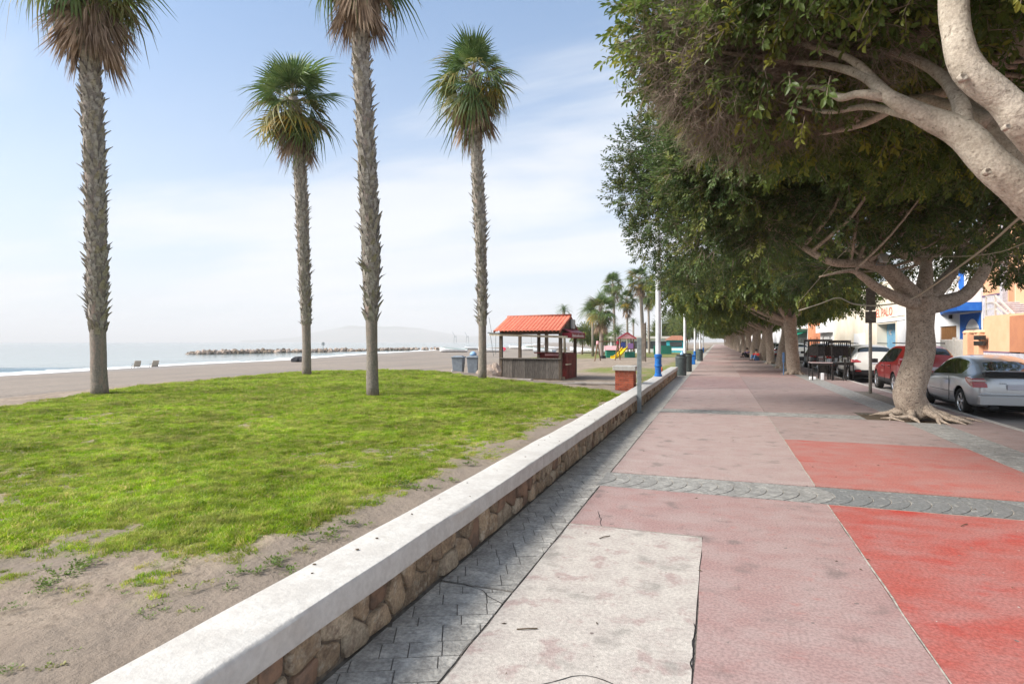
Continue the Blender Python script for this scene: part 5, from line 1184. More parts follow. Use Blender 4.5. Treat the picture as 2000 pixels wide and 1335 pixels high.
# brick pillar behind the wall: bricks laid one by one
def pillar():
    b = Vector((-2.47, 17.0, .12)); t = thing('brick_pillar', 'short red brick pillar with a white slab on top, behind the wall', 'pillar', b, 0)
    W2 = .26; H_ = .66; m_ = MB(); m_.bx(-W2 + .008, W2 - .008, -W2 + .008, W2 - .008, -.1, H_); m_.build('mortar_core', 'brick_mortar', t)
    bm_ = {}
    def brick(w, d, h=.052):
        k = (round(w, 3), round(d, 3))
        if k not in bm_: q = MB(); q.box((0, 0, 0), (w, d, h)); bm_[k] = q.mesh('brick', 'brick_red')
        return bm_[k]
    for c in range(11):
        z = .03 + c * .062; off = 0 if c % 2 else .13
        for (ax, sg) in (('y', -1), ('x', 1)):
            cuts = [-W2] + [q for q in (-W2 + off + .26 * k for k in range(0, 4)) if -W2 + .02 < q < W2 - .02] + [W2]
            for a, e in zip(cuts[:-1], cuts[1:]):
                mid, w = (a + e) / 2, e - a - .010
                if ax == 'y': ob('brick', brick(w, .10), t, (mid, -W2 + .045 - random.uniform(0, .003), z))
                else: ob('brick', brick(.10, w), t, (W2 - .045 + random.uniform(0, .003), mid + .0, z)) if w > .02 else None
    m_ = MB(); m_.box((0, 0, H_ + .075), (.64, .64, .13)); bevel(m_.build('cap_slab', 'white_paint', t), .015)
pillar()

# ------------------------------------------------------------------ kiosk
def kiosk():
    A = Vector((-9.92, 26.9, -.2)); rz = R(-1.5); t = thing('beach_kiosk', 'wooden beach kiosk with a corrugated orange tile roof and grey plank counter', 'kiosk', A, rz)
    W_, D_ = 3.0, 2.7; zr = 3.05; ze = 2.22
    for (x, y, h, mt) in [(0, 0, ze, 'wood_brown'), (W_, 0, ze, 'wood_brown'), (0, D_, ze, 'wood_brown'), (W_, D_, ze, 'wood_brown'), (1.05, D_, ze, 'wood_brown')]:
        m_ = MB(); m_.box((x, y, h / 2), (.15, .15, h)); bevel(m_.build('post', mt, t), .01)
    m_ = MB(); m_.box((1.35, D_ + .4, 1.2), (.16, .16, 2.2)); m_.build('pipe', 'pole_galv', t)
    # plank counter at the front
    n = 22
    for k in range(n):
        w = (W_ - .15) / n; m_ = MB(); m_.box((.075 + w * (k + .5), -.03 + random.uniform(-.004, .004), .50), (w - .008, .025, .97)); m_.build('plank', 'wood_grey', t)
    m_ = MB(); m_.box((W_ / 2, -.02, 1.01), (W_ + .10, .22, .05)); bevel(m_.build('counter_top', 'wood_grey', t), .008)
    m_ = MB(); m_.box((W_ / 2, -.035, .045), (W_, .05, .06)); m_.box((W_ / 2, .03, .5), (W_ - .2, .02, .9)); m_.build('counter_back', 'wood_brown', t)
    m_ = MB(); m_.box((W_ + .02, 1.75, .62), (.06, 1.75, 1.22)); m_.box((W_ + .055, 1.3, .62), (.02, .03, 1.1)); m_.box((W_ + .055, 2.1, .62), (.02, .03, 1.1)); m_.build('red_side_panel', 'wood_red', t)
    m_ = MB(); m_.box((W_ + .10, 1.05, .72), (.10, .7, .05)); m_.build('shelf', 'paint_pale', t)
    m_ = MB(); m_.box((2.0, D_, .62), (2.0, .06, 1.22)); m_.box((W_ / 2 + .45, D_ - .15, 1.24), (2.1, .34, .05)); m_.build('red_back_panel', 'wood_red', t)
    m_ = MB(); m_.box((1.9, D_ - .2, 1.14), (.9, .02, .10)); m_.build('pink_strip', 'play_pink', t)
    # beams
    m_ = MB(); m_.box((W_ / 2, 0, ze + .06), (W_ + .1, .12, .22)); m_.box((W_ / 2, D_, ze + .06), (W_ + .1, .12, .16)); m_.box((W_, D_ / 2, ze + .04), (.12, D_, .16)); m_.box((0, D_ / 2, ze + .04), (.12, D_, .16)); m_.build('beam', 'wood_brown', t)
    m_ = MB(); m_.bar((-.55, -.16, 2.16), (W_ + .38, -.16, 2.03), .05, .10); m_.build('awning_tube', 'paint_pale', t)
    m_ = MB(); m_.bar((-.62, -.19, 2.25), (.1, -.16, 2.2), .07, .06); m_.tube([(-.5, -.18, 2.2), (-.35, -.1, 1.1)], .012, 5); m_.tube([(-.2, -.18, 2.15), (-.25, -.1, 1.2)], .012, 5); m_.tube([(-.45, -.1, 2.2), (-.6, -.1, 3.0)], .012, 5); m_.build('awning_bracket', 'steel_grey', t)
    # roof: front and back slopes of corrugated tile sheet, every roll a piece
    x0, x1 = -.2, W_ + .12; ridge_y = 1.45; yf = -.5; yb = 3.1
    n = 18
    for k in range(n):
        w = (x1 - x0) / n; cx = x0 + w * (k + .5); m_ = MB(); pts = []; seg = 6
        for (y, z) in ((yf, 2.30), (ridge_y - .0, zr)):
            for j in range(seg + 1):
                a = math.pi * j / seg; xx = cx - w / 2 + w * (1 - math.cos(a)) / 2; shift = .42 * (y - yf) / (ridge_y - yf)
                pts.append((xx + (shift if cx < 100 else 0) * 0, y, z + .055 * math.sin(a)))
        s1 = seg + 1; m_.add(pts + [(p[0], p[1], p[2] - .02) for p in pts], [(j, j + 1, s1 + j + 1, s1 + j) for j in range(seg)] + [(2 * s1 + j, 3 * s1 + j, 3 * s1 + j + 1, 2 * s1 + j + 1) for j in range(seg)] + [(j, 2 * s1 + j, 2 * s1 + j + 1, j + 1) for j in range(seg)])
        m_.build('roof_tile_roll', 'tile_orange', t, True)
    m_ = MB(); m_.add([(x0, ridge_y, zr), (x1, ridge_y, zr), (x1, yb, 2.30), (x0, yb, 2.30), (x0, ridge_y, zr - .04), (x1, ridge_y, zr - .04), (x1, yb, 2.26), (x0, yb, 2.26)], [(0, 1, 2, 3), (7, 6, 5, 4), (0, 4, 5, 1), (2, 6, 7, 3), (1, 5, 6, 2), (0, 3, 7, 4)]); m_.build('back_slope', 'tile_dark', t)
    m_ = MB(); m_.tube([(x0 - .02, ridge_y, zr + .02), (x1 + .02, ridge_y, zr + .06)], .07, 8); m_.build('ridge', 'tile_dark', t, True)
    m_ = MB()
    for xg in (-.02, W_ - .0): m_.add([(xg, -.2, 2.34), (xg, ridge_y, zr - .04), (xg, 2.75, 2.34), (xg + .04, -.2, 2.34), (xg + .04, ridge_y, zr - .04), (xg + .04, 2.75, 2.34)], [(0, 1, 2), (5, 4, 3), (0, 3, 4, 1), (1, 4, 5, 2)])
    m_.build('gable', 'wood_brown', t)
    m_ = MB()
    for xg in (x0 + .02, x1 - .02): m_.bar((xg, yf, 2.28), (xg, ridge_y, zr - .02), .04, .11); m_.bar((xg, ridge_y, zr - .02), (xg, yb, 2.28), .04, .11)
    m_.build('barge_board', 'tile_dark', t)
    m_ = MB(); m_.box((W_ + .14, 1.75, 2.68), (.12, .52, .46)); bevel(m_.build('cabinet', 'box_grey', t), .02)
    # maroon awning with white writing on the side
    m_ = MB(); m_.add([(W_ + .05, .1, 2.42), (W_ + .05, 2.7, 2.42), (W_ + .5, 2.75, 2.24), (W_ + .5, .05, 2.24), (W_ + .5, 2.75, 1.98), (W_ + .5, .05, 1.98)], [(0, 1, 2, 3), (3, 2, 4, 5)])
    o = m_.build('awning', 'maroon', t); o.modifiers.new('s', 'SOLIDIFY').thickness = .01
    cu = bpy.data.curves.new('letters', 'FONT'); cu.body = 'El Bar'; cu.size = .26; cu.extrude = .004; cu.align_x = 'CENTER'
    lo = bpy.data.objects.new('letters', cu); COL.objects.link(lo); me = evaluated(lo); bpy.data.objects.remove(lo); me.materials.clear(); me.materials.append(M['letters_white'])
    return t, me
K, _ = kiosk()
def text_mesh(s_, size, ext=.005, shear=0):
    cu = bpy.data.curves.new('letters', 'FONT'); cu.body = s_; cu.size = size; cu.extrude = ext; cu.shear = shear; cu.align_x = 'CENTER'; cu.align_y = 'CENTER'; cu.resolution_u = 3
    lo = bpy.data.objects.new('letters_tmp', cu); COL.objects.link(lo); me = evaluated(lo); bpy.data.objects.remove(lo); return me
# the writing on the awning is an unreadable white script: pale flowing strokes
m_ = MB(); r = random.Random(4); y = .25
while y < 2.4:
    h = r.choice([.10, .16, .10, .12]); m_.tube([(3.512, y, 2.04), (3.512, y + .04, 2.04 + h), (3.512, y + .09, 2.05)], .012, 4); m_.tube([(3.512, y + .09, 2.05), (3.512, y + .14, 2.09)], .010, 4); y += r.uniform(.13, .2)
m_.build('lettering', 'letters_white', K)
m_ = MB(); m_.box((3.28, .06, 2.11), (.44, .02, .24)); m_.build('awning_end', 'maroon', K)
# ground slab, sea wall and stones left of the kiosk
m_ = MB(); P_ = [onz(735, 723, -.05), onz(850, 722, -.05), onz(975, 742, -.12), onz(975, 726, -.12), onz(925, 716, -.1), onz(840, 719, -.1)]
m_.prism([(-15.5, 26.2), (-11.2, 24.6), (-10.2, 26.2), (-10.4, 29.2), (-13.5, 30.6), (-17.5, 28.6)], -.75, -.10); m_.build('concrete_slab', 'concrete'); tag(bpy.data.objects['concrete_slab'], 'low worn concrete platform carrying the wheeled bins beside the kiosk', 'platform')
def wheelie(label, x, y, rz, grp):
    t = thing('wheelie_bin', label, 'rubbish bin', (x, y, -.10), rz, grp); m_ = MB()
    m_.add([(-.22, -.2, .08), (.22, -.2, .08), (.22, .2, .08), (-.22, .2, .08), (-.28, -.28, .92), (.28, -.28, .92), (.28, .3, .92), (-.28, .3, .92)], [(3, 2, 1, 0), (4, 5, 6, 7), (0, 1, 5, 4), (1, 2, 6, 5), (2, 3, 7, 6), (3, 0, 4, 7)]); bevel(m_.build('body', 'bin_grey', t), .02)
    m_ = MB(); m_.box((0, -.0, .95), (.62, .66, .06)); m_.box((0, .0, 1.0), (.5, .5, .05), taper=.8); bevel(m_.build('lid', 'bin_grey', t), .02)
    m_ = MB()
    for s_ in (-.25, .25): m_.lathe([(.09, -.025), (.09, .025)], 14, (s_, .2, .09), axis='X')
    m_.build('wheel', 'rubber', t)
wheelie('grey wheeled bin at the left end of the pair on the concrete platform', -12.05, 26.6, R(10), 'grey wheeled bins'); wheelie('bluish grey wheeled bin at the right of the pair, bag on its lid', -11.3, 26.7, R(12), 'grey wheeled bins')
m_ = MB(); m_.lathe([(.02, -.02), (.16, .0), (.18, .08), (.1, .17), (.02, .2)], 9); o = m_.build('tied_bag', 'bag_blue', None, True); o.location = (-11.3, 26.7, .94); tag(o, 'pale blue tied bag lying on the right wheeled bin', 'bag')
def rock(name, seed, s_, mt='rock_brown'):
    r = random.Random(seed); bm = bmesh.new(); bmesh.ops.create_icosphere(bm, subdivisions=2, radius=.5)
    for v in bm.verts:
        q = v.co * 2.2 + Vector((seed * 3.1, 0, 0)); k = 1 + .42 * noise.noise(q) + .12 * noise.noise(q * 3); v.co = Vector((v.co.x * s_[0], v.co.y * s_[1], v.co.z * s_[2])) * k
    me = bpy.data.meshes.new(name); bm.to_mesh(me); bm.free(); me.materials.append(M[mt]); return me
for (px, py, s_, lb) in [(957, 728, (1.0, .9, .75), 'large tan boulder leaning by the kiosk post'), (946, 733, (.8, .7, .6), 'dark low boulder between the palm trunk and the kiosk'), (970, 724, (.5, .5, .8), 'upright pale stone next to the kiosk counter')]:
    p = spot(px, py, 26.8); o = ob('boulder', rock('boulder', px, s_, 'rock_tan'), None, (p.x, p.y, p.z)); tag(o, lb, 'rock', 'boulders beside the kiosk')
m_ = MB(); m_.prism([(-11.9, 27.6), (-10.15, 27.2), (-10.1, 28.2), (-11.9, 28.7)], -.05, .30); m_.build('stone_table', 'rock_tan'); tag(bpy.data.objects['stone_table'], 'weathered flat stone ledge left of the kiosk', 'ledge')
for k, (x, y, l, rz) in enumerate([(-6.3, 23.6, 2.4, .5), (-4.2, 24.4, 2.9, .1), (-9.0, 25.6, 2.2, -.1), (-1, 0, 0, 0)][:3]):
    m_ = MB(); m_.box((0, 0, 0), (l, .28, .08)); o = bevel(m_.build('edging_slab', 'concrete'), .02); o.location = (x, y, -.13 + .01 * k); o.rotation_euler = (0, 0, rz); tag(o, ['low concrete edging slab on bare soil right of the kiosk', 'long thin concrete edging by the brick pillar', 'broken concrete edging in front of the kiosk counter'][k], 'edging')
m_ = MB(); m_.tube([(0, 0, 0), (0, 0, .28)], .05, 8); o = m_.build('marker_stub', 'box_grey'); o.location = (-11.35, 24.4, .05); tag(o, 'short pale stub standing on the grass edge left of a palm', 'post')

# ------------------------------------------------------------------ playground
def playground():
    c = onz(1222, 700, -.35); t = thing('play_tower', 'wooden play tower with a red tent roof and a yellow slide', 'playground slide', (c.x, c.y, -.35), YAW)
    for x in (-.75, .75):
        for y in (-.7, .7): m_ = MB(); m_.box((x, y, 1.2), (.12, .12, 2.4)); m_.build('post', 'wood_play', t)
    m_ = MB(); m_.box((0, 0, 1.15), (1.6, 1.5, .08)); m_.build('platform', 'wood_play', t)
    m_ = MB(); m_.add([(-1.05, -.95, 2.35), (1.05, -.95, 2.35), (1.05, .95, 2.35), (-1.05, .95, 2.35), (-.0, -.95, 3.0), (0, .95, 3.0)], [(0, 1, 4), (1, 2, 5, 4), (2, 3, 5), (3, 0, 4, 5)]); o = m_.build('roof', 'play_pink', t); o.modifiers.new('s', 'SOLIDIFY').thickness = .05
    m_ = MB(); m_.bar((-1.05, -1.0, 2.33), (0, -1.0, 3.0), .05, .12); m_.bar((1.05, -1.0, 2.33), (0, -1.0, 3.0), .05, .12); m_.build('roof_edge', 'play_red', t)
    m_ = MB(); m_.box((-.45, -.76, 1.55), (.5, .05, .7)); m_.build('blue_panel', 'play_blue', t); m_ = MB(); m_.box((.42, -.76, 1.5), (.6, .05, .6)); m_.build('purple_panel', 'play_purple', t)
    m_ = MB(); m_.box((.3, -.78, .42), (1.15, .06, .84)); m_.build('green_panel', 'play_green', t)
    m_ = MB(); S = [(-.2, -.75, 1.25), (-.6, -1.4, .9), (-1.15, -2.1, .42), (-1.6, -2.6, .2), (-2.0, -3.0, .16)]
    for a, b in zip(S, S[1:]): 
        m_.bar(a, b, .55, .05)
        d = (Vector(b) - Vector(a)); n_ = Vector((d.y, -d.x, 0)).normalized() * .28
        m_.bar(Vector(a) + n_ + Vector((0, 0, .12)), Vector(b) + n_ + Vector((0, 0, .12)), .05, .22); m_.bar(Vector(a) - n_ + Vector((0, 0, .12)), Vector(b) - n_ + Vector((0, 0, .12)), .05, .22)
    m_.build('slide', 'slide_yellow', t)
    for k in range(4): m_ = MB(); m_.box((.9, -.2, .3 + k * .3), (.3, .5, .05)); m_.build('step', 'wood_play', t)
    m_ = MB(); m_.tube([(1.15, .5, 0), (1.15, .5, 1.8), (1.9, .5, 1.8), (1.9, .5, 0)], .05, 6); m_.tube([(1.15, .5, 1.2), (1.9, .5, 1.2)], .04, 6); m_.build('climbing_frame', 'wood_play', t)
    c = spot(1187, 704, 58); t = thing('swing_frame', 'wooden swing frame with splayed legs and a red top joint', 'swing', (c.x, c.y, -.38), YAW + .4)
    for s_, nm in ((-1.15, 0), (1.15, 1)):
        for k in (-1, 1): m_ = MB(); m_.tube([(s_, 0, 2.0), (s_ + k * .75 * 0.9, k * .55, 0)], .055, 6); m_.build('leg', 'wood_play', t)
        m_ = MB(); m_.lathe([(.13, 1.72), (.15, 1.85), (.12, 2.08)], 10, (s_, 0, 0)); m_.build('joint', 'play_red' if nm else 'play_pink', t)
    m_ = MB(); m_.tube([(-1.2, 0, 2.03), (1.2, 0, 2.03)], .05, 8); m_.build('top_bar', 'wood_play', t)
    m_ = MB(); m_.tube([(-.7, 0, 2), (-.72, 0, .5)], .015, 4); m_.tube([(-.3, 0, 2), (-.32, 0, .5)], .015, 4); m_.build('chain', 'steel_grey', t); m_ = MB(); m_.box((-.52, 0, .5), (.45, .35, .28)); bevel(m_.build('seat', 'black_plastic', t), .05)
    c = onz(1175, 681, -.4); t = thing('play_house', 'small green and pink play house behind the swings', 'play house', (spot(1196, 684, 72).x, spot(1196, 684, 72).y, -.38), YAW)
    m_ = MB(); m_.box((0, 0, .5), (1.6, .8, 1.0)); m_.build('wall', 'play_green', t); m_ = MB(); m_.add([(-.95, -.5, 1.0), (.95, -.5, 1.0), (.95, .5, 1.0), (-.95, .5, 1.0), (-.95, 0, 1.5), (.95, 0, 1.5)], [(0, 1, 5, 4), (2, 3, 4, 5), (0, 4, 3), (1, 2, 5), (0, 3, 2, 1)]); m_.build('roof', 'play_pink', t)
playground()

# ------------------------------------------------------------------ shore: breakwater, boats, chairs, people, far coast
def breakwater(name, label, a, b, n, sz, wid, seed, z0=-1.9, hump=1.3):
    t = thing(name, label, 'breakwater', (0, 0, 0)); r = random.Random(seed); ms = [rock('rock', seed + k, (1, .85, .7), 'rock_brown' if k % 2 else 'rock_tan') for k in range(5)]; A, B = Vector(a), Vector(b); d = (B - A).normalized(); s_ = Vector((-d.y, d.x, 0))
    for k in range(n):
        f = (k + r.random()) / n; w = r.uniform(-1, 1); env = min(1, f * 9, (1 - f) * 14 + .3); p = A.lerp(B, f) + s_ * w * wid * (.4 + .6 * env); z = z0 + hump * env * (1 - w * w * .75) * r.uniform(.75, 1)
        o = ob('rock', ms[k % 5], t, (p.x, p.y, z), (r.uniform(0, 6), r.uniform(0, 6), r.uniform(0, 6)), sz * r.uniform(.7, 1.3))
    return t
a = onz(366, 691, -1.7); b = onz(700, 685, -1.6)
breakwater('breakwater', 'long low breakwater of brown boulders reaching into the sea', (a.x, a.y, 0), (b.x, b.y, 0), 290, 1.7, 3.2, 3, -1.95, .65)
a = onz(690, 684, -1.55); b = onz(850, 681, -1.3)
breakwater('rock_bank', 'bank of pale rocks and rubble along the beach beyond the breakwater', (a.x, a.y, 0), (b.x, b.y + 12, 0), 160, 1.1, 4, 9, -1.65, .6)
def deck_chair(label, px, py, Z_):
    p = spot(px, py, Z_); t = thing('beach_chair', label, 'beach chair', (p.x, p.y, -1.62), R(70), 'pale beach chairs at the water edge')
    m_ = MB(); m_.add([(-.35, .45, .35), (.35, .45, .35), (.35, -.25, .28), (-.35, -.25, .28)], [(0, 1, 2, 3)]); o = m_.build('seat', 'chair_cream', t); o.modifiers.new('s', 'SOLIDIFY').thickness = .04
    m_ = MB(); m_.add([(-.36, -.22, .25), (.36, -.22, .25), (.34, -.62, 1.0), (-.34, -.62, 1.0)], [(0, 1, 2, 3)]); o = m_.build('backrest', 'chair_cream', t); o.modifiers.new('s', 'SOLIDIFY').thickness = .05
    for x in (-.34, .34):
        m_ = MB(); m_.tube([(x, .5, 0), (x, .45, .38), (x, -.3, .3), (x, -.6, .0)], .025, 5); m_.tube([(x, .5, .02), (x, -.6, .02)], .025, 5); m_.tube([(x, .4, .55), (x, -.42, .6)], .025, 5); m_.build('side_frame', 'wood_brown', t)
deck_chair('cream beach chair at the water edge, left of the pair', 266, 716, 70); deck_chair('cream beach chair at the water edge, right of the pair', 301, 715, 71)
def boat(label, x, y, z, L_, W_, rz, hull, trim=None, mast=0):
    t = thing('rowing_boat' if not mast else 'sailing_boat', label, 'boat', (x, y, z), rz, 'boats lying on the beach')
    m_ = MB(); n = 10; ring = []
    for i in range(n + 1):
        f = i / n; yy = (f - .5) * L_; w = W_ / 2 * (math.sin(math.pi * min(1, (f * .9 + .1) * 1.0)) ** .5 if f > .5 else .78 + .22 * f * 2); zz = .62 + .22 * f * f * W_
        ring.append([(-w, yy, zz), (-w * .75, yy, .22), (0, yy, .02 + .2 * max(0, f - .7)), (w * .75, yy, .22), (w, yy, zz)])
    vs = [p for q in ring for p in q]; fs = [(i * 5 + j, i * 5 + j + 1, (i + 1) * 5 + j + 1, (i + 1) * 5 + j) for i in range(n) for j in range(4)] + [(0, 1, 2, 3, 4)]
    m_.add(vs, fs); o = m_.build('hull', hull, t, True); o.modifiers.new('s', 'SOLIDIFY').thickness = .06
    m_ = MB(); 
    for f in (-.2, .12): m_.box((0, f * L_, .5), (W_ * .9, .22, .05))
    m_.build('thwart', trim or 'wood_play', t)
    m_ = MB(); m_.tube([(q[4][0], q[4][1], q[4][2]) for q in ring], .04, 5); m_.tube([(q[0][0], q[0][1], q[0][2]) for q in ring], .04, 5); m_.build('gunwale', trim or 'boat_grey', t)
    if mast: m_ = MB(); m_.tube([(0, .3, .4), (0, .3, mast)], .04, 5); m_.build('mast', 'pole_galv', t)
    return t
def at_sand(px, py, dz=0):
    p = onz(px, py, -.5)
    for _ in range(6): p = onz(px, py, float(height(p.x, p.y)))
    return p.x, p.y, float(height(p.x, p.y)) + dz
for (px, py, L_, W_, rz, hull, trim, mast, lb) in [(690, 687, 7, 2.2, 1.2, 'boat_green', None, 0, 'green boat on the rocks beside a standing person'), (886, 687, 5.5, 1.8, 1.9, 'boat_white', 'boat_green', 0, 'white boat with a green stern left of the wheeled bins'),
    (925, 682, 6, 2, 1.3, 'boat_grey', None, 0, 'grey boat just above the wheeled bins'), (958, 687, 5, 1.8, 1.7, 'boat_white', None, 0, 'white boat right of the palm near the kiosk'), (982, 685, 3.4, 1.5, .4, 'play_red', None, 0, 'small red boat glimpsed left of the kiosk'),
    (1040, 684, 6, 2, 1.5, 'boat_white', 'boat_green', 4.5, 'white boat with a short mast seen through the kiosk opening'), (1062, 688, 5, 1.9, 1.2, 'boat_grey', None, 0, 'grey dinghy seen through the kiosk opening'), (1085, 682, 6, 2, 1.6, 'boat_white', None, 0, 'white boat behind the right half of the kiosk opening'),
    (1135, 686, 5, 1.8, 1.4, 'boat_white', 'boat_grey', 0, 'white boat just right of the kiosk'), (1160, 689, 6.5, 2.1, 1.55, 'boat_white', None, 0, 'large upturned-looking white boat left of the swings'), (1010, 680, 6, 2, 1.3, 'boat_white', None, 0, 'farther white boat behind the kiosk')]:
    x, y, z = at_sand(px, py); boat(lb, x, y, z, L_, W_, rz, hull, trim, mast)

def skin_figure(name, joints, edges, radii, mt, parent, root=0, lv=1):
    me = bpy.data.meshes.new(name); me.from_pydata(joints, edges, []); o = bpy.data.objects.new(name, me); COL.objects.link(o)
    md = o.modifiers.new('skin', 'SKIN'); md.use_smooth_shade = True
    for i, v in enumerate(me.skin_vertices[0].data): v.radius = (radii[i],) * 2 if not hasattr(radii[i], '__len__') else radii[i]; v.use_root = (i == root)
    o.modifiers.new('sub', 'SUBSURF').levels = lv; o.modifiers['sub'].render_levels = lv
    m2 = evaluated(o); bpy.data.objects.remove(o); m2.materials.clear(); m2.materials.append(M[mt]); m2.name = name; return ob(name, m2, parent)
EDG = [(0, 1), (1, 2), (2, 3), (3, 4), (2, 5), (5, 6), (6, 7), (2, 8), (8, 9), (9, 10), (0, 11), (11, 12), (12, 13), (13, 14), (0, 15), (15, 16), (16, 17), (17, 18)]
RAD = [.14, .13, .15, .06, .10, .065, .045, .035, .065, .045, .035, .10, .065, .045, .04, .10, .065, .045, .04]
def person(label, J, top, trousers, loc_, rz, hair_='hair'):
    t = thing('person', label, 'person', loc_, rz); J = [Vector(j) for j in J]
    skin_figure('body', J, EDG, RAD, 'skin', t)
    sel = [0, 1, 2, 5, 6, 8, 9]; mp_ = {a: i for i, a in enumerate(sel)}
    skin_figure('shirt', [J[i] for i in sel], [(mp_[a], mp_[b]) for a, b in EDG if a in mp_ and b in mp_], [RAD[i] * 1.18 + .008 for i in sel], top, t)
    sel = [0, 11, 12, 13, 15, 16, 17]; mp_ = {a: i for i, a in enumerate(sel)}
    skin_figure('trousers', [J[i] for i in sel], [(mp_[a], mp_[b]) for a, b in EDG if a in mp_ and b in mp_], [RAD[i] * 1.2 + .008 for i in sel], trousers, t)
    m_ = MB(); h = J[4] + Vector((0, .02, .05)); m_.lathe([(.02, -.08), (.10, -.05), (.115, .02), (.09, .08), (.02, .11)], 12, h); m_.build('hair', hair_, t, True)
    for k in (14, 18):
        m_ = MB(); m_.box(J[k] + Vector((0, -.04, 0)), (.10, .27, .09)); bevel(m_.build('shoe', 'cloth_dark', t), .03)
    return t
SIT = [(0, 0, .16), (0, .05, .38), (0, .08, .60), (0, .06, .72), (0, .02, .86), (.20, .06, .58), (.27, -.12, .40), (.16, -.36, .42), (-.20, .06, .58), (-.27, -.12, .40), (-.14, -.36, .42), (.11, -.05, .15), (.13, -.42, .50), (.12, -.62, .12), (.12, -.68, .06), (-.11, -.05, .15), (-.15, -.42, .50), (-.13, -.62, .12), (-.13, -.68, .06)]
STAND = [(0, 0, .92), (0, 0, 1.15), (0, 0, 1.40), (0, 0, 1.52), (0, -.02, 1.66), (.20, 0, 1.38), (.25, 0, 1.10), (.25, -.06, .85), (-.20, 0, 1.38), (-.25, 0, 1.10), (-.25, -.06, .85), (.10, 0, .88), (.11, -.02, .48), (.11, 0, .10), (.11, -.08, .05), (-.10, 0, .88), (-.11, .02, .48), (-.11, .04, .10), (-.11, -.04, .05)]
person('seated figure in a red shirt and blue jeans leaning between two ficus trunks', SIT, 'shirt_red', 'denim', (3.18, 54.5, 0), R(-30))
person('seated figure in a dark purple top beyond the one in red', SIT, 'shirt_purple', 'cloth_dark', (2.95, 65.5, 0), R(-40))
x, y, z = at_sand(668, 689); person('tiny dark figure standing next to the green boat on the shore', STAND, 'cloth_dark', 'cloth_dark', (x, y, z + .3), 0)
p = spot(631, 679, 190); m_ = MB(); m_.tube([(0, 0, 0), (0, 0, 3.2)], .09, 6); m_.box((0, 0, 2.6), (.7, .5, .9)); o = m_.build('marker_post', 'steel_grey'); o.location = (p.x, p.y, -1.6); tag(o, 'thin marker post with a dark box standing on the breakwater', 'post')
for k, (px, py) in enumerate([(578, 706), (586, 705), (592, 706)]):
    x, y, z = at_sand(px, py); o = ob('shore_rock', rock('shore_rock', 50 + k, (1.0, .8, .8), 'cloth_dark'), None, (x, y, z + .15)); tag(o, ['leftmost dark rock at the water line left of a palm trunk', 'middle dark rock at the water line left of a palm trunk', 'dark rock at the water line touching the palm trunk'][k], 'rock', 'dark rocks at the water line')
# far low white restaurant, hedge and turquoise kiosk
def house_box(t, nm, x0, x1, y0, y1, z0, z1, mt): m_ = MB(); m_.bx(x0, x1, y0, y1, z0, z1); return m_.build(nm, mt, t)
c = spot(1268, 690, 105); t = thing('beach_restaurant', 'long low white beach restaurant with a flat roof beyond the palms', 'building', (c.x, c.y, -.4), 0)
house_box(t, 'wall', -7, 3.6, 0, 5, 0, 2.6, 'plaster_white'); house_box(t, 'roof', -7.5, 4.0, -.6, 5.5, 2.6, 3.0, 'white_paint')
for k in range(6): house_box(t, 'window', -6.6 + k * 1.7, -5.4 + k * 1.7, -.05, .0, .8, 2.1, 'window_glass'); 
for k in range(7): house_box(t, 'post', -7.3 + k * 1.8, -7.15 + k * 1.8, -.5, -.35, 0, 2.6, 'white_paint')
c = spot(1294, 684, 88); m_ = MB(); m_.box((0, 0, .75), (2.6, .4, 1.3));
for k in range(9): m_.box((-1.2 + k * .3, -.22, .75), (.05, .05, 1.4))
o = m_.build('green_fence', 'play_green'); o.location = (c.x, c.y, -.35); tag(o, 'dark green slatted fence panel in front of the white restaurant', 'fence')
c = spot(1320, 690, 100); t = thing('turquoise_kiosk', 'turquoise and white beach hut with a red tiled hip roof', 'kiosk', (c.x, c.y, -.4), 0)
house_box(t, 'wall', -1.6, 1.6, 0, 3, 0, 1.0, 'turquoise'); house_box(t, 'upper_wall', -1.55, 1.55, .05, 2.95, 1.0, 2.3, 'turquoise'); house_box(t, 'stripe', -1.62, 1.62, -.02, 3.02, .55, .95, 'plaster_white')
m_ = MB(); m_.add([(-1.9, -.3, 2.3), (1.9, -.3, 2.3), (1.9, 3.3, 2.3), (-1.9, 3.3, 2.3), (-.8, 1.5, 3.1), (.8, 1.5, 3.1)], [(0, 1, 5, 4), (1, 2, 5), (2, 3, 4, 5), (3, 0, 4), (3, 2, 1, 0)]); m_.build('roof', 'roof_tile', t)
house_box(t, 'hatch', -1.0, 1.0, -.03, .0, 1.2, 2.0, 'window_glass')
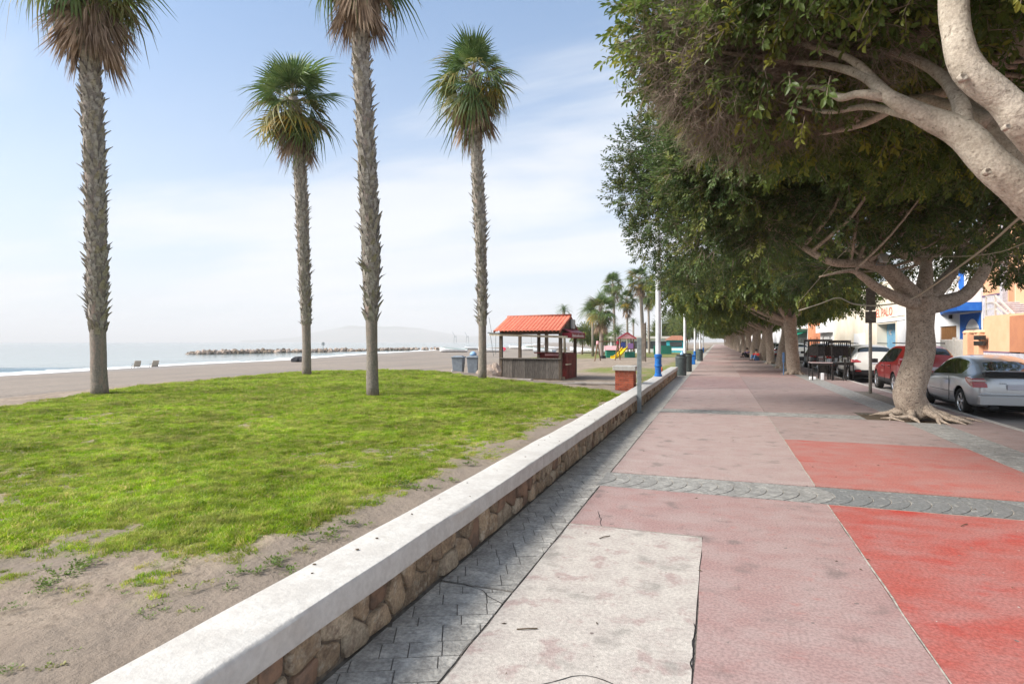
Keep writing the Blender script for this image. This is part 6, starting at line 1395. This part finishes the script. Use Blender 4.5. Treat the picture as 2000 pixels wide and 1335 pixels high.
# rounded far trees
def round_tree(label, px, py, Z_, R_, seed, flat=.8, grp='round trees behind the beach'):
    c = spot(px, py, Z_); b = Vector((c.x, c.y, -.4)); t = thing('round_tree', label, 'tree', b, group=grp); m_ = MB(); h = c.z + .4; m_.tube([(0, 0, 0), (.1, 0, h * .5), (0, 0, h)], [.16, .12, .08], 7); m_.build('trunk', 'bark_far', t, True)
    r = random.Random(seed); bl = [(r.gauss(0, R_ * .4), r.gauss(0, R_ * .4), h + r.gauss(0, R_ * .22), R_ * r.uniform(.45, .7)) for _ in range(7)]; g = np.random.default_rng(seed); n = int(350 * R_ ** 1.2); p, d, k = crown_points(bl, n, seed, flat); o = scatter('crown', p, dirs_to_rots(d, g), g.uniform(.7, 1.3, len(p)), SP_C, t); o['kind'] = 'stuff'
for i, (px, py, Z_, R_) in enumerate([(1137, 652, 95, 1.9), (1165, 656, 100, 1.8), (1181, 660, 110, 1.5), (1300, 642, 130, 3.2), (1318, 636, 140, 3.6), (1336, 628, 150, 3.4), (1310, 652, 150, 3), (1342, 648, 120, 2.8), (1290, 655, 160, 3)]):
    round_tree(['small clipped round tree nearest the kiosk', 'small clipped round tree behind the left fan palm', 'low round shrub tree left of the swings', 'broad tree above the white restaurant roof', 'tall leafy tree behind the turquoise hut', 'leafy tree close to the lamp posts behind the hut', 'farther bushy tree behind the hut roof', 'dense tree filling the gap left of the ficus tunnel', 'distant tree left of the broad one above the restaurant'][i], px, py, Z_, R_, 60 + i)
# hill and cranes beyond the bay
def hill():
    pts = [(470, 664), (560, 660), (600, 652), (640, 643), (680, 637), (740, 636), (800, 639), (840, 644), (900, 654), (960, 655), (1040, 650), (1120, 655), (1200, 652), (1290, 656), (1400, 655)]
    m_ = MB(); D = 7000; n = len(pts); S = spline([Vector((a, b, 0)) for a, b in pts], 5); vs = []
    for p in S:
        for (Z_, k) in ((D, 0), (D + 250, .6), (D + 600, 1), (D + 1400, .8)):
            q = spot(p.x, 667 - (667 - p.y) * k * (1 + .1 * noise.noise(Vector((p.x * .03, k * 3, 1)))), Z_); vs.append((q.x, q.y, max(q.z, -2) if k else -3))
    fs = [(i * 4 + j, (i + 1) * 4 + j, (i + 1) * 4 + j + 1, i * 4 + j + 1) for i in range(len(S) - 1) for j in range(3)]
    m_.add(vs, fs); struct(m_.build('hills', 'hill_rock', None, True), 'faint low hills across the bay fading into the haze')
hill()
for k, px in enumerate((889, 913)):
    p = spot(px, 664, 2400); t = thing('harbour_crane', ['faint harbour crane on the horizon, left of the two', 'faint harbour crane on the horizon, right of the two'][k], 'crane', (p.x, p.y, -1.6), 0, 'harbour cranes on the horizon')
    m_ = MB(); m_.bar((-6, 0, 0), (-4, 0, 26), 1.8); m_.bar((6, 0, 0), (4, 0, 26), 1.8); m_.bar((-4, 0, 26), (4, 0, 26), 1.8); m_.build('tower', 'steel_grey', t); m_ = MB(); m_.bar((-5, 0, 20), (5, 0, 28), 1.4); m_.bar((0, 0, 24), (-12, 0, 44), 1.6); m_.build('jib', 'steel_grey', t)

# ------------------------------------------------------------------ tables stacked by the trees
def tables():
    def table(label, x, y, z, rz, top=.0, grp='black tables stacked by the tree', inv=False, tall=.74, w=.8, d=.8):
        t = thing('table', label, 'table', (x, y, z), rz, grp); m_ = MB(); m_.box((0, 0, tall - .015), (w, d, .03)); bevel(m_.build('tabletop', 'table_top' if top else 'metal_black', t), .006)
        m_ = MB(); m_.box((0, -d / 2 + .03, tall - .07), (w - .04, .03, .07)); m_.box((0, d / 2 - .03, tall - .07), (w - .04, .03, .07)); m_.build('apron', 'metal_black', t)
        for sx in (-1, 1):
            for sy in (-1, 1): m_ = MB(); m_.box((sx * (w / 2 - .03), sy * (d / 2 - .03), tall / 2 - .02), (.045, .045, tall - .04)); m_.build('leg', 'metal_black', t)
        return t
    table('low black table nearest the promenade with a pinkish top', 4.15, 27.9, 0, .05, 1); table('low black table at the right end of the stack', 4.98, 28.1, 0, .0, 0)
    table('black table standing on the pinkish table, left of the upper pair', 4.1, 28.2, .98, .1, 0, w=.95); table('black table standing on top at the right of the upper pair', 4.95, 28.4, .93, .0, 0, w=.75)
    for k, (x, y, z, rz) in enumerate([(3.85, 27.75, .76, .1), (4.1, 27.95, .76, -.1), (4.55, 28.2, .76, .2), (4.85, 28.2, .76, 0), (5.1, 28.3, .76, .15), (4.4, 28.75, 0, .1), (5.05, 27.55, 0, 1.5)]):
        t = thing('folded_chair', ['folded black chair at the left end on the lower table', 'second folded black chair from the left on the lower table', 'folded black chair in the middle of the stack', 'folded black chair right of the middle of the stack', 'folded black chair at the right end of the stack', 'black chair on the ground behind the tables', 'black chair on the ground right of the tables'][k], 'chair', (x, y, z), rz, 'black chairs packed between the tables')
        m_ = MB()
        for sx in (-.19, .19): m_.bar((sx, 0, 0), (sx, .05, .9), .025); m_.bar((sx, .12, 0), (sx, .02, .55), .025)
        m_.build('frame', 'metal_black', t); m_ = MB(); m_.box((0, .05, .45), (.38, .04, .4)); m_.build('seat', 'metal_black', t); m_ = MB()
        for q in range(4): m_.box((-.13 + q * .088, .045, .74), (.022, .012, .26))
        m_.box((0, .047, .88), (.38, .02, .04)); m_.build('backrest', 'metal_black', t)
    m_ = MB(); m_.box((0, 0, .15), (.12, .12, .30)); o = bevel(m_.build('white_canister', 'plaster_white'), .02); o.location = (4.2, 27.7, 0); tag(o, 'narrow white canister standing under the pinkish table', 'canister')
    m_ = MB(); m_.box((0, 0, .06), (.26, .2, .12)); o = bevel(m_.build('white_crate', 'plaster_white'), .02); o.location = (3.85, 27.9, 0); tag(o, 'crumpled white crate under the left table', 'crate')
    m_ = MB(); m_.box((0, 0, .3), (.05, .05, .6)); m_.box((0, 0, .85), (.10, .10, .5)); o = bevel(m_.build('tool_stand', 'denim'), .02); o.location = (3.05, 31.2, 0); tag(o, 'dark blue stand leaning between the two ficus trunks', 'stand')
tables()

# ------------------------------------------------------------------ cables and floodlight in the trees
def cable(label, pts, rad=.012):
    m_ = MB(); m_.tube(spline(pts, 8), rad, 6); o = m_.build('cable', 'cable', None, True); tag(o, label, 'cable')
cable('thick pale rope running up from the big trunk to the right edge', [spot(1762, 590, 12.1), spot(1800, 572, 12.0), spot(1860, 530, 11), spot(1930, 478, 9.5), spot(1985, 430, 8.2), spot(2060, 370, 6.8)], .020)
cable('thin pale cable hanging in two swags left of the big trunk', [spot(1765, 590, 12.1), spot(1735, 594, 12.6), spot(1700, 596, 13.4), spot(1665, 592, 14.6), spot(1636, 581, 15.8), spot(1600, 593, 17.5), spot(1560, 606, 20)], .016)
cable('thin wire looping above the rope at the right edge', [spot(2010, 470, 8), spot(1950, 492, 9), spot(1880, 500, 10), spot(1800, 500, 12)], .006)
cable('thin pale wire hanging from a limb left of the floodlight', [spot(1660, 480, 11.4), spot(1625, 515, 13), spot(1590, 555, 15), spot(1560, 590, 18)], .008)
c = spot(1727, 504, 11.6); t = thing('floodlight', 'small square floodlight fixed on the left limb of the big ficus', 'floodlight', c, YAW + .3)
m_ = MB(); m_.box((0, 0, 0), (.24, .07, .17), rot=Matrix.Rotation(R(-25), 3, 'X')); bevel(m_.build('housing', 'box_grey', t), .01); m_ = MB(); m_.box((0, -.042, -.02), (.20, .012, .13), rot=Matrix.Rotation(R(-25), 3, 'X')); m_.build('glass', 'chair_cream', t)
m_ = MB(); m_.tube([(-.12, 0, 0), (-.12, .08, -.12), (.12, .08, -.12), (.12, 0, 0)], .01, 5); m_.build('bracket', 'steel_grey', t)

# ------------------------------------------------------------------ houses across the street
FX = 11.05
def fy(px, x=FX): return face_y(px, x)
def wall_with_openings(t, y0, y1, z0, z1, ops, mt, x=FX, depth=.28, name='wall', back=6):
    """facade sheet at x facing the street, built round its openings (ya,yb,za,zb)"""
    ys_ = sorted({y0, y1, *[o[0] for o in ops], *[o[1] for o in ops]}); zs_ = sorted({z0, z1, *[o[2] for o in ops], *[o[3] for o in ops]}); m_ = MB()
    for a, b in zip(ys_, ys_[1:]):
        for c, d in zip(zs_, zs_[1:]):
            ym, zm = (a + b) / 2, (c + d) / 2
            if any(o[0] < ym < o[1] and o[2] < zm < o[3] for o in ops): continue
            m_.add([(x, a, c), (x, b, c), (x, b, d), (x, a, d)], [(0, 1, 2, 3)])
    for (a, b, c, d) in ops:
        for q in ([(x, a, c), (x, b, c), (x + depth, b, c), (x + depth, a, c)], [(x, a, d), (x + depth, a, d), (x + depth, b, d), (x, b, d)], [(x, a, c), (x + depth, a, c), (x + depth, a, d), (x, a, d)], [(x, b, c), (x, b, d), (x + depth, b, d), (x + depth, b, c)]): m_.add(q, [(0, 1, 2, 3)])
        m_.add([(x + depth, a, c), (x + depth, b, c), (x + depth, b, d), (x + depth, a, d)], [(0, 1, 2, 3)])
    e = .004
    for q in ([(x, y0, z0), (x, y0, z1), (x + back, y0, z1), (x + back, y0, z0)], [(x, y1, z0), (x + back, y1, z0), (x + back, y1, z1), (x, y1, z1)], [(x, y0, z1), (x, y1, z1), (x + back, y1, z1), (x + back, y0, z1)], [(x + back, y0, z0), (x + back, y0, z1), (x + back, y1, z1), (x + back, y1, z0)]): m_.add(q, [(0, 1, 2, 3)])
    return m_.build(name, mt, t)
def window(t, a, b, c, d, fm='plaster_white', x=FX, depth=.26, shutter=False, bars=1):
    m_ = MB(); w = .05; X = x + depth - .05
    for (p, q, u, v) in ((a, b, c, c + w), (a, b, d - w, d), (a, a + w, c + w, d - w), (b - w, b, c + w, d - w)): m_.bx(X, X + .04, p, q, u, v)
    for k in range(bars): ym = a + (b - a) * (k + 1) / (bars + 1); m_.bx(X, X + .04, ym - w / 2, ym + w / 2, c + w, d - w)
    f = m_.build('window', fm, t); m_ = MB(); m_.bx(X + .008, X + .02, a + w, b - w, c + w, d - w); m_.build('pane', 'shutter' if shutter else 'window_glass', f)
    m_ = MB(); m_.bx(x - .06, x + depth - .06, a - .06, b + .06, c - .06, c - .003); m_.build('sill', fm, f)
# orange house with outside stair
yo1 = fy(1920); yo0 = yo1 - 13
t = thing('orange_house', 'orange rendered house with a white railed outside stair above a terracotta wall', 'house', (0, 0, 0))
ops = [(fy(1983), fy(1970), 2.6, 4.7), (yo0 + 1, yo0 + 2.2, 3.2, 4.6), (yo0 + 4, yo0 + 5.2, .9, 2.2)]
wall_with_openings(t, yo0, yo1, -.05, 7.2, ops, 'plaster_orange'); window(t, *ops[0], 'plaster_white', bars=1); window(t, *ops[1]); window(t, *ops[2])
m_ = MB(); m_.bx(FX - .02, FX + .0, fy(1963), yo1 - .02, 2.6, 3.55); m_.build('tile_dado', 'tile_base', t)
m_ = MB(); m_.bx(FX - .05, FX - .02, fy(1960), yo1 - .02, 3.55, 3.62); m_.build('purple_band', 'shirt_purple', t)
m_ = MB(); m_.bx(FX - .18, FX - .003, fy(1971) + .1, fy(1963), -.04, 7.0); m_.build('grey_pier', 'tile_base', t)
m_ = MB(); m_.bx(FX - .1, FX + 6.1, yo0 - .1, yo1 + .0, 7.2, 7.4); m_.build('roof', 'roof_tile', t)
XW = 9.75
t2 = thing('terrace_wall', 'terracotta garden wall with pale tiled base in front of the orange house', 'wall', (0, 0, 0))
ya, yb_ = fy(1922, XW), fy(1972, XW); zt_ = face_z(1945, 619, XW)
m_ = MB(); m_.bx(XW, XW + .3, yb_, ya, 1.25, zt_); m_.build('light_panel', 'plaster_orange', t2); m_ = MB(); m_.bx(XW - .004, XW + .3, yb_ - 9, yb_ - .003, 1.25, zt_); m_.build('dark_panel', 'plaster_brown', t2)
m_ = MB(); m_.bx(XW - .03, XW + .3, yb_ - 9, ya, -.02, 1.2); m_.build('tiled_base', 'tile_base', t2); m_ = MB(); m_.bx(XW - .035, XW + .3, yb_, ya, 1.2, 1.25); m_.build('purple_band', 'shirt_purple', t2)
m_ = MB(); m_.bx(XW + .02, XW + 1.3, yb_ - 9, ya, zt_ + .003, zt_ + .08); m_.build('coping', 'plaster_orange', t2)
t3 = thing('outside_stair', 'white painted metal railing with outside steps on the orange house', 'stair', (0, 0, 0)); XR = 10.1
def rp(px, py): return Vector((XR, fy(px, XR), face_z(px, py, XR)))
for (a, b, w) in [((1925, 579), (1944, 577), .05), ((1944, 577), (1985, 617), .06), ((1944, 590), (1975, 619), .045), ((1944, 602), (1963, 619), .045), ((1925, 591), (1944, 589), .04), ((1925, 604), (1944, 602), .04), ((1944, 575), (1944, 619), .06), ((1926, 577), (1926, 615), .05)]:
    m_ = MB(); m_.bar(rp(*a), rp(*b), w, w); m_.build('rail', 'white_paint', t3)
for k in range(7): m_ = MB(); p = rp(1930 + k * 7.5, 603 + k * 2.5); m_.box((XR + .5, p.y, zt_ + .62 - k * .09), (.9, .32, .05)); m_.build('step', 'tile_base', t3)
# gate pillars
for k, (px, mt, z1) in enumerate([(1896, 'plaster_orange', 1.95), (1918, 'plaster_orange', 1.95)]):
    y = fy(px, XW); m_ = MB(); m_.box((XW, y, z1 / 2), (.4, .42, z1)); m_.lathe([(.27, z1), (.27, z1 + .06), (.2, z1 + .12)], 12, (XW, y, 0)); o = bevel(m_.build('gate_pillar', mt), .02); tag(o, ['orange gate pillar at the end of the white picket fence', 'orange gate pillar carrying the letter boxes'][k], 'pillar', 'orange gate pillars')
y = fy(1908, XW); m_ = MB()
for k in range(2): m_.box((XW - .16, fy(1921, XW) - .1 - k * .01, 1.55 + k * .22), (.12, .8, .16))
o = bevel(m_.build('letter_box', 'metal_black'), .01); tag(o, 'pair of dark letter boxes mounted beside the gate pillar', 'letter box')
# picket fence
t = thing('picket_fence', 'white picket fence in front of the blue and white house', 'fence', (0, 0, 0)); y1_, y0_ = fy(1838, XW), fy(1886, XW); n = 22
pm = MB(); pm.bx(-.012, .012, -.05, .05, 0, 1.5); pm.add([(-.012, -.05, 1.5), (.012, -.05, 1.5), (.012, .05, 1.5), (-.012, .05, 1.5), (-.012, 0, 1.57), (.012, 0, 1.57)], [(0, 1, 5, 4), (2, 3, 4, 5), (0, 4, 3), (1, 2, 5)]); pm = pm.mesh('picket', 'white_paint')
for k in range(n): ob('picket', pm, t, (XW, y0_ + (y1_ - y0_) * k / (n - 1), .15))
for z in (.45, 1.35): m_ = MB(); m_.bx(XW + .014, XW + .05, y0_, y1_, z, z + .08); m_.build('rail', 'white_paint', t)
m_ = MB(); m_.box((XW, fy(1865, XW), .9), (.14, .14, 1.8)); m_.build('post', 'white_paint', t)
m_ = MB(); m_.box((XW, fy(1889, XW), .95), (.10, .35, 1.85)); o = bevel(m_.build('blue_gate_post', 'paint_blue'), .01); tag(o, 'bright blue gate panel beside the picket fence', 'gate')
# blue and white house
yb1, yb0 = fy(1768), fy(1919) + .01
t = thing('blue_white_house', 'white house with bright blue arch, blue canopy and lattice balcony', 'house', (0, 0, 0))
bw = (fy(1868), fy(1836), 1.1, face_z(1852, 636, FX)); uw = (fy(1853), fy(1842), face_z(1847, 578, FX), face_z(1847, 559, FX)); up = (fy(1917), fy(1888), 3.55, 5.0)
arch = (fy(1917), fy(1883), 0, face_z(1900, 640, FX))
wall_with_openings(t, yb0, yb1, -.05, 6.6, [bw, uw, up, arch], 'plaster_white', depth=.5)
m_ = MB(); n = 7
for k in range(n): w = (bw[1] - bw[0]) / n; m_ = MB(); m_.bx(FX + .05, FX + .09 + .005 * (k % 2), bw[0] + w * k + .006, bw[0] + w * (k + 1) - .006, bw[2], bw[3]); m_.build('board', 'board_brown', t)
window(t, *uw, 'plaster_white', depth=.3)
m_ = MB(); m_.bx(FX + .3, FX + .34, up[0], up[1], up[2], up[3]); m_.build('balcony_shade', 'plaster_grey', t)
# arch with blue surround
cy_ = (arch[0] + arch[1]) / 2; ra = (arch[1] - arch[0]) / 2; zc_ = arch[3] - .0; m_ = MB(); top_z = face_z(1900, 611, FX)
n = 16; outer = []; inner = []
pts_in = [(cy_ - ra * math.cos(math.pi * i / n), zc_ - .55 + (ra * .0) + (top_z - .25 - zc_ + .55) * math.sin(math.pi * i / n)) for i in range(n + 1)]
for i in range(n):
    (a, za), (b, zb) = pts_in[i], pts_in[i + 1]; m_.add([(FX - .03, a, za), (FX - .03, b, zb), (FX - .03, b, top_z), (FX - .03, a, top_z)], [(0, 1, 2, 3)]); m_.add([(FX - .03, a, za), (FX - .03, b, zb), (FX + .3, b, zb), (FX + .3, a, za)], [(0, 1, 2, 3)])
m_.bx(FX - .03, FX - .003, arch[1], arch[1] + .42, 0, top_z); m_.build('blue_arch', 'paint_blue', t)
m_ = MB(); m_.bx(FX + .02, FX + .1, arch[0], arch[1], arch[3] - .6, top_z); m_.build('arch_infill', 'plaster_grey', t)
# balcony with lattice, canopy slab
ca, cb = fy(1919) + .02, fy(1838); m_ = MB(); z0_, z1_ = face_z(1870, 611, FX) + .0, face_z(1870, 600, FX)
m_.add([(FX - .9, ca, z0_), (FX - .9, (ca + cb) / 2 - .8, z0_), (FX - .02, cb, z0_), (FX - .02, ca, z0_), (FX - 1.0, ca, z1_ + .1), (FX - 1.0, (ca + cb) / 2 - .8, z1_ + .1), (FX - .02, cb + .3, z1_ + .1), (FX - .02, ca, z1_ + .1)], [(3, 2, 1, 0), (4, 5, 6, 7), (0, 1, 5, 4), (1, 2, 6, 5), (2, 3, 7, 6), (3, 0, 4, 7)]); m_.build('blue_canopy', 'paint_blue', t)
m_ = MB(); m_.add([(FX - .85, ca, z1_ + .1), (FX - .85, (ca + cb) / 2 - .8, z1_ + .1), (FX - .02, cb, z1_ + .1), (FX - .02, ca, z1_ + .1), (FX - .85, ca, z1_ + .62), (FX - .85, (ca + cb) / 2 - .8, z1_ + .62), (FX - .02, cb, z1_ + .62), (FX - .02, ca, z1_ + .62)], [(4, 5, 6, 7), (0, 1, 5, 4), (1, 2, 6, 5), (2, 3, 7, 6), (3, 0, 4, 7)]); m_.build('balcony_parapet', 'plaster_white', t)
L0, L1_ = ca + .05, ca + 2.2; zb_ = z1_ + .62
for k in range(3):
    a = L0 + (L1_ - L0) * k / 3; b = L0 + (L1_ - L0) * (k + 1) / 3
    m_ = MB(); m_.bar((FX - .85, a, zb_), (FX - .85, b, zb_ + .55), .06, .07); m_.bar((FX - .85, b, zb_), (FX - .85, a, zb_ + .55), .06, .07); m_.build('lattice', 'white_paint', t)
m_ = MB(); m_.bx(FX - .9, FX - .8, L0, L1_, zb_ + .55, zb_ + .63); m_.build('balcony_rail', 'white_paint', t)
m_ = MB(); m_.bx(FX - .03, FX - .003, fy(1883), fy(1873), 3.9, 6.5); m_.build('blue_pilaster', 'paint_blue', t)
m_ = MB(); m_.bx(FX - .05, FX + 6.2, yb0 + .003, yb1, 6.6, 6.75); m_.build('roof', 'white_paint', t)
m_ = MB(); m_.box((FX - .08, fy(1860), 2.85), (.12, .12, .2)); m_.build('wall_lamp', 'metal_black', t)
# El Palo building
ye0, ye1 = yb1 + .01, fy(1628)
t = thing('cream_warehouse', 'cream rendered warehouse with red EL PALO lettering over a blue gate', 'building', (0, 0, 0))
ga = (fy(1749), fy(1713), 0, face_z(1735, 631, FX))
wall_with_openings(t, ye0, ye1, -.05, 5.6, [ga], 'plaster_cream', depth=.7)
m_ = MB(); m_.bx(FX - .02, FX - .003, ye0, fy(1753), .0, face_z(1755, 622, FX)); m_.build('white_patch', 'plaster_white', t)
m_ = MB(); m_.bx(FX - .06, FX - .003, ye0, fy(1712), ga[3] + .12, ga[3] + .24); m_.bx(FX - .04, FX - .003, ye0, fy(1735), ga[3] + .42, ga[3] + .48); m_.build('ledge', 'plaster_white', t)
m_ = MB(); m_.bx(FX - .012, FX - .003, fy(1690), fy(1668), 0, 2.3); m_.build('pale_panel', 'plaster_white', t)
n = 4
for k in range(n): w = (ga[1] - ga[0]) / n; m_ = MB(); m_.bx(FX + .62, FX + .68 - .01 * (k % 2), ga[0] + w * k + .012, ga[0] + w * (k + 1) - .012, 0, ga[3] - .01); m_.build('gate_panel', 'gate_blue', t)
me = text_mesh('EL PALO', .66, .01); me.materials.clear(); me.materials.append(M['letters_red']); zc_ = face_z(1727, 610, FX)
wy_ = fy(1712) - fy(1743); xw = max(v.co.x for v in me.vertices) - min(v.co.x for v in me.vertices); o = ob('lettering', me, t, (FX - .015, (fy(1712) + fy(1743)) / 2, zc_), (R(90), 0, R(-90)), (wy_ / xw, 1.25, 1))
me = text_mesh('NC', .5, .004); me.materials.clear(); me.materials.append(M['letters_white']); ob('gate_letters', me, t, (FX + .60, ga[1] - .95, ga[3] - .6), (R(90), 0, R(-90)))
m_ = MB(); m_.bx(FX - .06, FX + 6.2, ye0 + .003, ye1 - .003, 5.6, 5.8); m_.build('roof', 'plaster_cream', t)
# facades beyond, towards the far end of the street
r = random.Random(12); y = ye1 + .01; kinds = [('plaster_white', 4.6, 'low white house with a shaded upper balcony next to the cream warehouse', fy(1602)), ('plaster_salmon', 6.2, 'narrow salmon coloured house front', fy(1578)), ('plaster_white', 5.2, 'house with a green awning over its door', fy(1555)), ('plaster_white', 6.5, 'tall white house seen between leaning ficus trunks', fy(1500)), ('plaster_yellow', 5.8, 'yellow house glimpsed between the trunks', 0), ('plaster_white', 6, 'white house beyond the yellow one', 0), ('plaster_orange', 5, 'orange house far down the street', 0), ('plaster_cream', 6, 'cream house far down the street behind dark cars', 0), ('plaster_white', 5.5, 'farthest white house front visible through the trunks', 0), ('plaster_cream', 7, 'last pale block closing the street at the far end', 0)]
for i, (mt, h, lb, ye) in enumerate(kinds):
    ln = (ye - y) if ye > y + 2 else r.uniform(12, 16) if i < 9 else 150
    t = thing('house', lb, 'house', (0, 0, 0), group='houses further along the street'); ops = []; nw = max(1, int(ln / 3.6)); nw = min(nw, 6)
    for k in range(nw):
        c = y + ln * (k + .5) / nw; ops.append((c - .5, c + .5, 3.5, 4.6 if h > 5 else 4.2)); ops.append((c - .5, c + .5, 0.0 if k == nw // 2 else .9, 2.15))
    wall_with_openings(t, y, y + ln - .01, -.05, h, ops, mt)
    for (a, b, c, d) in ops:
        if c == 0.0: m_ = MB(); m_.bx(FX + .2, FX + .25, a, b, 0, 2.15); m_.build('door', 'shutter', t)
        else: window(t, a, b, c, d, 'plaster_white')
    m_ = MB(); m_.bx(FX - .25, FX + 6.1, y, y + ln - .012, h, h + .16); m_.build('roof', 'roof_tile' if i % 2 else 'plaster_white', t)
    if i == 0: m_ = MB(); m_.bx(FX - .5, FX - .003, y + .2, y + ln - .3, 2.6, 3.4); m_.build('balcony', 'plaster_white', t)
    if i == 2:
        m_ = MB(); m_.add([(FX - .003, y + .3, 3.0), (FX - .003, y + ln - .5, 3.0), (FX - 1.2, y + ln - .5, 2.5), (FX - 1.2, y + .3, 2.5), (FX - 1.2, y + ln - .5, 2.2), (FX - 1.2, y + .3, 2.2)], [(0, 1, 2, 3), (3, 2, 4, 5)]); o = m_.build('awning', 'awning_green', t); o.modifiers.new('s', 'SOLIDIFY').thickness = .02
        m_ = MB(); m_.bx(FX - .9, FX - .003, y + .1, y + ln - .2, 3.3, 3.45); m_.build('balcony_slab', 'plaster_white', t); m_ = MB(); 
        for k in range(12): m_.bx(FX - .9, FX - .86, y + .2 + k * (ln - .6) / 12, y + .24 + k * (ln - .6) / 12, 3.45, 4.3)
        m_.bx(FX - .92, FX - .84, y + .1, y + ln - .2, 4.3, 4.36); m_.build('balcony_rail', 'roof_tile', t)
    y += ln
# leaf litter and twigs on the paving
m_ = MB(); r = random.Random(5)
for _ in range(110):
    x = r.uniform(-1.6, 5); y = r.uniform(2, 22); a = r.uniform(0, 6.28); l = r.uniform(.008, .022); d = Vector((math.cos(a), math.sin(a), 0)); s_ = Vector((-d.y, d.x, 0)); p = Vector((x, y, .003)); m_.add([p, p + d * l + s_ * l * .35 + Vector((0, 0, .006)), p + d * l * 2, p + d * l - s_ * l * .35 + Vector((0, 0, .004))], [(0, 1, 2, 3)])
for (x, y, a, l) in [(-1.05, 3.1, .3, .05), (-.9, 4.75, 1.0, .05), (2.0, 6.1, .9, .05)]:
    d = Vector((math.cos(a), math.sin(a), 0)); m_.tube([Vector((x, y, .006)), Vector((x, y, .010)) + d * l, Vector((x, y, .006)) + d * l * 1.8 + Vector((.02, .02, 0))], .004, 4)
for _ in range(22):
    x = r.uniform(-2.02, -1.74); y = r.uniform(2, 12); m_.box((x, y, .4215), (r.uniform(.005, .02), r.uniform(.005, .015), .004), r.uniform(0, 3))
o = m_.build('leaf_litter', 'debris'); tag(o, 'dry leaves and twigs scattered over the paving', 'leaf litter', kind='stuff')
